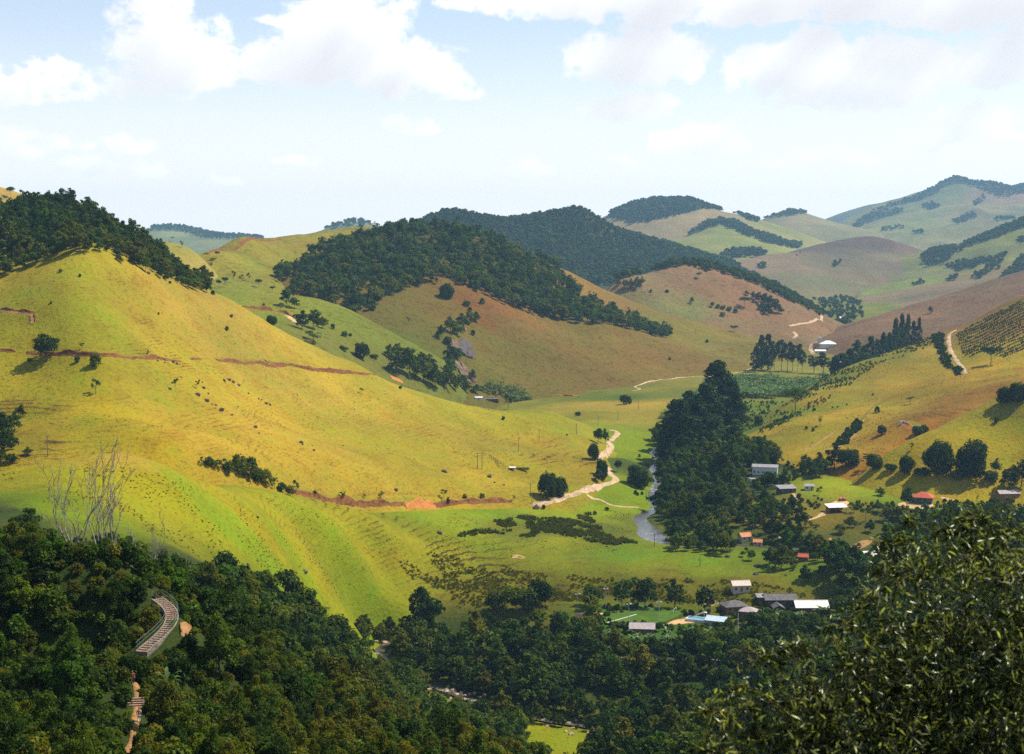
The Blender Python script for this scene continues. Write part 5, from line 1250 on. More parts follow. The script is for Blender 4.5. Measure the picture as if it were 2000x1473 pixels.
far_patch('horizon_woods', 'horizon_hill', [[(270, 462), (300, 445), (360, 440), (400, 455), (440, 462), (470, 458), (520, 468), (400, 468), (350, 452), (300, 452)], [(630, 448), (690, 430), (730, 440), (690, 446)]], 24, 1.5, 'woods on the blue hills at the horizon', 51)

far_patch('far_hill_trees', 'round_hill', [[(1624, 524), (1634, 512), (1642, 512), (1638, 522)], [(1550, 500), (1560, 494), (1562, 500)], [(1480, 520), (1492, 512), (1500, 520), (1488, 528)], [(1690, 572), (1720, 566), (1720, 576)], [(1845, 520), (1870, 512), (1880, 530), (1850, 530)]], 9, .75, 'few trees in the folds of the round purple hill', 81)
far_patch('gully_trees', 'ridge_hill', [[(1780, 560), (1800, 548), (1806, 556)], [(1905, 470), (1925, 462), (1930, 470)], [(1980, 470), (2000, 462), (2000, 476)], [(1850, 548), (1866, 540), (1870, 548)]], 9, .8, 'few trees in the folds of the far right slopes', 82)
far_patch('mountain_gullies', 'mountain', [[(1720, 446), (1760, 440), (1770, 446), (1726, 452)], [(1900, 395), (1920, 380), (1926, 392), (1906, 402)], [(1780, 456), (1800, 450), (1806, 458)], [(1940, 430), (1980, 420), (1984, 428), (1944, 436)]], 16, 1.0, 'belts of trees in the folds of the mountain', 83)
# valley wood by the river on the right
RIVERSIDE = [[(1248, 1000), (1262, 1008), (1290, 1022), (1302, 1058), (1330, 1074), (1400, 1084), (1480, 1104), (1560, 1122), (1640, 1158), (1760, 1160), (1900, 1100), (2050, 1060), (2050, 1010), (1830, 1000), (1740, 1010), (1700, 1062), (1620, 1090), (1570, 1060), (1575, 1010), (1545, 985), (1500, 985), (1490, 955), (1545, 945), (1580, 935), (1640, 912), (1720, 905), (1730, 893), (1620, 888), (1560, 880), (1480, 878), (1420, 850), (1380, 850), (1340, 830), (1300, 850), (1280, 860), (1270, 890), (1270, 940), (1262, 970)]]
def river_where(u, v):
    if u > 1600: return ' near the houses at the right'
    if v < 905: return ' behind the long white house'
    if v < 985: return ' just below the tall clump'
    if u < 1420: return ' beside the wide river pool'
    return ' above the tip of the spur'
def river_mix(u, v, r):
    w_ = river_where(u, v)
    q = r.uniform()
    if q < 0.34: return r.choice(MID_D), 'dark crowned tree in the river wood' + w_
    if q < 0.68: return r.choice(MID_B), 'mid green tree in the river wood' + w_
    if q < 0.90: return r.choice(MID_F), 'bright green tree in the river wood' + w_
    return r.choice(MID_W), 'olive tinted tree in the river wood' + w_
forest('riverside_tree', 'valley_floor', RIVERSIDE, 7.4, (60, 630, 300, 1100), 53, (6.5, 12), river_mix, MID_D[:0] + FAR_J, 300, None, 'trees of the wood beside the river bend', 'valley_undergrowth', 'dark wood on the valley floor at the right', gap=(17, -.34))

# wood round the playing field and down to the near river
FIELDSIDE = [[(775, 1236), (830, 1215), (900, 1192), (1000, 1172), (1100, 1168), (1180, 1182), (1240, 1180), (1330, 1186), (1400, 1178), (1420, 1172), (1480, 1172), (1640, 1172), (1760, 1160), (2100, 1150), (2100, 1600), (1100, 1600), (1140, 1468), (1160, 1424), (1060, 1396), (960, 1366), (880, 1335), (820, 1315), (790, 1285)]]
def field_where(u, v):
    if v < 1192: return ' behind the playing field'
    if u < 1010: return ' between spur foot and near river'
    if v < 1290: return ' in front of the playing field'
    return ' on the far bank of the near river'
def field_mix(u, v, r):
    w_ = field_where(u, v)
    q = r.uniform()
    if q < 0.45: return r.choice(MID_D), 'dark tree of the valley wood' + w_
    if q < 0.72: return r.choice(MID_B), 'mid green tree of the valley wood' + w_
    if q < 0.9: return r.choice(MID_W), 'olive brown tree of the valley wood' + w_
    return r.choice(MID_F), 'bright green tree of the valley wood' + w_
forest('valley_tree', 'valley_floor', FIELDSIDE, 7.2, (-70, 330, 260, 660), 55, (6.5, 11.5), field_mix, FAR_J, 300, None, 'trees of the wood between playing field and river', 'valley_woods', 'dense wood on the near valley floor', gap=(17, -.5))

# near slope under the viewpoint, at the left
SLOPE = [[(-250, 1000), (-60, 975), (0, 985), (60, 1035), (160, 1075), (260, 1090), (330, 1095), (420, 1140), (500, 1160), (580, 1195), (650, 1245), (712, 1284), (765, 1292), (835, 1352), (905, 1384), (985, 1414), (1035, 1440), (1040, 1500), (1040, 1900), (-250, 1900)]]
def slope_where(u, v):
    if u < 380 and v < 1165: return ' above the curved steps'
    if abs(u - 262) < 110 and v > 1250: return ' beside the red footpath'
    if u < 160: return ' at the left of the footpath'
    if u < 530: return ' just right of the curved steps'
    if v < 1310: return ' along the bright spur flank'
    return ' down towards the near river'
def slope_mix(u, v, r):
    w_ = slope_where(u, v)
    q = r.uniform()
    if v > 1330 and u > 600 and q < 0.5: return r.choice(NEAR_W), 'yellowish bushy tree on the near slope' + w_
    if q < 0.34: return r.choice(NEAR_D), 'dark tree of the near forest' + w_
    if q < 0.66: return r.choice(NEAR_B), 'mid green tree of the near forest' + w_
    if q < 0.82: return r.choice(NEAR_W), 'yellowish bushy tree on the near slope' + w_
    if q < 0.93: return r.choice(NEAR_T), 'slender tree of the near forest' + w_
    return r.choice(NEAR_F), 'fresh green tree of the near forest' + w_
SLOPE_P, SLOPE_H = forest('slope_tree', 'valley_floor', SLOPE, 4.7, (-100, 96, 60, 520), 57, (4.2, 8.2), slope_mix, FAR_J, 300, None, 'trees of the forest on the near slope', 'slope_undergrowth', 'forest understorey on the near slope')

# trees along the near bank of the stream, hiding all but its rapids
RB = spline(WATER, 3.6)
ur_, vr_ = project(RB)
rb_t = np.gradient(RB[:, :2], axis=0); rb_t /= np.linalg.norm(rb_t, axis=1)[:, None]
r = np.random.default_rng(88)
nb = 0
for p, t2, u_, v_ in zip(RB, rb_t, ur_, vr_):
    if p[1] > 606 or not (735 < u_ < 1400): continue
    for side in (-1, 1):
        n2 = np.array([-t2[1], t2[0]]); n2 = n2 if n2[1] < 0 else -n2
        off = n2 * (5.2 + r.uniform(0, 4)) * (1 if side < 0 else -1)
        q = drop(p[0] + off[0], p[1] + off[1])[0]
        h = r.uniform(5, 9.5)
        for k_ in range(4):
            if not blocks(q, h, h * .85): break
            h *= .72
        if h < 1.6: continue
        nb += 1
        key, kind_ = [(random.choice(MID_D), 'dark'), (random.choice(MID_B), 'mid green'), (random.choice(MID_W), 'olive')][r.integers(0, 3)]
        place('streamside_tree', key, (q.x, q.y, q.z - .2), h, None, kind_ + (' tree on the near bank of the stream' if side < 0 else ' tree on the far bank of the stream') + (' by the hill foot' if u_ < 800 else ' by the pink rapids' if u_ < 980 else ' near the small grassy bank'), 'tree', 'trees along the near stream')
print('BANK', nb)
# ------------------------------------------------------------------ trees and bushes that stand on their own
def spot(u, v, Y=None):
    if Y is None:
        loc, nor = at(u, v)
    else:
        loc = drop(*V(u, v, Y)[:2])[0]
    return loc
def tree_px(name, keys, u, v, hp, wp, label, group=None, cat='tree', Y=None, i=[0]):
    loc = spot(u, v, Y)
    if loc is None: return None
    s = loc.y / F_PX
    if name == 'plantation_tree':                        # the foot is hidden behind the ridge: tall enough for its top to show
        hp = max(hp * 0.7, (V(u, v - hp * random.uniform(.35, 1.05), loc.y)[2] - loc.z) / s); wp *= random.uniform(.9, 1.5)
    i[0] += 1
    key = keys[i[0] % len(keys)] if isinstance(keys, (list, tuple)) else keys
    return place(name, key, (loc.x, loc.y, loc.z - 0.15), hp * s, wp * s, label, cat, group)

# pasture of the left hill
tree_px('pasture_tree', ROUND, 91, 706, 56, 52, 'round dark tree with a visible trunk on the left hill, beside the red bank')
tree_px('pasture_tree', SPARSE, 187, 770, 31, 27, 'small open tree by itself below the red bank on the left hill')
tree_px('pasture_tree', SPARSE, 343, 766, 28, 15, 'thin pale sapling just left of the scattered dark boulders')
tree_px('dead_sapling', SPARSE, 385, 759, 17, 12, 'tiny thin sapling among the dark boulders of the left hill', cat='sapling')
tree_px('bush', BUSH_B, 186, 718, 30, 26, 'leafy green bush hanging over the edge of the red bank', cat='bush')
tree_px('bush', BUSH_G, 151, 709, 15, 13, 'small bright green bush just right of the round pasture tree', cat='bush')
tree_px('bush', BUSH_G, 58, 707, 9, 10, 'tiny bright bush in the shadow of the round pasture tree', cat='bush')
tree_px('dead_sapling', SPARSE, 161, 683, 15, 12, 'small withered sapling above the red bank, right of the round tree', cat='sapling')
tree_px('dead_sapling', SPARSE, 288, 698, 15, 9, 'upright green sapling growing on the red bank itself', cat='sapling')
tree_px('shrub', BUSH, 443, 646, 10, 8, 'single small dark shrub high on the right flank of the left hill', cat='shrub')
tree_px('shrub', BUSH, 156, 541, 7, 6, 'small grey shrub just under the hilltop wood', cat='shrub')
tree_px('shrub', BUSH, 332, 554, 6, 7, 'small shrub on the grass right below the right end of the hilltop wood', cat='shrub')
tree_px('shrub', BUSH_B, 99, 594, 6, 5, 'small shrub above the trodden path at the far left', cat='shrub')
tree_px('shrub', BUSH_B, 310, 615, 6, 4, 'small shrub in the terraced hollow of the left hill', cat='shrub')
tree_px('shrub', BUSH_W, 118, 532, 8, 9, 'faint olive shrub near the top left of the left hill', cat='shrub')
tree_px('shrub', BUSH_W, 290, 535, 6, 8, 'faint olive shrub on the yellow grass under the hilltop wood', cat='shrub')
tree_px('shrub', BUSH_W, 452, 620, 7, 8, 'olive shrub near the right skyline of the left hill', cat='shrub')
tree_px('shrub', BUSH_B, 503, 1012 - 0, 5, 6, 'small shrub on the crest of the near green spur', cat='shrub')
tree_px('pasture_tree', SPARSE, 706, 770, 13, 10, 'tiny lone tree in the middle of the yellow slope', )
tree_px('shrub', BUSH_B, 782, 760, 7, 8, 'small bush near the right skyline, below the orange slip', cat='shrub')
tree_px('pasture_tree', SPARSE, 992, 800, 30, 22, 'ragged half bare tree above the row of utility poles')
tree_px('shrub', BUSH, 983, 820, 8, 7, 'small dark shrub below the ragged half bare tree', cat='shrub')
tree_px('roadside_tree', BIGB, 1070, 972, 54, 40, 'big dark rounded tree left of the road fork')
tree_px('roadside_tree', BIGB, 1093, 968, 40, 34, 'lower round tree leaning against the big one by the road fork')
tree_px('roadside_tree', ROUND, 1168, 866, 31, 22, 'upper dark tree at the left edge of the winding road')
tree_px('roadside_tree', MID_F, 1182, 868, 30, 15, 'lighter green tree right beside the upper dark roadside tree')
tree_px('roadside_tree', BIGB, 1159, 898, 35, 25, 'egg shaped dark tree halfway down the winding road')
tree_px('roadside_tree', BIGB, 1176, 936, 42, 27, 'tall dark tree at the lower bend of the winding road')
tree_px('roadside_tree', MID_W, 1168, 942, 24, 22, 'small olive tree under the tall tree at the lower road bend')
tree_px('roadside_tree', ROUND, 1207, 922, 24, 18, 'small round tree on a thin trunk right of the lower road bend')
tree_px('riverbank_tree', BIGB, 1247, 951, 46, 48, 'big dark bush like tree on the green bank left of the river')
for (u, v, h, w, lab) in [(1241, 965, 9, 8, 'small dark bush below the big riverbank tree, nearest to it'), (1245, 968, 8, 7, 'small dark bush below the big riverbank tree, second from it'), (1254, 966, 7, 7, 'small dark bush between the riverbank tree and the utility pole'),
                          (1249, 893, 7, 6, 'dark tuft of bush on the lush meadow beside the river'), (1185, 997, 8, 10, 'low dark bush on the meadow below the road fork'), (1062, 994, 10, 9, 'low bush beside the big boulder below the earth bank'), (1162, 1005, 8, 9, 'low dark bush at the top of the reed bed'),
                          (1130, 812, 9, 11, 'small dark bush at the upper end of the valley road'), (1126, 810, 6, 7, 'smaller of the two bushes at the upper end of the valley road'), (1222, 790, 21, 27, 'round dark bush on the green slope below the far dirt road')]:
    tree_px('bush', BUSH, u, v, h, w, lab, cat='bush')
# trees leaning over the narrow river
for (u, v, h, w, lab) in [(1293, 902, 34, 34, 'dark tree leaning over the river between its two upper pools'), (1292, 942, 40, 38, 'dark tree leaning over the river above its narrow reach'), (1286, 1000, 46, 42, 'dark tree leaning over the river just above the wide pool'), (1304, 968, 44, 44, 'dark tree on the right bank beside the narrow reach'), (1500, 950, 30, 42, 'bushy tree in front of the long white house'), (1475, 958, 22, 26, 'low tree at the left in front of the long white house'), (1530, 952, 30, 26, 'tree at the right end of the long white house')]:
    tree_px('overhanging_tree', MID_D, u, v, h, w, lab, 'trees by river and white house')
# thicket in the gully between the hill and the near spur
for k, (u, v, h, w) in enumerate([(396, 908, 16, 16), (408, 910, 20, 20), (418, 913, 16, 18), (434, 921, 28, 26), (446, 923, 24, 26), (468, 926, 43, 34), (486, 934, 44, 40), (505, 943, 32, 28), (520, 948, 36, 30), (536, 956, 26, 24), (550, 962, 22, 22), (566, 968, 22, 20), (578, 966, 30, 18)]):
    tree_px('gully_bush', (SPARSE if k % 3 == 0 else BUSH_G if k % 3 == 1 else BUSH_W) if k not in (5, 6) else BUSH_B, u, v, h, w, ['pale open bush at the upper left end of the gully thicket', 'pale open bush second in the gully thicket', 'low olive bush third in the gully thicket', 'dark bush left of the tallest in the gully thicket', 'broad dark bush against the tallest one in the gully thicket',
        'tall dark bush in the middle of the gully thicket', 'tallest and broadest bush of the gully thicket', 'dark bush just right of the tallest in the gully thicket', 'ragged bush right of the middle of the gully thicket', 'low bush in the lower part of the gully thicket', 'small bush near the lower end of the gully thicket', 'last low bush where the gully thicket meets the red bank', 'thin upright bush at the lower right end of the gully thicket'][k], 'bushes of the gully thicket', 'bush')
# bushes along the red bank
for k, (u, v, h, w) in enumerate([(615, 968, 12, 10), (668, 975, 16, 18), (712, 973, 10, 8), (745, 973, 14, 16), (867, 975, 20, 18), (875, 985, 16, 9), (908, 975, 13, 10), (942, 974, 12, 12), (1003, 978, 12, 8)]):
    tree_px('bank_bush', SPARSE + BUSH_W, u, v, h, w, 'wispy bush on top of the long red bank, number %s from its left end' % ['one', 'two', 'three', 'four', 'five', 'six', 'seven', 'eight', 'nine'][k], 'bushes on the long red bank', 'bush')
# dark trees at the left edge, beside the worn terraces
for k, (u, v, h, w) in enumerate([(5, 855, 52, 46), (28, 842, 40, 36), (40, 815, 24, 24), (8, 893, 54, 44), (20, 880, 40, 34), (54, 890, 18, 22), (2, 905, 26, 40), (25, 905, 20, 28)]):
    tree_px('gully_tree', MID_D + MID_B, u, v, h, w, ['dark tree touching the left edge beside the worn terraces', 'dark tree at the head of the worn red gully', 'small tree highest up beside the worn red gully', 'big dark tree low at the left edge behind the green spur', 'dark tree inside the clump left of the worn terraces', 'low bush at the foot of the worn terraces', 'grey green bush lowest at the left edge', 'grey green bush behind the spur crest at the far left'][k], 'dark trees beside the worn terraces', 'tree')
# far left
tree_px('skyline_tree', FLAT, 20, 388, 25, 19, 'lone umbrella shaped tree on the skyline at the top left')
tree_px('skyline_tree', FLAT, 337, 471, 9, 10, 'tiny flat tree on the pale slope behind the hilltop wood')
tree_px('skyline_tree', SPARSE, 355, 484, 14, 9, 'thin tree on the pale slope right behind the hilltop wood')
tree_px('skyline_tree', MID_D, 404, 574, 28, 24, 'dark tree at the right foot of the hilltop wood', Y=900)
tree_px('skyline_tree', BUSH, 416, 583, 10, 10, 'small dark bush just below the right end of the hilltop wood', cat='bush', Y=905)
# green slope behind
for k, (u, v, h, w) in enumerate([(405, 561, 20, 16), (428, 564, 19, 12), (440, 562, 22, 16), (456, 553, 26, 10), (472, 550, 14, 14), (486, 550, 18, 12), (415, 517, 12, 20), (424, 505, 15, 12), (505, 562, 18, 16), (532, 572, 14, 13), (560, 598, 34, 30), (575, 602, 22, 20), (515, 598, 6, 8)]):
    tree_px('slope_tree_small', FLAT + SPARSE if k < 10 else MID_D, u, v, h, w, ['leftmost little tree on the green slope behind the left hill', 'second little tree in the line on the green slope', 'leafier little tree third in the line on the green slope', 'tall thin tree in the middle of the green slope', 'low round tree right of the tall thin one on the green slope', 'umbrella tree at the right end of the line on the green slope', 'low dark bush high on the green slope', 'small upper tree on the green slope', 'lone tree right of the line, near the wood on the green slope',
        'lone small tree below the wood edge on the green slope', 'dark round tree standing out from the left corner of the wood', 'smaller dark tree below the left corner of the wood', 'tiny bush above the dark earth bank on the green slope'][k], 'small trees on the green slope', 'tree')
for (u, v, h, w, keys, lab) in [(590, 643, 37, 34, MID_D, 'dark tree at the right end of the small orange road'), (612, 641, 36, 34, MID_B, 'lighter tree beside the dark one at the end of the small orange road'), (630, 641, 22, 24, MID_W, 'small olive tree right of the pair by the orange road'), (531, 634, 19, 25, BIGB, 'round dark bush below the dark earth bank'), (650, 643, 12, 10, BUSH, 'small dark bush in the notch below the wood corner'),
                                (673, 657, 11, 14, BUSH, 'small dark bush beside the red scar under the wood'), (684, 657, 7, 8, BUSH, 'tiny bush right of the red scar under the wood'), (706, 700, 33, 34, BIGB, 'round dark tree standing alone in the valley left of the bamboo'), (612, 668, 22, 45, SPARSE, 'wide half bare tree on the little brown rise'), (672, 685, 9, 20, BUSH_W, 'flat olive bush in front of the little brown rise'), (668, 682, 8, 12, BUSH, 'low bush in the valley left of the round tree'), (730, 698, 7, 22, BUSH_B, 'low bushy patch just right of the round valley tree')]:
    tree_px('valley_bush' if h < 20 else 'valley_edge_tree', keys, u, v, h, w, lab, cat='bush' if h < 20 else 'tree')
# bamboo and trees below the rocks
for k, (u, v, h, w) in enumerate([(762, 700, 28, 26), (776, 700, 30, 30), (795, 702, 24, 26), (775, 730, 44, 40), (800, 735, 50, 46), (822, 722, 34, 34), (828, 745, 50, 46), (850, 757, 44, 46), (872, 760, 40, 36), (890, 763, 32, 30), (838, 728, 36, 34), (880, 735, 40, 24), (870, 752, 34, 28), (910, 765, 20, 24), (930, 768, 18, 24)]):
    tree_px('thicket_tree', MID_D + MID_B + MID_F[:1], u, v, h, w, 'dark tree of the thicket under the cliff, %s' % ['highest at the left', 'second highest at the left', 'upper middle', 'at its left edge by the yellow hill', 'large, at its left', 'upper right', 'large, in the middle', 'low, in the middle', 'low, towards the right', 'low, near the rocks', 'behind the large middle one', 'beside the foot of the cliff', 'in front of the cliff foot', 'lowest, near the banana plants', 'last one towards the banana plants'][k], 'trees of the thicket under the cliff')
for (u, v, h, w, keys, lab) in [(903, 642, 30, 30, MID_B, 'green tree in the upper part of the rocky rib'), (917, 632, 26, 26, MID_B, 'green tree at the top of the rocky rib'), (930, 628, 20, 20, MID_D, 'dark tree at the top right of the rocky rib'), (880, 650, 30, 30, MID_B, 'green tree left of the cliff'), (862, 662, 28, 22, MID_B, 'pale tree at the left edge of the rocky rib'), (893, 655, 22, 26, MID_F, 'bright tree just above the cliff'), (875, 672, 16, 20, BUSH_B, 'bush beside the left side of the cliff'),
                                (880, 712, 38, 30, MID_D, 'dark tree left of the cliff foot'), (893, 700, 22, 20, BUSH_B, 'bush growing on the lower cliff'), (924, 655, 12, 10, BUSH, 'small bush right of the top of the cliff'), (923, 745, 24, 18, MID_D, 'dark tree right of the lower bare rock'), (905, 750, 20, 18, BUSH_B, 'bush at the foot of the lower bare rock'),
                                (873, 583, 31, 33, BIGB, 'round dark tree under the edge of the wood on the brown slope'), (912, 597, 11, 17, BUSH, 'dark low bush under the wood, right of the round tree'), (942, 593, 12, 11, BUSH, 'small dark bush under the wood, further right of the round tree'), (729, 606, 14, 14, BUSH, 'dark bush on the left skyline edge of the brown slope'), (797, 634, 16, 9, SPARSE, 'thin little tree in the middle of the brown slope'), (918, 607, 8, 10, BUSH, 'tiny bush between rocky rib and wood'),
                                (1113, 569, 18, 19, BIGB, 'round dark tree at the upper right edge of the wood'), (1434, 649, 14, 19, FLAT, 'small umbrella tree on the right shoulder of the middle hill'), (1381, 669, 7, 7, BUSH_B, 'tiny green bush on the right shoulder of the middle hill'), (1308, 703, 6, 6, BUSH, 'speck of bush low on the middle hill')]:
    tree_px('rib_tree' if h > 18 else 'hill_bush', keys, u, v, h, w, lab, cat='tree' if h > 12 else 'bush')
# loose trees between the riverside wood and the houses
for k, (u, v, h, w) in enumerate([(1548, 995, 30, 26), (1560, 1012, 26, 28), (1572, 1030, 30, 30), (1590, 1046, 26, 24), (1600, 968, 18, 18), (1668, 1002, 22, 26), (1690, 1020, 30, 30), (1660, 1030, 22, 28), (1715, 1000, 24, 26), (1735, 1018, 34, 32), (1640, 1042, 20, 30), (1510, 998, 36, 30), (1720, 968, 16, 20), (1700, 1040, 26, 26)]):
    tree_px('meadow_tree', MID_B + MID_F + MID_D + SPARSE, u, v, h, w, 'loose tree among the houses on the right, %s' % ['left of the white roofed shed', 'below the dark walled house', 'on the lower meadow at the left', 'by the bare earth scrape', 'small, above the shed', 'just right of the shed', 'on the meadow under the red roof', 'low, in the middle of the lower meadow', 'before the red roofed house', 'large, below the red roofed house', 'lowest on the meadow', 'tall, at the edge of the river wood', 'small, on the field edge', 'beside the white roof behind the leaves'][k], 'loose trees among the right hand houses')
# brown hill
for (u, v, h, w, keys, lab) in [(1817, 612, 14, 10, MID_D, 'lone small tree on the plum coloured slope at the right'), (1365, 545, 14, 13, FLAT, 'lone tree near the top of the brown hill'), (1271, 571, 6, 6, BUSH, 'tiny bush right of the grove on the brown hill'), (1303, 571, 6, 9, BUSH, 'small dark bush in the middle of the brown hill'), (1351, 593, 13, 11, MID_D, 'dark tree left on the lower brown hill'), (1391, 600, 11, 11, MID_D, 'dark tree in the hedge line of the brown hill, leftmost'), (1402, 602, 8, 10, BUSH_B, 'bush second in the hedge line of the brown hill'), (1412, 604, 8, 12, BUSH_B, 'bush third in the hedge line of the brown hill'), (1424, 607, 9, 12, BUSH_B, 'bush fourth in the hedge line of the brown hill'), (1436, 611, 9, 10, BUSH, 'bush at the right end of the hedge line of the brown hill'), (1411, 618, 9, 12, BUSH_W, 'olive bush below the hedge line of the brown hill'), (1454, 601, 22, 27, FLAT, 'pale spreading tree left of the grove on the brown hill'),
                                (1541, 615, 8, 5, SPARSE, 'tiny tree near the right foot of the brown hill'), (1458, 577, 10, 12, MID_B, 'small tree at the top of the grove on the brown hill')]:
    tree_px('brown_hill_tree' if h > 9 else 'brown_hill_bush', keys, u, v, h, w, lab, cat='tree' if h > 9 else 'bush')
for k, (u, v, h, w) in enumerate([(1472, 585, 16, 16), (1482, 592, 22, 20), (1494, 600, 28, 24), (1506, 607, 30, 26), (1518, 612, 24, 20), (1500, 614, 20, 22), (1490, 606, 18, 20), (1526, 613, 14, 14)]):
    tree_px('grove_tree', MID_B + MID_D, u, v, h, w, 'tree of the right grove on the brown hill, %s' % ['topmost', 'second from the top', 'tall, in the middle', 'tallest', 'right hand one', 'lowest', 'left, low', 'small, far right'][k], 'trees of the right grove on the brown hill')
for k, (u, v, h, w) in enumerate([(1208, 557, 10, 13), (1220, 562, 16, 17), (1232, 564, 20, 18), (1244, 562, 21, 20), (1254, 558, 18, 14)]):
    tree_px('grove_tree', MID_B, u, v, h, w, 'tree of the left grove on the brown hill, %s' % ['leftmost and lowest', 'second from the left', 'middle one', 'broad one right of the middle', 'rightmost'][k], 'trees of the left grove on the brown hill')
# tall trees
for k, (u, v, h, w, Y) in enumerate([(1476, 722, 52, 24, 1540), (1487, 720, 72, 28, 1560), (1500, 720, 70, 28, 1570), (1513, 721, 56, 22, 1560), (1526, 722, 60, 20, 1550), (1538, 722, 56, 18, 1540), (1548, 721, 52, 18, 1550), (1558, 722, 54, 18, 1540), (1567, 724, 44, 16, 1530), (1590, 728, 34, 24, 1520), (1608, 730, 42, 22, 1510), (1625, 730, 26, 24, 1510)]):
    tree_px('eucalyptus_tree', CONE if k < 3 else GUM, u, v, h, w, 'tall eucalyptus in the group above the banana field, %s' % ['leftmost', 'second from left, tallest', 'third from left', 'fourth from left', 'fifth from left', 'sixth from left', 'seventh from left', 'eighth from left', 'ninth from left', 'low one standing apart', 'paler one standing apart', 'last one towards the right hill'][k], 'eucalyptus trees above the banana field', 'tree', Y)
for k, (u, v, h, w, Y) in enumerate([(1660, 712, 46, 32, 1480), (1674, 706, 48, 34, 1500), (1688, 700, 50, 32, 1520), (1701, 694, 50, 26, 1540), (1713, 688, 52, 22, 1560), (1725, 684, 54, 20, 1570), (1737, 680, 54, 20, 1580), (1749, 676, 56, 20, 1590), (1761, 672, 54, 18, 1600), (1773, 668, 54, 18, 1610), (1784, 665, 54, 18, 1610), (1795, 662, 50, 18, 1610), (1645, 718, 34, 30, 1460), (1632, 716, 26, 28, 1460), (1690, 720, 30, 34, 1440)]):
    tree_px('plantation_tree', CONE + TALL, u, v, h, w, 'tall tree of the row behind the right hill, %s' % ['bushy, near its left end', 'bushy, second at the left', 'third from the left', 'fourth from the left', 'fifth from the left', 'sixth from the left', 'seventh from the left', 'eighth from the left', 'ninth from the left', 'tenth from the left', 'second from its right end', 'at its right end', 'low one at the left end', 'lowest one beside the white house', 'low one in front of the row'][k], 'dense row of tall trees behind the right hill', 'tree', Y)
for k, (u, v, h, w, Y) in enumerate([(1306, 892, 92, 60, 1000), (1330, 892, 118, 78, 985), (1362, 880, 104, 66, 1010), (1400, 858, 142, 96, 1090), (1378, 868, 112, 78, 1050), (1428, 864, 104, 66, 1085), (1345, 850, 84, 56, 1100), (1318, 872, 96, 60, 1040), (1436, 885, 60, 48, 990)]):
    tree_px('giant_tree', TALL, u, v, h, w, ['big dark tree overhanging the river at the left of the tall clump', 'massive dark tree in front of the tall clump', 'dark tree in the middle of the tall clump by the river', 'tallest dark tree rising above the valley wood', 'dark tree beside the tallest one, to its left', 'narrower dark tree on the right of the tallest one', 'dark tree at the back left of the tall clump', 'dark tree at the left back of the tall clump, above the river pool', 'low dark tree at the right foot of the tall clump'][k], 'giant dark trees by the river', 'tree', Y)
# right hill
tree_px('umbrella_tree', FLAT, 1553, 809, 56, 62, 'dark umbrella tree on a bare trunk at the edge of the right hill')
for (u, v, h, w, keys, lab) in [(1602, 832, 20, 14, LAYER, 'small palm like tree on the lower right hill'), (1590, 803, 7, 8, BUSH, 'small dark bush on the ridge of the lower right hill'), (1713, 806, 14, 12, BUSH, 'dark upright bush in the middle of the right hill'), (1778, 789, 15, 20, SPARSE, 'thin bare looking tree in the middle of the right hill'), (1722, 850, 22, 21, BUSH, 'round dark bush right of the red farm track'), (1575, 838, 7, 7, BUSH, 'tiny bush below the small palm like tree'), (1588, 842, 6, 7, BUSH, 'tiny bush right below the small palm like tree'),
                                (1935, 712, 36, 46, FLAT, 'spreading tree right of the pale farm track'), (1962, 787, 34, 34, BIGB, 'left one of the two dark round bushes by the right edge'), (1988, 784, 40, 42, BIGB, 'right one of the two dark round bushes by the right edge'), (1946, 825, 12, 10, BUSH, 'small round bush casting a shadow on the near right slope'), (1792, 850, 20, 26, BUSH, 'dark bush in the red hollow of the right hill'), (1805, 846, 18, 20, BUSH, 'second bush in the red hollow of the right hill'), (1780, 880, 16, 12, SPARSE, 'thin sapling at the edge of the near right slope'),
                                (1705, 772, 5, 4, BUSH, 'speck of bush in the upper middle of the right hill'), (1626, 797, 4, 4, BUSH, 'speck of bush left on the ridge of the right hill'), (1636, 796, 4, 4, BUSH, 'speck of bush second on the ridge of the right hill'), (1654, 791, 4, 4, BUSH, 'speck of bush third on the ridge of the right hill'),
                                (1440, 822, 22, 26, BUSH, 'dark round bush on the small green terrace'), (1482, 830, 20, 22, BUSH, 'second dark bush on the small green terrace'), (1455, 800, 8, 12, BUSH, 'low bush on the upper part of the small green terrace'), (1490, 808, 7, 12, BUSH, 'low bush at the right of the small green terrace')]:
    tree_px('right_hill_tree' if h > 18 else 'right_hill_bush', keys, u, v, h, w, lab, cat='tree' if h > 18 else 'bush')
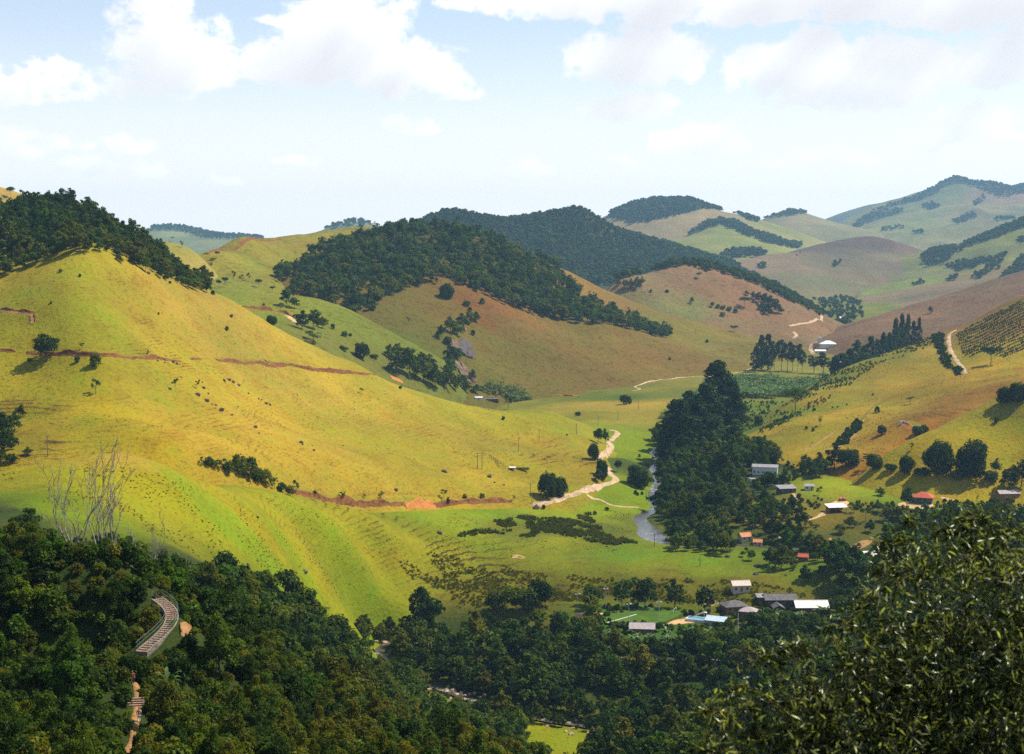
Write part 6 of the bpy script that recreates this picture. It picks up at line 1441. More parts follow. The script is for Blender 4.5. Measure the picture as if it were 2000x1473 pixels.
for (u, v, h, w, keys, lab, Y) in [(1834, 926, 70, 64, BIGB, 'left one of the two huge round trees above the green field', None), (1897, 930, 74, 68, BIGB, 'right one of the two huge round trees above the green field', None), (1770, 924, 38, 34, BIGB, 'smaller round tree left of the two huge ones', None), (1771, 996, 46, 28, ROUND, 'round topped tree left of the red roofed house', None), (1709, 916, 32, 36, BIGB, 'round dark tree beside the palm', None), (1660, 910, 36, 44, BIGB, 'broad dark tree in the hedge above the green field', None),
                                  (1630, 915, 46, 44, MID_D, 'tall bushy tree at the left of the hedge above the green field', None), (1740, 918, 14, 30, BUSH, 'low hedge bush between palm and round tree', None), (1800, 928, 16, 36, BUSH, 'low hedge bush left of the huge round trees', None), (1868, 936, 18, 30, BUSH_W, 'low olive bush between the two huge round trees', None), (1945, 925, 30, 24, MID_B, 'slender tree right of the two huge round trees', None), (1935, 940, 22, 34, BUSH, 'low dark bush right of the two huge round trees', None), (1970, 955, 40, 44, MID_D, 'dark tree at the right edge of the green field', None), (1995, 950, 52, 46, MID_D, 'dark tree cut by the right edge beside the green field', None)]:
    tree_px('field_tree' if h > 30 else 'hedge_bush', keys, u, v, h, w, lab, cat='tree' if h > 20 else 'bush', Y=Y)

# ---- boulders: each its own lumpy stone
def rock_mesh(name, seed, mat, flat=0.75, n=3):
    bm = bmesh.new(); bmesh.ops.create_icosphere(bm, subdivisions=n, radius=1.0)
    r = random.Random(seed); off = Vector((r.uniform(0, 90), r.uniform(0, 90), 0))
    from mathutils import noise as mn
    for v in bm.verts:
        d = v.co.normalized()
        s = 1 + 0.38 * mn.noise(d * 1.1 + off) + 0.18 * mn.noise(d * 2.7 + off) + 0.07 * mn.noise(d * 6 + off)
        v.co = Vector((d.x * s, d.y * s * 0.85, d.z * s * flat))
    me = bpy.data.meshes.new(name); bm.to_mesh(me); bm.free(); me.materials.append(mat)
    return me
ROCKS = [rock_mesh('boulder', k, ROCKM) for k in range(5)]
PALE = [rock_mesh('boulder', 20 + k, RIVROCK, 0.65) for k in range(5)]
def rock(name, u, v, wp, label, group, meshes=ROCKS, sink=0.35, i=[0], loc=None):
    loc = loc or at(u, v)[0]
    if loc is None: return
    s = wp * 0.5 * loc.y / F_PX
    i[0] += 1
    o = bpy.data.objects.new(name, meshes[i[0] % len(meshes)]); COL.objects.link(o)
    o.location = loc + Vector((0, 0, s * (0.55 - sink))); o.scale = (s, s * random.uniform(.8, 1.1), s * random.uniform(0.8, 1.1)); o.rotation_euler = (random.uniform(-.3, .3), random.uniform(-.3, .3), random.uniform(0, 6.28))
    o['label'] = label; o['category'] = 'boulder'; o['group'] = group
    return o
BOULD = [(354, 737, 4), (389, 744, 5), (395, 747, 4), (398, 758, 8), (387, 772, 10), (404, 783, 10), (414, 790, 4), (422, 792, 5), (432, 802, 11), (437, 799, 4), (438, 744, 8), (447, 743, 9), (455, 747, 8), (466, 753, 8), (407, 769, 5), (485, 769, 5), (453, 811, 5), (505, 780, 5), (511, 781, 4), (520, 789, 9), (527, 791, 6), (465, 795, 4), (454, 810, 4), (476, 811, 4), (499, 835, 9), (506, 847, 5), (530, 849, 3), (588, 865, 9), (591, 869, 5), (613, 880, 6), (670, 871, 4), (476, 745, 3), (549, 797, 3), (320, 703, 6), (338, 708, 7), (345, 711, 6), (308, 705, 5), (322, 709, 5)]
for (u, v, w) in BOULD:
    lab = 'small dark stone among the rocks scattered over the left hill' if w < 6 else 'dark boulder among the rocks scattered over the left hill'
    if v < 715: lab = 'dark stone at the right end of the upper red bank'
    rock('boulder', u, v, w, lab, 'dark rocks scattered over the left hill')
for (u, v, w, lab) in [(868, 922, 12, 'dark boulder left of the twin wooden poles'), (773, 958, 9, 'round dark boulder above the orange slip'), (956, 932, 11, 'tall dark boulder right of the twin wooden poles'), (966, 943, 5, 'small stone below the tall dark boulder'), (984, 948, 5, 'small stone further right of the tall dark boulder'), (1047, 993, 16, 'big dark boulder on the meadow below the earth bank'), (858, 1042, 11, 'dark boulder left of the reed bed'), (1107, 850, 5, 'small dark stone between the middle utility poles'), (595, 1118, 12, 'dark boulder on the lower flank of the near spur'), (1185, 1068, 5, 'reddish stone beside the river pool'),
                       (1479, 1107, 12, 'dark rock on the spur crest, leftmost of the line'), (1511, 1110, 9, 'flat dark rock second on the spur crest'), (1535, 1124, 6, 'small dark rock below the spur crest'), (1572, 1125, 18, 'largest dark rock near the tip of the spur'), (1600, 1136, 6, 'last small rock towards the tip of the spur'), (1476, 1123, 11, 'dark rock at the edge of the rough grass on the spur'), (1420, 1088, 12, 'dark rock where the spur meets the riverside wood'), (484, 1104, 9, 'dark hollow boulder by the red scrape on the near spur'), (1308, 1060, 14, 'dark boulder at the edge of the river pool'), (957, 779, 3, 'small stone by the dark roofed shelter')]:
    rock('boulder', u, v, w, lab, 'single boulders on the grass')
# rocks in and beside the near river
rr = random.Random(9)
k_ = 0
for (u, v, w) in [(735, 1254, 9), (752, 1258, 13), (757, 1282, 12), (730, 1270, 6), (745, 1268, 7), (770, 1234, 9), (838, 1348, 10), (848, 1350, 12), (856, 1345, 9), (862, 1353, 13), (870, 1349, 12), (878, 1356, 11), (886, 1351, 12), (893, 1360, 14), (900, 1355, 11), (908, 1362, 10), (880, 1366, 9), (890, 1371, 10), (917, 1358, 9), (927, 1356, 10), (938, 1364, 9), (946, 1359, 9), (962, 1392, 8), (1068, 1420, 8), (1092, 1414, 11), (1112, 1416, 13), (1118, 1424, 9), (1125, 1408, 8), (1140, 1409, 9), (1105, 1430, 8), (1115, 1436, 12), (1152, 1436, 14), (1168, 1438, 11), (985, 1395, 8), (875, 1343, 8), (903, 1369, 8)]:
    where = 'by the grassy hill foot' if u < 790 else 'in the pink rocky rapids' if u < 970 else 'beside the small grassy river bank'
    rock('river_boulder', u, v, w, 'pinkish river boulder ' + where, 'pinkish boulders in the near river', PALE, 0.25)
# bare rock faces on the middle hill
def cliff(pix, label, seed, bulge=6.0):
    P = np.array([tuple(at(u, v)[0]) for u, v in pix])
    c = P.mean(0)
    n = Vector(tuple(-c)); n = Vector((n.x, n.y, abs(n.y) * 0.25)).normalized()
    Pl = spline(np.vstack([P, P[:1]]), 1.2)[:-1]
    Pl = Pl + np.stack([1.6 * fbm(Pl[:, 0], Pl[:, 2], 4.0, 3), 0 * Pl[:, 0], 1.6 * fbm(Pl[:, 0] + 30, Pl[:, 2], 4.0, 3)], 1)
    rings = []
    for i, s in enumerate((1.08, 1.0, 0.9, 0.8, 0.68, 0.55, 0.42, 0.28, 0.14, 0.0)):
        q = c + (Pl - c) * s
        b = bulge * min(1.0, (1 - s) * 5) ** 0.6 if s < 1.05 else -2.0
        rag = fbm(q[:, 0] + seed * 7, q[:, 2] * 0.6, 5.0, 4)[:, None] + 0.8 * fbm(q[:, 0] * 0.8, q[:, 2] * 1.8 + seed, 2.2, 3)[:, None]
        q = q + np.array(n)[None] * (b + (s < 1.05) * bulge * 0.42 * rag)
        rings.append(q)
    Rw = np.stack(rings, 0); k = Rw.shape[1]; idx = np.arange(k)
    f = np.vstack([np.stack([r * k + idx, r * k + (idx + 1) % k, (r + 1) * k + (idx + 1) % k, (r + 1) * k + idx], 1) for r in range(len(rings) - 1)])
    me = mesh_np('cliff', Rw.reshape(-1, 3), f)
    ob = link('rock_face', me, [ROCKF if seed != 1 else ROCKM], label=label, cat='rock face')
cliff([(893, 668), (905, 660), (918, 672), (926, 697), (912, 698), (900, 690)], 'steep dark bare rock face among the trees of the rocky rib', 1, 4)
cliff([(873, 668), (892, 662), (900, 690), (888, 684)], 'brown rock face left of the dark one on the rocky rib', 2, 3)
cliff([(886, 706), (900, 706), (925, 735), (927, 748), (912, 746), (896, 728)], 'lower pale brown rock face at the foot of the rocky rib', 3, 3)
cliff([(906, 636), (916, 640), (914, 645), (905, 646)], 'small rock face under the top of the rocky rib', 4, 2)
# ------------------------------------------------------------------ buildings, poles, fences, steps
M_WHITE = plain('white_wall', (0.66, 0.63, 0.58), 0.8, 0.10, 0.8, (0.38, 0.32, 0.25))
M_CREAM = plain('cream_wall', (0.60, 0.50, 0.36), 0.8, 0.12, 0.8, (0.35, 0.26, 0.16))
M_BRICK = plain('brick_wall', (0.30, 0.12, 0.065), 0.85, 0.2, 1.2, (0.16, 0.075, 0.05))
M_REDWALL = plain('red_wall', (0.27, 0.05, 0.035), 0.7, 0.15, 0.9, (0.12, 0.03, 0.025))
M_DARKWALL = plain('dark_wall', (0.07, 0.055, 0.045), 0.85, 0.3, 1.0)
M_GREENWALL = plain('green_wall', (0.02, 0.075, 0.055), 0.8, 0.2, 1.0)
def roof_material(name, a, b_, ribs=4.0, rough=0.6):
    m, t, out = material(name)
    op = t.n('ShaderNodeTexCoord').outputs['Object']
    n1 = t.noise(op, 0.7, 6, 0.65); n2 = t.noise(t.vmath('MULTIPLY', op, (1, 1, .2)), 2.5, 4, 0.6)
    c = t.mix(t.smooth(n1, 0.35, 0.65), a, b_)
    c = t.mix(t.math('MULTIPLY', t.smooth(n2, 0.5, 0.7), 0.4), c, tuple(x * 0.55 for x in a))
    x = t.xyz(op)[0]
    w = t.math('SINE', t.math('MULTIPLY', x, 6.283 * ribs))
    principled(t, out, c, rough, bump_of(t, w, 0.03), 0.0, 0.3)
    return m
R_WHITE = roof_material('white_sheet_roof', (0.70, 0.67, 0.62), (0.82, 0.80, 0.76))
R_GREY = roof_material('grey_sheet_roof', (0.20, 0.19, 0.19), (0.30, 0.285, 0.28))
R_DARK = roof_material('weathered_roof', (0.085, 0.075, 0.072), (0.15, 0.13, 0.125))
R_TILE = roof_material('red_tile_roof', (0.40, 0.075, 0.035), (0.52, 0.12, 0.055), 3.0, 0.8)
R_ORANGE = roof_material('orange_tile_roof', (0.48, 0.17, 0.07), (0.58, 0.25, 0.12), 3.0, 0.8)
R_PINK = roof_material('faded_roof', (0.33, 0.27, 0.26), (0.42, 0.36, 0.35))
R_CREAM = roof_material('cream_roof', (0.58, 0.47, 0.36), (0.66, 0.56, 0.45))
R_BLUE = roof_material('blue_sheet', (0.36, 0.47, 0.58), (0.46, 0.56, 0.66))
GLASS = plain('window_glass', (0.03, 0.035, 0.04), 0.15, 0.2, 2.0, spec=0.6)
WOOD = plain('weathered_wood', (0.16, 0.12, 0.085), 0.85, 0.3, 3.0)
CONC = plain('concrete', (0.42, 0.37, 0.31), 0.9, 0.15, 1.0, (0.22, 0.18, 0.14))
POLE = plain('pole_wood', (0.14, 0.115, 0.09), 0.9, 0.25, 2.0)
POLE_PALE = plain('pole_concrete', (0.50, 0.47, 0.42), 0.8, 0.12, 1.5)
STEEL = plain('galvanised_rail', (0.15, 0.18, 0.165), 0.5, 0.2, 3.0, (0.2, 0.18, 0.14), metal=0.35)
WIRE = plain('wire', (0.05, 0.05, 0.05), 0.6, 0.1)
LAMPM = plain('lamp_housing', (0.62, 0.62, 0.60), 0.5, 0.1)

def box(bm, x0, x1, y0, y1, z0, z1):
    c = [bm.verts.new(p) for p in ((x0, y0, z0), (x1, y0, z0), (x1, y1, z0), (x0, y1, z0), (x0, y0, z1), (x1, y0, z1), (x1, y1, z1), (x0, y1, z1))]
    for q in ((3, 2, 1, 0), (4, 5, 6, 7), (0, 1, 5, 4), (1, 2, 6, 5), (2, 3, 7, 6), (3, 0, 4, 7)):
        bm.faces.new([c[i] for i in q])
def slab(bm, quad, th):
    """a sheet of thickness th below four corners"""
    a = [bm.verts.new(p) for p in quad]; b = [bm.verts.new((p[0], p[1], p[2] - th)) for p in quad]
    bm.faces.new(a); bm.faces.new(b[::-1])
    for i in range(4):
        bm.faces.new((a[i], b[i], b[(i + 1) % 4], a[(i + 1) % 4]))
def bar(bm, p, q, r, sides=6, r2=None):
    p, q = Vector(p), Vector(q); d = (q - p).normalized()
    a = d.orthogonal().normalized(); b = d.cross(a)
    r2 = r if r2 is None else r2
    A_ = [bm.verts.new(p + (a * math.cos(k * 6.2832 / sides) + b * math.sin(k * 6.2832 / sides)) * r) for k in range(sides)]
    B_ = [bm.verts.new(q + (a * math.cos(k * 6.2832 / sides) + b * math.sin(k * 6.2832 / sides)) * r2) for k in range(sides)]
    for k in range(sides):
        bm.faces.new((A_[k], A_[(k + 1) % sides], B_[(k + 1) % sides], B_[k]))
    bm.faces.new(A_[::-1]); bm.faces.new(B_)
def part(name, fn, mat, parent, **kw):
    bm = bmesh.new(); fn(bm)
    bmesh.ops.recalc_face_normals(bm, faces=bm.faces[:])
    me = bpy.data.meshes.new(name); bm.to_mesh(me); bm.free(); me.materials.append(mat)
    o = bpy.data.objects.new(name, me); COL.objects.link(o); o.parent = parent
    for k, v in kw.items(): o[k] = v
    return o
def thing(name, loc, rz, label, cat, group=None):
    o = bpy.data.objects.new(name, None); COL.objects.link(o); o.empty_display_size = 0.5
    o.location = loc; o.rotation_euler = (0, 0, rz); o['label'] = label; o['category'] = cat
    if group: o['group'] = group
    return o

def house(loc, rz, w, d, h, rise, wall, roof, label, kind='gable', over=0.5, wins=3, door=True, name='house', cat='house', open_front=False, sink=1.5):
    """walls w x d x h with a roof ridge along x; windows and a door on the front (-y)"""
    t = thing(name, loc, rz, label, cat)
    x, y = w / 2, d / 2
    th = 0.2
    if not open_front:
        def walls(bm):
            box(bm, -x, x, -y, -y + th, -sink, h); box(bm, -x, x, y - th, y, -sink, h)
            box(bm, -x, -x + th, -y + th, y - th, -sink, h - .003); box(bm, x - th, x, -y + th, y - th, -sink, h - .003)
            if kind == 'gable':
                for s in (-1, 1):
                    a = s * x - (th if s > 0 else 0); b = a + th
                    v = [bm.verts.new(p) for p in ((a, -y, h), (a, y, h), (a, 0, h + rise), (b, -y, h), (b, y, h), (b, 0, h + rise))]
                    bm.faces.new((v[0], v[2], v[1])); bm.faces.new((v[3], v[4], v[5])); bm.faces.new((v[0], v[3], v[5], v[2])); bm.faces.new((v[1], v[2], v[5], v[4]))
        part('wall', walls, wall, t)
    else:
        part('back_wall', lambda bm: box(bm, -x, x, y - th, y, -sink, h), wall, t)
        part('side_wall', lambda bm: box(bm, -x, -x + th, -y, y - th - .003, -sink, h - .003), wall, t)
        for k in range(4):
            px = -x + 0.15 + k * (w - 0.3) / 3
            part('post', lambda bm: box(bm, px - .09, px + .09, -y, -y + .18, -sink, h), WOOD, t)
    o_ = over
    if kind == 'gable':
        k = rise / y
        ez = h - o_ * k
        for s in (-1, 1):
            part('roof', lambda bm: slab(bm, [(-x - o_, s * (y + o_), ez + .12), (x + o_, s * (y + o_), ez + .12), (x + o_, s * 0.004, h + rise + .12), (-x - o_, s * 0.004, h + rise + .12)], 0.1), roof, t)
        part('ridge_cap', lambda bm: box(bm, -x - o_, x + o_, -.16, .16, h + rise + .06, h + rise + .17), roof, t)
    elif kind == 'hip':
        rx = max(x - y, 0.3)
        e = h + 0.02
        c = [(-x - o_, -y - o_, e), (x + o_, -y - o_, e), (x + o_, y + o_, e), (-x - o_, y + o_, e)]
        r1, r2 = (-rx, 0, h + rise), (rx, 0, h + rise)
        for q in ([c[0], c[1], r2, r1], [c[2], c[3], r1, r2]):
            part('roof', lambda bm: slab(bm, q, 0.1), roof, t)
        for q in ([c[1], c[2], r2], [c[3], c[0], r1]):
            def tri(bm):
                a = [bm.verts.new(p) for p in q]; b = [bm.verts.new((p[0], p[1], p[2] - .1)) for p in q]
                bm.faces.new(a); bm.faces.new(b[::-1])
                for i in range(3): bm.faces.new((a[i], b[i], b[(i + 1) % 3], a[(i + 1) % 3]))
            part('roof', tri, roof, t)
    else:                                                  # single slope, falling to the front
        part('roof', lambda bm: slab(bm, [(-x - o_, -y - o_, h + .14), (x + o_, -y - o_, h + .14), (x + o_, y + o_, h + rise + .14), (-x - o_, y + o_, h + rise + .14)], 0.1), roof, t)
        if not open_front:
            part('gable_wall', lambda bm: [box(bm, -x, x, y - th, y - .003, h, h + rise * 0.95)], wall, t)
    if not open_front:
        n = wins + (1 if door else 0)
        for i in range(n):
            cx_ = -x + (i + 0.5) * w / n
            if door and i == n // 2:
                part('door', lambda bm: box(bm, cx_ - .45, cx_ + .45, -y - .04, -y + .05, 0.02, 2.1), WOOD, t)
            else:
                f = part('window', lambda bm: [box(bm, cx_ - .62, cx_ - .5, -y - .06, -y + .05, 0.9, 2.05), box(bm, cx_ + .5, cx_ + .62, -y - .06, -y + .05, 0.9, 2.05), box(bm, cx_ - .497, cx_ + .497, -y - .06, -y + .05, 0.9, 1.0), box(bm, cx_ - .497, cx_ + .497, -y - .06, -y + .05, 1.95, 2.05)], CONC, t)
                part('pane', lambda bm: box(bm, cx_ - .497, cx_ + .497, -y - .02, -y + .04, 1.003, 1.947), GLASS, f)
    return t
def hs(u, v, Y=None):
    p = spot(u, v, Y); return p.x, p.y, p.z
def mpp(u, v, Y=None):
    return spot(u, v, Y)[1] / F_PX

# houses of the hamlet on the right
p = hs(1494, 934, 905); house(p, R(-14), 16, 6, 4.6, 1.0, M_WHITE, R_GREY, 'long white house with a row of windows and grey roof, deep in the riverside trees', 'shed', .5, 6, False)
p = hs(1469, 950, 885); house(p, R(10), 3.6, 3, 2.4, .4, M_WHITE, R_GREY, 'tiny white hut below the long white house', 'shed', .2, 0, True, 'hut', 'hut')
p = hs(1535, 978, 835); house(p, R(12), 10, 6, 2.7, 1.2, M_DARKWALL, R_GREY, 'dark walled house with grey roof on pale bare ground', 'shed', .6, 2, True)
p = hs(1580, 976, 838); house(p, R(-8), 5.5, 4, 2.3, .8, M_CREAM, R_GREY, 'small grey roofed hut right of the dark walled house', 'shed', .4, 1, True, 'hut', 'hut')
p = hs(1633, 1001, 790); house(p, R(8), 10, 6, 2.8, 1.0, M_BRICK, R_WHITE, 'open fronted shed with a flat white roof on the bare yard', 'shed', .8, 0, False, 'open_shed', 'shed', True)
p = hs(1645, 982, 812); house(p, R(5), 3.4, 2.6, 1.5, .3, M_BRICK, R_TILE, 'little brick store behind the white roofed shed', 'shed', .2, 0, True, 'store', 'hut')
p = hs(1803, 983, 808); house(p, R(-24), 10.5, 8, 2.7, 2.9, M_GREENWALL, R_TILE, 'house with a steep bright red roof below the green field', 'hip', .7, 2, True)
p = hs(1700, 1066, 700); house(p, R(10), 10, 6, 2.6, 1.3, M_GREENWALL, R_WHITE, 'house with a slanting white roof half hidden by the leafy branches', 'shed', .5, 2, True)
p = hs(1454, 1070, 742); house(p, R(20), 6, 5, 2.4, 1.6, M_CREAM, R_ORANGE, 'small house with an orange roof between the riverside trees', 'gable', .4, 1, True)
p = hs(1480, 1074, 735); house(p, R(-15), 4.5, 4, 2.2, 1.2, M_CREAM, R_ORANGE, 'half hidden hut right of the orange roofed house', 'gable', .3, 1, True, 'hut', 'hut')
p = hs(1569, 1098, 680); house(p, R(-20), 4.6, 4, 2.4, 1.3, M_BRICK, R_TILE, 'tiny house with a red roof among dark trees above the spur tip', 'gable', .3, 1, True)
p = hs(1968, 980, 800); house(p, R(6), 12, 6, 2.6, 1.4, M_BRICK, R_PINK, 'low house half hidden by trees near the right edge', 'gable', .5, 3, True)
p = hs(1870, 1018, 745); house(p, R(-4), 10, 5, 2.4, 1.0, M_WHITE, R_GREY, 'pale roofed house behind the leafy branches on the right', 'gable', .4, 2, True)
# farm by the playing field
p = hs(1583, 1197, 626); house(p, R(1), 14.5, 8, 4.2, 2.2, M_REDWALL, R_WHITE, 'barn with dark red walls and a large white roof', 'gable', .5, 4, True, 'barn', 'barn')
p = hs(1522, 1197, 630); house(p, R(2), 14, 7, 3.0, 1.8, M_DARKWALL, R_DARK, 'long farmhouse with a weathered grey roof beside the red barn', 'gable', .6, 3, True, 'farmhouse', 'farmhouse')
p = hs(1519, 1199, 622); house(p, R(92), 6, 4.6, 2.6, 1.2, M_DARKWALL, R_DARK, 'porch with a small cross gable in front of the long farmhouse', 'gable', .4, 0, False, 'porch', 'porch')
p = hs(1488, 1196, 630); house(p, R(2), 5, 5, 2.6, .6, M_DARKWALL, R_GREY, 'low lean-to at the left end of the long farmhouse', 'shed', .3, 1, True, 'lean_to', 'hut')
p = hs(1432, 1197, 624); house(p, R(14), 10, 8, 2.6, 2.0, M_BRICK, R_DARK, 'house with a broad dark hipped roof near the pool', 'hip', .6, 2, True)
p = hs(1462, 1202, 618); house(p, R(-20), 7, 6, 2.6, 1.7, M_BRICK, R_PINK, 'smaller hipped house to the right of the one near the pool', 'hip', .5, 2, True)
p = hs(1445, 1188, 640); house(p, R(8), 8, 5, 3.2, 1.6, M_CREAM, R_CREAM, 'house with a cream roof behind the dark hipped house', 'gable', .5, 2, True)
p = hs(1254, 1252, 588); house(p, R(-6), 10, 6, 2.4, 1.6, M_BRICK, R_PINK, 'low house with a faded pinkish roof below the playing field', 'gable', .6, 2, True)
# far house in the valley and small shelters
p = hs(1617, 684, 1790); house(p, R(-12), 19, 14, 4.2, 4.0, M_WHITE, R_WHITE, 'white house with a big white roof far down the valley', 'hip', .9, 3, True)
p = hs(1602, 686, 1770); house(p, R(-5), 13, 7, 3.0, 1.5, M_WHITE, R_WHITE, 'low white building in front of the far white house', 'gable', .5, 3, True, 'outbuilding', 'house')
p = hs(1601, 675, 1830); house(p, R(0), 5, 5, 8, 1.5, M_WHITE, R_GREY, 'narrow white tower beside the far white house', 'hip', .2, 1, True, 'tower', 'tower')
p = hs(1648, 588, 2500); house(p, R(5), 14, 8, 4, 2.5, M_WHITE, R_WHITE, 'tiny white house among trees at the far end of the valley', 'gable', .5, 2, True)
p = hs(935, 781, None); house(p, R(5), 7, 4, 2.2, .5, M_WHITE, R_WHITE, 'tiny white shelter on the brown rise behind the left hill', 'shed', .3, 0, True, 'shelter', 'shelter')
p = hs(960, 783, None); house(p, R(2), 13, 5, 2.0, .7, M_DARKWALL, R_DARK, 'low dark roofed shelter beside the tiny white one', 'gable', .3, 0, False, 'shelter', 'shelter')
p = hs(1001, 918, None); house(p, R(4), 3.4, 2.4, 1.5, .25, M_WHITE, R_WHITE, 'small white trough shelter at the end of the corral fence', 'shed', .25, 0, False, 'trough_shelter', 'shelter', True, .4)
p = hs(1763, 828, None); house(p, R(10), 3.0, 2.4, 1.6, .3, M_WHITE, R_GREY, 'tiny pale hut above the red hollow of the right hill', 'shed', .2, 0, True, 'hut', 'hut')

# playing field: turf, line, goal, lamps
def field_sheet(name, pix, mat, lift, kind='structure', label=None):
    P = [spot(u, v, Y) for u, v, Y in pix]
    z = sum(p.z for p in P) / len(P) + 0.8 + lift
    bm = bmesh.new()
    top = [bm.verts.new((p.x, p.y, z)) for p in P]; bot = [bm.verts.new((p.x, p.y, z - 2.5)) for p in P]
    bm.faces.new(top)
    for i in range(len(P)):
        bm.faces.new((top[i], bot[i], bot[(i + 1) % len(P)], top[(i + 1) % len(P)]))
    bmesh.ops.recalc_face_normals(bm, faces=bm.faces[:])
    me = bpy.data.meshes.new(name); bm.to_mesh(me); bm.free()
    return link(name, me, [mat], kind=kind, label=label), z
TURF = soil_material('mown_turf', (0.040, 0.085, 0.008), (0.070, 0.125, 0.012), 0.2, (0.085, 0.11, 0.016))
fo_, FZ = field_sheet('playing_field', [(1183, 1218, 598), (1168, 1200, 616), (1240, 1186, 632), (1338, 1200, 616), (1300, 1216, 600), (1235, 1225, 590)], TURF, 0.0, 'structure', 'small mown playing field among the trees')
WHITE = plain('white_paint', (0.8, 0.8, 0.78), 0.7, 0.05)
def seg_on_field(a, b, w):
    p, q = spot(*a), spot(*b)
    d = Vector((q.x - p.x, q.y - p.y, 0)).normalized(); n = Vector((-d.y, d.x, 0)) * w / 2
    bm = bmesh.new()
    box_ = [(p.x + n.x, p.y + n.y), (q.x + n.x, q.y + n.y), (q.x - n.x, q.y - n.y), (p.x - n.x, p.y - n.y)]
    slab(bm, [(x, y, FZ + .03) for x, y in box_], 0.02)
    bmesh.ops.recalc_face_normals(bm, faces=bm.faces[:])
    me = bpy.data.meshes.new('field_line'); bm.to_mesh(me); bm.free()
    link('field_line', me, [WHITE], kind='structure', label='white line along the edge of the playing field')
seg_on_field((1186, 1216, 598), (1243, 1203, 612), 0.35)
def lamp_post(u, v, Y, h, label):
    p = spot(u, v, Y)
    t = thing('lamp_post', (p.x, p.y, p.z), R(20), label, 'floodlight', 'floodlight poles round the playing field')
    part('pole', lambda bm: bar(bm, (0, 0, -.5), (0, 0, h), .16, 8, .10), POLE_PALE, t)
    part('cross_arm', lambda bm: box(bm, -1.0, 1.0, -.06, .06, h * .84, h * .84 + .12), POLE_PALE, t)
    for x in (-.85, .85):
        part('lamp', lambda bm: box(bm, x - .35, x + .35, -.3, .2, h * .84 + .13, h * .84 + .5), LAMPM, t)
lamp_post(1128, 1200, 618, 8.6, 'leftmost floodlight pole, standing in front of the trees')
lamp_post(1183, 1200, 620, 10.6, 'floodlight pole at the left back corner of the playing field')
lamp_post(1228, 1217, 600, 9.4, 'floodlight pole at the front edge of the playing field')
lamp_post(1287, 1215, 602, 10.6, 'floodlight pole at the right front corner of the playing field')
p = spot(1341, 1207, 608)
def goal(u, v, Y, rz, label):
    p = spot(u, v, Y)
    t = thing('goal', (p.x, p.y, FZ), rz, label, 'goal', 'goals of the playing field')
    for x in (-2, 2):
        part('goal_post', lambda bm: bar(bm, (x, 0, 0), (x, 0, 2.1), .07), WHITE, t)
    part('crossbar', lambda bm: bar(bm, (-2.07, 0, 2.14), (2.07, 0, 2.14), .06), WHITE, t)
goal(1318, 1203, 614, R(65), 'small white goal at the right end of the playing field')
# pool with its slide tower, and the blue sheeted shelter
P0 = spot(1372, 1210, 606)
t = thing('swimming_pool', (P0.x, P0.y, P0.z + .9), R(-24), 'raised white swimming pool with blue water beside the playing field', 'pool')
part('rim', lambda bm: [box(bm, -7, 7, -2.6, -2.2, -2, .5), box(bm, -7, 7, 2.2, 2.6, -2, .5), box(bm, -7, -6.6, -2.197, 2.197, -2, .5), box(bm, 6.6, 7, -2.197, 2.197, -2, .5)], M_WHITE, t)
POOLW = plain('pool_water', (0.06, 0.25, 0.38), 0.12, 0.15, 0.6, spec=0.5)
part('water', lambda bm: box(bm, -6.597, 6.597, -2.197, 2.197, -.4, .3), POOLW, t)
P1 = spot(1370, 1203, 612)
t = thing('water_slide', (P1.x, P1.y, P1.z + .8), R(-20), 'small white water slide at the back of the pool', 'slide')
part('slide_chute', lambda bm: [slab(bm, [(-2.6, -.5, .3), (1.2, -.5, 2.2), (1.2, .5, 2.2), (-2.6, .5, .3)], .15), slab(bm, [(-2.6, -.56, .65), (1.2, -.56, 2.55), (1.2, -.503, 2.55), (-2.6, -.503, .65)], .35), slab(bm, [(-2.6, .503, .65), (1.2, .503, 2.55), (1.2, .56, 2.55), (-2.6, .56, .65)], .35)], WHITE, t)
part('platform', lambda bm: box(bm, 1.203, 2.4, -.6, .6, 2.0, 2.2), WHITE, t)
for x, y in ((1.3, -.5), (1.3, .5), (2.3, -.5), (2.3, .5)):
    part('leg', lambda bm: bar(bm, (x, y, -1.2), (x, y, 2.0), .06), WHITE, t)
P2 = spot(1398, 1214, 602)
t = thing('shelter', (P2.x, P2.y, P2.z), R(-22), 'open shelter with a pale blue sheet roof beside the pool', 'shelter')
part('roof', lambda bm: slab(bm, [(-4.6, -2.6, 2.3), (4.6, -2.6, 2.3), (4.6, 2.6, 3.3), (-4.6, 2.6, 3.3)], .1), R_BLUE, t)
for x, y, z in ((-4.3, -2.4, 2.2), (4.3, -2.4, 2.2), (-4.3, 2.4, 3.1), (4.3, 2.4, 3.1)):
    part('post', lambda bm: bar(bm, (x, y, -.8), (x, y, z), .08), WOOD, t)

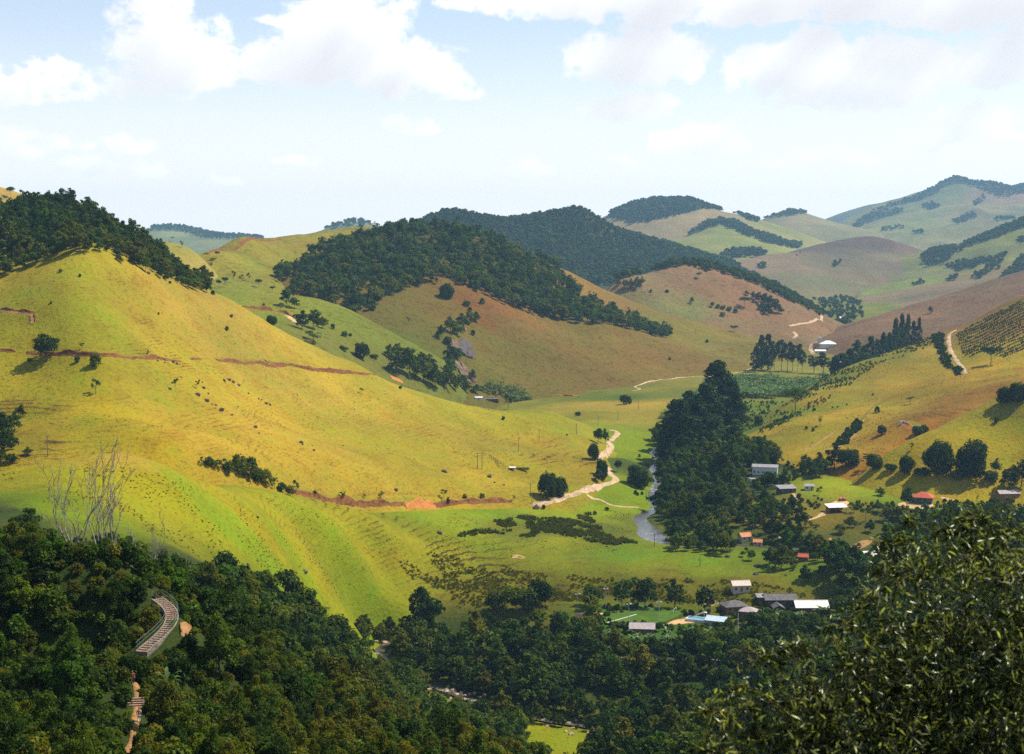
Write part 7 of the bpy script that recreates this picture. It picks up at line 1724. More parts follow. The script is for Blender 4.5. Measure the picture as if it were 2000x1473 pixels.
# ---- poles
def pole(u, v, hp, label, arm=True, Y=None, mat=None, group='utility poles'):
    p = spot(u, v, Y)
    if p is None: return None
    h = hp * p.y / F_PX
    t = thing('utility_pole', (p.x, p.y, p.z), R(random.uniform(-30, 30)), label, 'pole', group)
    part('pole', lambda bm: bar(bm, (0, 0, -.6), (0, 0, h), .20, 7, .13), mat or POLE, t)
    if arm:
        part('cross_arm', lambda bm: box(bm, -.9, .9, -.08, .08, h - .55, h - .4), mat or POLE, t)
        for x in (-.75, 0.0, .75):
            part('insulator', lambda bm: bar(bm, (x, 0, h - .4), (x, 0, h - .18), .06), LAMPM, t)
    return t
POLES = [pole(1013, 882, 28, 'utility pole on the slope behind the twin poles'), pole(1053, 860, 22, 'utility pole next up the slope from the one behind the twin poles'), pole(1126, 848, 21, 'utility pole in the middle of the line over the hill'), pole(1168, 831, 19, 'utility pole near the upper roadside trees'),
         pole(1207, 821, 19, 'utility pole on the pale meadow, left one'), pole(1247, 801, 20, 'utility pole on the pale meadow, right one'), pole(1036, 972, 29, 'taller pole beside the big tree at the road fork'), pole(1039, 984, 20, 'short pole in front of the taller one at the road fork', False), pole(1262, 977, 21, 'pole on the green bank by the narrow river', False),
         pole(1278, 1068, 26, 'pole standing before the wide river pool'), pole(1367, 1106, 24, 'lone pole on the crest of the near spur', False), pole(93, 892, 41, 'pole in front of the worn terraces at the left', True), pole(1883, 962, 25, 'pole on the green field left of the right edge'), pole(1441, 1240, 44, 'tall pale pole among the trees below the pool', False, None, POLE_PALE),
         pole(1330, 682, 13, 'thin pole on the right shoulder of the middle hill', False), pole(1317, 742, 12, 'thin pole beside the far dirt road', False), pole(1358, 650, 10, 'thin pole on the brown hill foot', False), pole(1390, 622, 9, 'thin pole below the hedge line', False)]
# twin pole with one beam
pl = spot(937, 916)
t = thing('twin_pole', (pl.x, pl.y, pl.z), R(4), 'pair of wooden poles joined by a cross beam on the yellow slope', 'pole')
hh_ = 32 * pl.y / F_PX
for x in (-1.4, 1.4):
    part('pole', lambda bm: bar(bm, (x, 0, -1), (x, 0, hh_), .22, 7, .15), POLE, t)
part('cross_beam', lambda bm: box(bm, -2.6, 2.6, -.12, .12, hh_ - .35, hh_ - .1), POLE, t)

# ---- fences
def fence(pix, gap, h, label, mat=WOOD, r=.07, rails=(0.35, .65, .92), rail_r=.02, world=None, name='fence', sub=1.0):
    L = pix_line(pix, 1.0) if world is None else spline(world, 0.5)
    d = np.r_[0, np.cumsum(np.linalg.norm(np.diff(L[:, :2], axis=0), axis=1))]
    n = max(2, int(d[-1] / gap) + 1)
    s = np.linspace(0, d[-1], n)
    Q = np.stack([np.interp(s, d, L[:, k]) for k in range(3)], 1)
    Q = drape(Q, 0.0)
    t = thing(name, tuple(Q[0]), 0, label, 'fence', 'fences on the pasture')
    o = Vector(tuple(Q[0]))
    pm = None
    for q in Q:
        if pm is None:
            po = part('post', lambda bm: bar(bm, (0, 0, -.4), (0, 0, h), r, 5), mat, t); pm = po.data
        else:
            po = bpy.data.objects.new('post', pm); COL.objects.link(po); po.parent = t
        po.location = Vector(tuple(q)) - o; po.rotation_euler = (random.uniform(-.06, .06), random.uniform(-.06, .06), 0)
    for k in rails:
        def wires(bm):
            for a, b in zip(Q[:-1], Q[1:]):
                bar(bm, Vector(tuple(a)) - o + Vector((0, 0, h * k)), Vector(tuple(b)) - o + Vector((0, 0, h * k)), rail_r, 3)
        part('wire' if rail_r < .04 else 'rail', wires, WIRE if rail_r < .04 else mat, t)
    return t
fence([(956, 893), (966, 899), (976, 905), (988, 913)], 2.2, 1.6, 'dark corral fence running down to the white trough shelter', WOOD, .12, (.35, .65, .92), .07)
fence([(968, 902), (972, 908), (975, 914)], 2.2, 1.6, 'short side piece of the corral fence', WOOD, .12, (.35, .65, .92), .07)
fence([(1896, 817), (1925, 813), (1960, 811), (2000, 812)], 3.0, 1.7, 'post fence across the top of the near right slope', POLE_PALE, .10)
fence([(1560, 893), (1590, 884), (1630, 872), (1665, 866)], 3.2, 1.5, 'fence along the lower edge of the red farm track', WOOD, .09)
fence([(1655, 872), (1690, 856), (1720, 842), (1750, 830), (1765, 828)], 3.2, 1.5, 'fence from the red farm track up to the tiny pale hut', WOOD, .09)
fence([(1680, 830), (1720, 790), (1770, 768), (1830, 750), (1900, 728), (2000, 680)], 7.0, 1.6, 'long fence climbing over the right hill below the farm track', WOOD, .09)
fence([(690, 970), (760, 966), (830, 970), (900, 972), (970, 972)], 4.0, 1.5, 'fence along the top of the long red bank', WOOD, .07)
fence([(1040, 985), (1090, 976), (1130, 967)], 4.0, 1.4, 'fence beside the road at the fork', WOOD, .07)
# ---- clipped hedge behind the trough shelter
hp_ = spot(1021, 919)
hr = np.random.default_rng(77)
v_, f_ = blob_leaves(hr, [(x, 0, .9, 1.0, 1.0) for x in np.linspace(-3.2, 3.2, 6)], 1500, .22)
hm = mesh_parts('hedge', [(v_, f_, 0)], [LEAF_BANANA])
ho_ = link('hedge', hm, label='short clipped blue green hedge beside the white trough shelter', cat='hedge'); ho_.location = hp_; ho_.rotation_euler = (0, 0, R(3))

# ---- curved steps with railings
top = [(276, 1272, 172.0), (288, 1260, 173.4), (305, 1246, 175.2), (320, 1233, 177.0), (331, 1218, 178.8), (336, 1203, 180.8), (333, 1189, 182.6), (322, 1176, 184.2), (306, 1167, 185.6)]
path = np.array([V(*q) for q in top])
path[:, 2] = np.linspace(path[0, 2], path[-1, 2], len(path)) * 0.4 + path[:, 2] * 0.6
SL = spline(path, 0.12)
dd = np.r_[0, np.cumsum(np.linalg.norm(np.diff(SL[:, :2], axis=0), axis=1))]
z0, z1 = SL[0, 2] - 0.2, SL[-1, 2] - 0.2
nst = 27
wst = 1.35
stairs = thing('steps', tuple(SL[0]), 0, 'curved flight of steps with metal railings on the forest slope', 'stairs')
so_ = Vector(tuple(SL[0]))
tg = np.gradient(SL[:, :2], axis=0); tg /= np.linalg.norm(tg, axis=1)[:, None]
def on_path(s, off, z):
    x = np.interp(s, dd, SL[:, 0]); y = np.interp(s, dd, SL[:, 1]); a = np.interp(s, dd, tg[:, 0]); b = np.interp(s, dd, tg[:, 1])
    l = math.hypot(a, b); a, b = a / l, b / l
    return Vector((x + b * off, y - a * off, z)) - so_
STEP = plain('step_stone', (0.24, 0.155, 0.105), 0.9, 0.3, 2.0, (0.10, 0.065, 0.04))
Zs = lambda s: z0 + (z1 - z0) * s / dd[-1]
for k in range(nst):
    s0, s1 = dd[-1] * k / nst, dd[-1] * (k + 1) / nst
    z = Zs(s0) + 0.16
    def st(bm):
        c = [on_path(s0, -wst / 2, z), on_path(s0, wst / 2, z), on_path(s1 + .05, wst / 2, z), on_path(s1 + .05, -wst / 2, z)]
        a = [bm.verts.new(q) for q in c]; b = [bm.verts.new(q - Vector((0, 0, .55))) for q in c]
        bm.faces.new(a); bm.faces.new(b[::-1])
        for i in range(4): bm.faces.new((a[i], b[i], b[(i + 1) % 4], a[(i + 1) % 4]))
    part('step', st, STEP, stairs)
for sgn, nm in ((1, 'side_wall'), (-1, 'side_wall')):
    def wall_(bm):
        n = 40
        for k in range(n):
            s0, s1 = dd[-1] * k / n, dd[-1] * (k + 1) / n
            o1, o2 = sgn * (wst / 2 + .02), sgn * (wst / 2 + .16)
            c = [on_path(s0, o1, Zs(s0) + .18), on_path(s1, o1, Zs(s1) + .18), on_path(s1, o2, Zs(s1) + .18), on_path(s0, o2, Zs(s0) + .18)]
            a = [bm.verts.new(q) for q in c]; b = [bm.verts.new(q - Vector((0, 0, 3.0 if sgn > 0 else 0.9))) for q in c]
            bm.faces.new(a)
            for i in range(4): bm.faces.new((a[i], b[i], b[(i + 1) % 4], a[(i + 1) % 4]))
    part(nm, wall_, CONCRETE_EARTH, stairs)
    def rail_(bm):
        n = 34
        for k in range(n):
            s0, s1 = dd[-1] * k / n, dd[-1] * (k + 1) / n
            for hz_ in (.72, 1.22):
                bar(bm, on_path(s0, sgn * (wst / 2 + .09), Zs(s0) + hz_), on_path(s1, sgn * (wst / 2 + .09), Zs(s1) + hz_), .028, 5)
    rl = part('railing', rail_, STEEL, stairs)
    for k in range(12):
        s = dd[-1] * (k + .3) / 12
        part('rail_post', lambda bm: bar(bm, on_path(s, sgn * (wst / 2 + .09), Zs(s) + .33), on_path(s, sgn * (wst / 2 + .09), Zs(s) + 1.22), .03, 5), STEEL, rl)
# short lower flight seen through the leaves
lp = spot(262, 1383)
low = thing('steps', (lp.x, lp.y, lp.z), R(6), 'short stone flight on the red footpath below the curved steps', 'stairs')
for k in range(5):
    part('step', lambda bm: box(bm, -.9, .9, k * .34, k * .34 + .36, -.6, .05 + k * .16), STEP, low)

# ---- two walkers on the footpath
def skin_body(name, joints, edges, mat, root=0):
    me = bpy.data.meshes.new(name); me.from_pydata([j[:3] for j in joints], edges, [])
    ob = bpy.data.objects.new(name, me); COL.objects.link(ob)
    sk = ob.modifiers.new('skin', 'SKIN'); sk.use_smooth_shade = True
    for i, j in enumerate(joints):
        me.skin_vertices[0].data[i].radius = (j[3], j[4] if len(j) > 4 else j[3])
    me.skin_vertices[0].data[root].use_root = True
    sb = ob.modifiers.new('smooth', 'SUBSURF'); sb.levels = sb.render_levels = 2
    me.materials.append(mat)
    return ob
SKIN = plain('skin', (0.30, 0.17, 0.11), 0.6, 0.08)
SHIRT_R = plain('red_shirt', (0.50, 0.03, 0.03), 0.8, 0.1); SHIRT_P = plain('pink_white_shirt', (0.66, 0.40, 0.38), 0.8, 0.1)
TROUS = plain('dark_trousers', (0.04, 0.045, 0.07), 0.8, 0.15); SHORTS = plain('pale_shorts', (0.5, 0.5, 0.48), 0.8, 0.1); HAIR = plain('dark_hair', (0.02, 0.014, 0.01), 0.6, 0.1)
def person(loc, rz, shirt, legs, label, step=0.16):
    J = [(0, 0, .95, .135, .10), (0, 0, 1.15, .13, .095), (0, 0, 1.36, .17, .10), (0, -.01, 1.48, .055), (0, -.02, 1.56, .075, .09), (0, -.03, 1.67, .085, .105), (0, -.03, 1.74, .055, .07),
         (-.19, 0, 1.40, .055), (-.25, .04, 1.12, .043), (-.24, -.08, .90, .034), (-.24, -.11, .81, .032), (.19, 0, 1.40, .055), (.25, -.05, 1.12, .043), (.24, -.20, .93, .034), (.24, -.24, .85, .032),
         (-.10, 0, .88, .085), (-.11, -step, .50, .062), (-.11, -step * .6, .10, .045), (-.11, -step * .6 - .16, .04, .038), (.10, 0, .88, .085), (.11, step * .3, .50, .062), (.11, step * 1.5, .12, .045), (.11, step * 1.5 - .15, .04, .038)]
    E = [(0, 1), (1, 2), (2, 3), (3, 4), (4, 5), (5, 6), (2, 7), (7, 8), (8, 9), (9, 10), (2, 11), (11, 12), (12, 13), (13, 14), (0, 15), (15, 16), (16, 17), (17, 18), (0, 19), (19, 20), (20, 21), (21, 22)]
    b = skin_body('person', J, E, SKIN)
    b.location = loc; b.rotation_euler = (0, 0, rz); b['label'] = label; b['category'] = 'person'
    T = [(0, 0, .93, .15, .115), (0, 0, 1.15, .145, .11), (0, 0, 1.36, .185, .115), (0, -.01, 1.45, .075, .07), (-.19, 0, 1.40, .07), (-.235, .02, 1.22, .058), (.19, 0, 1.40, .07), (.235, -.03, 1.22, .058)]
    s = skin_body('shirt', T, [(0, 1), (1, 2), (2, 3), (2, 4), (4, 5), (2, 6), (6, 7)], shirt); s.parent = b
    L_ = [(0, 0, .95, .15, .115), (-.10, 0, .86, .10), (-.11, -step, .50, .078), (-.11, -step * .62, .14, .06), (.10, 0, .86, .10), (.11, step * .3, .50, .078), (.11, step * 1.45, .16, .06)]
    l = skin_body('trousers', L_, [(0, 1), (1, 2), (2, 3), (0, 4), (4, 5), (5, 6)], legs); l.parent = b
    h = skin_body('hair', [(0, 0.02, 1.66, .088, .088), (0, .0, 1.75, .072, .085)], [(0, 1)], HAIR); h.parent = b
    return b
q = spot(259, 1338); person(q, R(20), SHIRT_R, TROUS, 'person in a red top walking on the path below the curved steps')
q = spot(272, 1412); person(q, R(-160), SHIRT_P, SHORTS, 'person in a pinkish shirt on the footpath below the short stone flight')
# ------------------------------------------------------------------ bananas, coffee rows, reeds, tussocks
def banana_mesh(name, seed, n=9, L=2.6, stem=1.8):
    r = np.random.default_rng(seed)
    parts = []
    tv, tf = tube_np([(np.array([[0, 0, -.2], [0.03, 0, stem * .6], [0, .05, stem + .4]]), np.array([.16, .13, .07]))], 6)
    parts.append((tv, tf, 1))
    for k in range(n):
        a = k * 2.4 + r.uniform(-.3, .3); l = L * r.uniform(.7, 1.1); up = r.uniform(.5, 1.15)
        t = np.linspace(0, 1, 5)
        rad = l * (t * (0.55 + .25 * t) / up ** .5); z = stem + .3 + l * (up * t - .75 * t ** 2.2)
        c = np.c_[rad * math.cos(a), rad * math.sin(a), z]
        w = l * .13 * np.sin(np.clip(t * .92 + .08, 0, 1) * 3.1416) ** .6 + .01
        side = np.array([-math.sin(a), math.cos(a), 0])
        lv = c + side * w[:, None] + np.array([0, 0, .25]) * w[:, None]; rv = c - side * w[:, None] + np.array([0, 0, .25]) * w[:, None]
        v = np.stack([lv, c, rv], 1).reshape(-1, 3)
        f = np.vstack([np.array([[i * 3, i * 3 + 1, i * 3 + 4, i * 3 + 3], [i * 3 + 1, i * 3 + 2, i * 3 + 5, i * 3 + 4]]) for i in range(4)])
        parts.append((v, f, 0))
    return mesh_parts(name, parts, [LEAF_BANANA, BARK])
BAN = [banana_mesh('banana', k) for k in range(4)]
def plants(name, hill, polys, spacing, meshes, size, label, seed, tilt=0.12, keep=1.0, cond=None, clump=None):
    allp = np.vstack([np.array(p, float) for p in polys])
    W_ = np.array([tuple(q) for q in (at(u, v)[0] for u, v in allp) if q is not None])
    rect = (W_[:, 0].min() - 6, W_[:, 1].min() - 12, W_[:, 0].max() + 6, W_[:, 1].max() + 12)
    P, u, v = scatter(hill, polys, spacing, rect, seed, keep)
    if clump is not None:
        P = P[fbm(P[:, 0] + seed, P[:, 1], clump[0], 4, .6) > clump[1]]
    if cond is not None:
        k = np.array([cond(p) for p in P]); P = P[k]
    r = np.random.default_rng(seed)
    print('PLANTS', name, len(P))
    return spread(name, P - [0, 0, .05], r.uniform(.7, 1.3, len(P)) * size, meshes, label, seed, tilt)
plants('banana_plants', 'valley_floor', [[(1300, 800), (1345, 775), (1385, 750), (1440, 738), (1500, 737), (1545, 747), (1600, 737), (1655, 722), (1660, 734), (1610, 758), (1560, 774), (1500, 779), (1440, 777), (1400, 785), (1345, 805), (1300, 830)]], 2.7, BAN, 1.3, 'banana field in the valley between the tall trees and the right hill', 61, clump=(14, -.45))
plants('banana_plants', 'wooded_hill', [[(930, 757), (960, 752), (985, 754), (1015, 764), (1042, 779), (1035, 788), (985, 777), (940, 768)]], 3.0, BAN, 1.2, 'small banana patch below the cliff thicket', 62)
plants('banana_plants', 'valley_floor', [[(1060, 1262), (1130, 1246), (1220, 1252), (1330, 1248), (1420, 1240), (1420, 1268), (1330, 1276), (1230, 1278), (1100, 1280)], [(1600, 1204), (1660, 1188), (1730, 1192), (1710, 1218), (1620, 1222)], [(1470, 1215), (1560, 1208), (1580, 1222), (1480, 1230)]], 3.6, BAN, 1.35, 'banana plants between the playing field and the near wood', 63)
# coffee rows on the upper right hill
COFFEE = [(1868, 655), (1905, 632), (2000, 586), (2080, 550), (2080, 640), (1990, 690), (1960, 700), (1925, 690), (1885, 700), (1875, 680)]
rows_ = []
r_ = np.random.default_rng(64)
for a in np.arange(-200, 320, 7.5):
    for b in np.arange(-260, 420, 2.6):
        rows_.append((430 + b * 0.86 - a * 0.5, 1250 + b * 0.5 + a * 0.86))
rows_ = np.array(rows_) + r_.uniform(-.35, .35, (len(rows_), 2))
zz = np.array([getattr(ground_of('right_hill', x, y), 'z', np.nan) for x, y in rows_])
Pc = np.c_[rows_, zz]; Pc = Pc[~np.isnan(zz)]
uu, vv = project(Pc); Pc = Pc[in_poly(uu, vv, COFFEE)]
spread('coffee_rows', Pc, r_.uniform(.30, .5, len(Pc)), BUSH_B, 'rows of coffee bushes on the red upper right hill', 65)
print('COFFEE', len(Pc))
def tuft_mesh(name, seed, n, h, w, mat):
    r = np.random.default_rng(seed)
    a = r.uniform(0, 6.283, n); q = w * .5 * np.sqrt(r.uniform(size=n)); lean = r.uniform(.1, .8, n); hh = h * r.uniform(.6, 1.15, n)
    base = np.c_[q * np.cos(a), q * np.sin(a), -np.full(n, .05)]
    out = np.c_[np.cos(a), np.sin(a), np.zeros(n)]
    side = np.c_[-np.sin(a), np.cos(a), np.zeros(n)] * (h * .13)
    tip = base + out * (lean * hh * .6)[:, None] + np.array([0, 0, 1.0]) * hh[:, None]
    mid = base + out * (lean * hh * .2)[:, None] + np.array([0, 0, 1.0]) * (hh * .6)[:, None]
    v = np.stack([base - side, base + side, mid + side * .8, tip, mid - side * .8], 1).reshape(-1, 3)
    f = np.vstack([np.arange(n)[:, None] * 5 + np.array([[0, 1, 2, 4]]), np.arange(n)[:, None] * 5 + np.array([[4, 2, 3, 3]])])
    me = bpy.data.meshes.new(name)
    me.from_pydata(v.tolist(), [], [tuple(x) for x in (np.arange(n)[:, None] * 5 + np.arange(5)[None]).tolist()])
    me.materials.append(mat)
    return me
TUFT = [tuft_mesh('tussock', k, 26, .9, 1.3, TUSSOCK) for k in range(4)]
REEDS = [tuft_mesh('reed', 10 + k, 22, 1.5, 1.2, REED) for k in range(3)]
ROUGHT = [tuft_mesh('rough_tuft', 40 + k, 24, 1.1, 1.6, ROUGH) for k in range(4)]
TUFT_Y = [tuft_mesh('dry_tussock', 20 + k, 18, .55, 1.0, TUSSOCK) for k in range(3)]
plants('tussocks', 'valley_floor', [[(790, 1075), (850, 1082), (900, 1088), (1000, 1112), (1150, 1124), (1300, 1128), (1450, 1128), (1590, 1154), (1600, 1165), (1500, 1175), (1300, 1172), (1100, 1172), (960, 1180), (900, 1190), (850, 1150), (800, 1110)]], 1.5, ROUGHT, .72, 'rough tussocky grass on the front of the near spur', 66, keep=.85, clump=(11, -.22))
plants('grass_tufts', 'valley_floor', [[(0, 930), (250, 900), (420, 960), (600, 1000), (760, 1040), (900, 1010), (1100, 990), (1250, 1000), (1230, 1070), (1000, 1080), (850, 1130), (780, 1230), (600, 1170), (400, 1100), (330, 1060), (100, 1000)]], 2.0, TUFT, .36, 'scattered grass tufts on the near green spur', 67, keep=.9, clump=(16, .42))
plants('reeds', 'valley_floor', [[(965, 1022), (1010, 1013), (1080, 1016), (1150, 1004), (1168, 1020), (1200, 1035), (1232, 1060), (1190, 1064), (1110, 1055), (1060, 1037), (1020, 1046), (985, 1040), (935, 1046), (895, 1051), (905, 1043), (972, 1032)]], 1.2, REEDS, .9, 'dark reed bed on the flat meadow', 68, keep=.8, clump=(8, -.1))
plants('strip_tussocks', 'right_hill', [[(1470, 848), (1540, 788), (1640, 727), (1750, 682), (1840, 654), (1840, 664), (1720, 710), (1600, 786), (1500, 846)]], 3.4, BUSH_G, .34, 'green tussocks along the crest strip of the right hill', 69, keep=.9, clump=(14, -.1))
plants('hill_tufts', 'near_left_hill', [[(0, 560), (170, 500), (330, 560), (600, 690), (760, 745), (1060, 815), (1170, 860), (1100, 950), (860, 965), (600, 935), (300, 880), (0, 890)]], 3.4, TUFT_Y, .7, 'scattered dry tufts on the left hill', 70, keep=.5, clump=(30, .38))
plants('field_tufts', 'right_hill', [[(1470, 870), (1560, 800), (1740, 690), (1850, 655), (2000, 690), (2000, 760), (1750, 890)]], 3.6, TUFT_Y, .8, 'scattered dry tufts on the right hill', 71, keep=.7, clump=(30, .2))
plants('terrace_bushes', 'valley_floor', [[(1400, 800), (1440, 785), (1530, 786), (1520, 810), (1470, 840), (1430, 850)]], 4.5, BUSH_G, .38, 'low green bushes on the small terrace behind the tall trees', 72, keep=.6)

plants('track_hedge', 'right_hill', [[(1826, 655), (1848, 650), (1849, 680), (1862, 706), (1882, 736), (1864, 738), (1842, 704), (1832, 680)]], 2.4, BUSH, .5, 'dark scrub along the left of the pale farm track', 75, keep=.9)
plants('ravine_scrub', 'right_hill', [[(1614, 868), (1640, 846), (1680, 822), (1682, 830), (1664, 852), (1642, 868), (1622, 874)]], 2.0, BUSH, .5, 'dark scrub in the ravine between the red tracks', 76, keep=.9)
# understorey between the trees of the near slope, kept off steps and path
def off_path(p):
    if p[1] < 100 or (p[1] < 135 and project(p)[0] > 470): return False
    u, v = project(p)
    if 225 < u < 375 and v > 1150 and blocks(p, 2.0, 1.8): return False
    return True
SMALLB = BUSH_B + BUSH + BUSH_W
plants('slope_shrubs', 'valley_floor', [[(-100, 1060), (60, 1045), (330, 1100), (500, 1170), (640, 1250), (700, 1300), (830, 1380), (1000, 1450), (1000, 1800), (-100, 1800)]], 2.3, SMALLB, .5, 'leafy undergrowth between the trees of the near slope', 73, keep=.9, cond=off_path)
def off_open(p):
    return not blocks(p, 2.6, 2.2)
plants('wood_shrubs', 'valley_floor', [[(745, 1292), (790, 1285), (830, 1325), (900, 1385), (1000, 1425), (1050, 1420), (960, 1372), (860, 1335), (790, 1290)], [(1080, 1205), (1180, 1180), (1340, 1190), (1420, 1180), (1630, 1180), (1640, 1220), (1450, 1250), (1300, 1240), (1100, 1240)], [(1480, 895), (1580, 885), (1740, 900), (1700, 912), (1600, 922), (1545, 938), (1490, 940)], [(1490, 965), (1560, 968), (1600, 975), (1740, 984), (1960, 975), (1980, 1010), (1740, 1020), (1690, 1005), (1600, 1000), (1560, 1020), (1500, 990)], [(1740, 918), (1830, 930), (1960, 945), (1960, 955), (1830, 938), (1740, 925)]], 3.6, SMALLB, .5, 'undergrowth round the houses and along the river', 74, keep=.75, cond=off_open)

# ------------------------------------------------------------------ bare pale trees on the near slope
def bare_tree(u, v, Y, h, spread_, seed, label, lean=(0, 0), stems=1):
    p = spot(u, v, Y)
    r = np.random.default_rng(seed)
    t = thing('bare_tree', (p.x, p.y, p.z - .3), 0, label, 'tree', 'bare trees on the near slope')
    paths, twigs = [], []
    def grow(p0, d, L, rad, depth):
        n = 6
        pts = [p0]; dd_ = d / np.linalg.norm(d)
        for i in range(n):
            dd_ = dd_ + r.normal(size=3) * .10 + np.array([0, 0, .08]); dd_ /= np.linalg.norm(dd_)
            pts.append(pts[-1] + dd_ * L / n)
        pts = np.array(pts)
        rr_ = rad * np.linspace(1, .55, n + 1)
        (paths if depth < 3 else twigs).append((pts, rr_))
        if depth >= 5: return
        kids = 2 if depth else 3
        for k in range(kids):
            f = r.uniform(.45, 1.0) if k else 1.0
            i = min(n, int(f * n))
            side = r.normal(size=3); side[2] = abs(side[2]) * .4
            nd = dd_ * 1.0 + side / np.linalg.norm(side) * spread_ * (0.8 if depth else .55)
            nd[2] = max(nd[2], .35)
            grow(pts[i], nd, L * r.uniform(.55, .8), max(.055, rr_[i] * .64), depth + 1)
    for s in range(stems):
        d = np.array([lean[0] + (s - (stems - 1) / 2) * .10, lean[1], 1.0])
        grow(np.array([(s - (stems - 1) / 2) * .9, 0, 0]), d, h * .46, h * .018 + .08, 0)
    for nm, ps, sd in (('trunk', paths, 6), ('twigs', twigs, 4)):
        v_, f_ = tube_np(ps, sd)
        me = mesh_np(nm, v_, f_); me.materials.append(BARK_BARE)
        o = bpy.data.objects.new(nm, me); COL.objects.link(o); o.parent = t
        if nm == 'twigs': o['kind'] = 'stuff'
    return t
bare_tree(148, 1128, 268, 25, .62, 3, 'tall bare pale tree, leftmost of the dead looking trees', (0, 0), 2)
bare_tree(220, 1095, 290, 25, .60, 14, 'bare pale tree with many upright stems, in the middle of the three tall ones', (.05, 0), 3)
bare_tree(293, 1100, 280, 21, .62, 8, 'bare forked pale tree right of the many stemmed one', (-.06, 0), 2)
bare_tree(318, 1120, 262, 17, .35, 36, 'thin bare stem leaning to the right, beside the slender leafy tree', (.45, 0), 1)
bare_tree(232, 1110, 275, 13, .35, 47, 'low bare stem leaning right under the many stemmed bare tree', (.5, 0), 1)
for (u, v, h, w, Y, lab) in [(165, 1090, 78, 80, 300, 'dark layered tree behind the leftmost bare tree'), (240, 1085, 92, 84, 300, 'dark layered tree among the many stemmed bare tree'), (270, 1075, 40, 46, 310, 'low layered tree left of the forked bare tree'), (320, 1165, 112, 56, 250, 'slender leafy tree with a pale trunk above the steps'), (345, 1050, 34, 40, 330, 'small leafy tree against the bright spur slope'), (400, 1130, 72, 56, 270, 'big leaved open tree on the right of the bare trees'), (55, 1035, 80, 70, 330, 'rounded dark tree at the left end of the forest edge')]:
    tree_px('edge_tree', LAYER if h < 100 and u > 100 else NEAR_D, u, v, h, w, lab, 'trees at the upper edge of the near forest', 'tree', Y)

# ------------------------------------------------------------------ spiky rosette plants beside the steps
def rosette(u, v, Y, h, n, label, seed):
    p = spot(u, v, Y); r = np.random.default_rng(seed)
    t = thing('spiky_plant', (p.x, p.y, p.z - .1), 0, label, 'plant', 'spiky plants beside the steps')
    tv, tf = tube_np([(np.array([[0, 0, -.2], [0, 0, h * .15], [0.05, 0, h * .32]]), np.array([.22, .2, .16]))], 7)
    me = mesh_np('stem', tv, tf); me.materials.append(BARK); o = bpy.data.objects.new('stem', me); COL.objects.link(o); o.parent = t
    for k in range(n):
        a = k * 2.4; l = h * r.uniform(.6, .8); up = r.uniform(.45, 1.25)
        s = np.linspace(0, 1, 7)
        rad = l * .75 * s * (1.1 - .35 * up); z = h * .3 + l * (up * s - .62 * s ** 2.4)
        c = np.c_[rad * math.cos(a), rad * math.sin(a), z]
        w = h * .042 * np.sin(np.clip(s * .85 + .15, 0, 1) * 3.1416) ** .7 + .006
        sd = np.array([-math.sin(a), math.cos(a), 0])
        v_ = np.stack([c + sd * w[:, None] + [0, 0, .04], c, c - sd * w[:, None] + [0, 0, .04]], 1).reshape(-1, 3)
        f_ = np.vstack([np.array([[i * 3, i * 3 + 1, i * 3 + 4, i * 3 + 3], [i * 3 + 1, i * 3 + 2, i * 3 + 5, i * 3 + 4]]) for i in range(6)])
        me = mesh_np('leaf', v_, f_); me.materials.append(LEAF_BANANA)
        o = bpy.data.objects.new('leaf', me); COL.objects.link(o); o.parent = t
rosette(326, 1300, 164, 4.4, 22, 'large spiky plant with long arching leaves at the foot of the curved steps', 5)
rosette(322, 1350, 158, 2.2, 14, 'smaller spiky plant below the large one beside the steps', 6)
tree_px('palm', [banana_key for banana_key in LAYER], 1692, 915, 30, 24, 'small palm standing in the hedge above the green field', None, 'palm')
tree_px('palm', LAYER, 1633, 1168, 26, 24, 'palm beside the right end of the red barn, before the spur tip', None, 'palm')

# ------------------------------------------------------------------ leafy tree close to the viewpoint, lower right
hr = np.random.default_rng(91)
near = thing('leafy_tree', (5.6, 17.0, drop(5.6, 17.0)[0].z), 0, 'leafy tree close by at the lower right, with long narrow sunlit leaves', 'tree')
no = np.array(near.location)
blobs = [(1800, 1120, 17.5, .62), (1900, 1090, 17.8, .62), (1985, 1130, 17.2, .7), (1745, 1065, 18.2, .34), (1850, 1040, 18.2, .36), (1960, 1040, 18.0, .42), (1760, 1230, 17, .66), (1680, 1300, 16.6, .62), (1590, 1350, 16.4, .62), (1510, 1370, 16.2, .42), (1450, 1430, 16, .42), (1500, 1290, 16.4, .2), (1550, 1270, 16.5, .26), (1880, 1230, 17, .8), (1980, 1260, 16.6, .8), (1820, 1350, 16.6, .85), (1940, 1400, 16.2, .85), (1700, 1430, 16.2, .8), (1570, 1460, 16, .7), (1820, 1480, 16, .8), (2060, 1200, 17, .9), (2060, 1380, 16.4, .9), (1650, 1220, 16.8, .3), (1430, 1500, 15.8, .4), (1690, 1180, 17.2, .28), (1400, 1390, 15.6, .26), (1440, 1350, 15.9, .28), (1395, 1470, 15.5, .34), (1620, 1400, 16.2, .6), (1760, 1330, 16.8, .7), (1730, 1120, 17.8, .3), (1780, 1020, 18.4, .2), (1900, 1010, 18.2, .3)]
cen = np.array([V(u, v, Y) for u, v, Y, r in blobs]); rad_ = np.array([b[3] for b in blobs])
trunk_top = np.array(V(1870, 1560, 16.8))
paths = [(np.array([[0, 0, -.3], (trunk_top - no) * [.4, .4, .5], trunk_top - no]), np.array([.17, .13, .10]))]
twig_pts, twig_dir = [], []
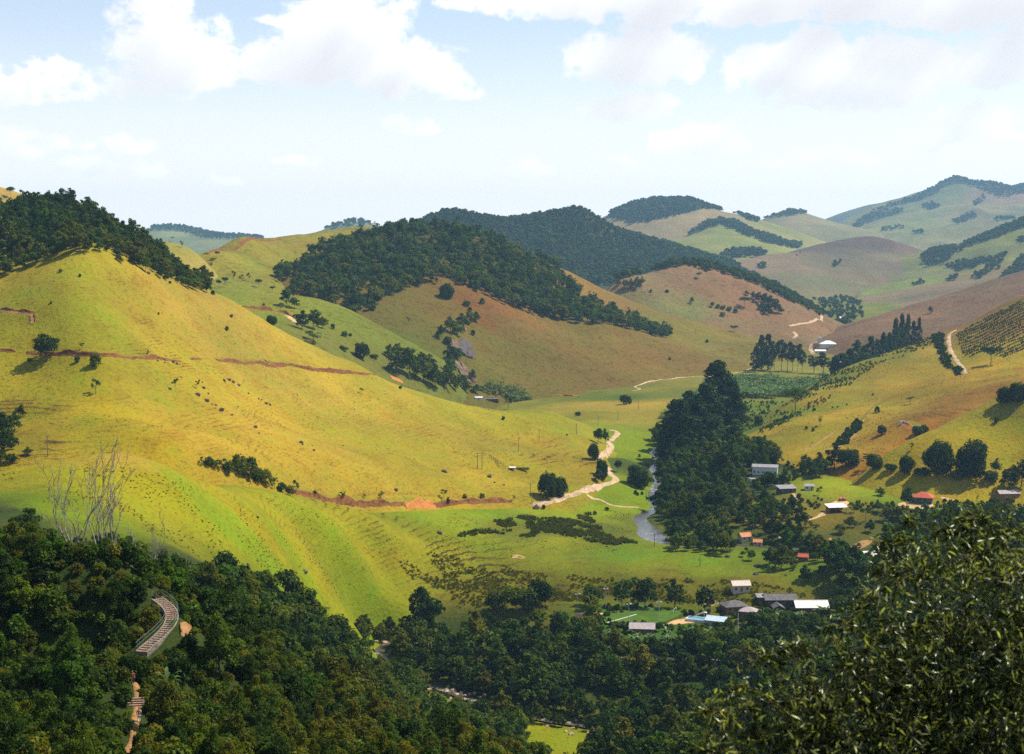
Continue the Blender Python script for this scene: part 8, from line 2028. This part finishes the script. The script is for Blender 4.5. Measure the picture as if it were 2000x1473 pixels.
for c, R_ in zip(cen, rad_):
    s = trunk_top + (c - trunk_top) * .05
    f = np.linspace(0, 1, 6)[:, None]
    P = s + (c - s) * f + np.array([0, 0, -.42]) * np.linalg.norm(c - s) * np.sin(f * 3.14) + hr.normal(size=(6, 3)) * .09 * np.sin(f * 3.14)
    paths.append((P - no, np.linspace(.022, .006, 6)))
    for a in np.linspace(.45, 1, 40):
        i = min(4, int(a * 5)); fr = a * 5 - i
        twig_pts.append(P[i] * (1 - fr) + P[i + 1] * fr + hr.normal(size=3) * .05); twig_dir.append(P[i + 1] - P[i])
    for k in range(int(14 + 54 * R_)):
        d = rand_dirs(hr, 1)[0]; d[2] = abs(d[2]) * .8 - .1
        st = P[hr.integers(3, 6)]
        L_ = R_ * hr.uniform(.7, 1.15)
        g_ = np.linspace(0, 1, 5)[:, None]
        tw = st + d * L_ * g_ + np.array([0, 0, -.30]) * R_ * g_ ** 2.2
        paths.append((tw - no, np.linspace(.005, .0015, 5)))
        m_ = int(18 + 34 * R_)
        tt = hr.uniform(.2, 1.0, m_)
        for a in tt:
            i = min(3, int(a * 4)); fr = a * 4 - i
            twig_pts.append(tw[i] * (1 - fr) + tw[i + 1] * fr); twig_dir.append(tw[i + 1] - tw[i])
tv, tf = tube_np(paths, 5)
me = mesh_np('branches', tv, tf); me.materials.append(BARK)
o = bpy.data.objects.new('branches', me); COL.objects.link(o); o.parent = near
for c, R_ in zip(cen, rad_):                          # leaves filling the inside of the crown
    m_ = int(1500 * R_ ** 2)
    dd3 = rand_dirs(hr, m_) * (R_ * hr.uniform(0, 1, m_) ** .45)[:, None]
    twig_pts += list(c + dd3 * [1, 1, .85]); twig_dir += list(rand_dirs(hr, m_) + [0, 0, .3])
TP, TD = np.array(twig_pts), np.array(twig_dir)
def blade(p, along, L, W_, curl, roll):
    """one narrow leaf: stalk, folded curved blade, drawn-out tip"""
    d = along / np.linalg.norm(along)
    s = np.cross(d, [0, 0, 1.0]); s /= np.linalg.norm(s) + 1e-9
    u_ = np.cross(s, d)
    s, u_ = s * math.cos(roll) + u_ * math.sin(roll), u_ * math.cos(roll) - s * math.sin(roll)
    t_ = np.array([0, .25, .62, 1.0]); w = np.array([.08, .9, .85, .03]) * W_ * .5
    c = p + d * (t_ * L)[:, None] + u_ * (-curl * L * t_ ** 2)[:, None]
    v_ = np.stack([c + s * w[:, None] + u_ * (w * .35)[:, None], c, c - s * w[:, None] + u_ * (w * .35)[:, None]], 1).reshape(-1, 3)
    return v_
QF = np.vstack([np.array([[i * 3, i * 3 + 1, i * 3 + 4, i * 3 + 3], [i * 3 + 1, i * 3 + 2, i * 3 + 5, i * 3 + 4]]) for i in range(3)])
leafV = []
for p, d in zip(TP, TD):
    dn = d / np.linalg.norm(d)
    al = dn * .6 + hr.normal(size=3) * .45 + np.array([0, 0, -.5])
    L_ = hr.uniform(.06, .135)
    leafV.append(blade(p, al, L_, L_ * hr.uniform(.16, .26), hr.uniform(-.25, .4), hr.uniform(0, 6.28)))
leafV = np.array(leafV)
dist = np.linalg.norm(TP, axis=1)
uu, vv = project(TP)
show = np.where((uu > 1360) & (uu < 2000) & (vv > 980) & (vv < 1473))[0]
size_px = np.linalg.norm(leafV[:, 0] - leafV[:, -1], axis=1) / dist
front = show[np.argsort(dist[show] - 14 * size_px[show] * 10)][:300]
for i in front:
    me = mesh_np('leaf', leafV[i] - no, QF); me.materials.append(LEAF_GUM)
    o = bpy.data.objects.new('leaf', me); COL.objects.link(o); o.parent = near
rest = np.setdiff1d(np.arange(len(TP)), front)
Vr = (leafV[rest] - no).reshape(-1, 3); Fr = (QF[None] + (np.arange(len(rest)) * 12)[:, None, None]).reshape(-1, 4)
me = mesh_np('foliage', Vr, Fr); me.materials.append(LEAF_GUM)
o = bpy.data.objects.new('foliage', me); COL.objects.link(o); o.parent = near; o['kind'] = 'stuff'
print('LEAVES', len(TP))
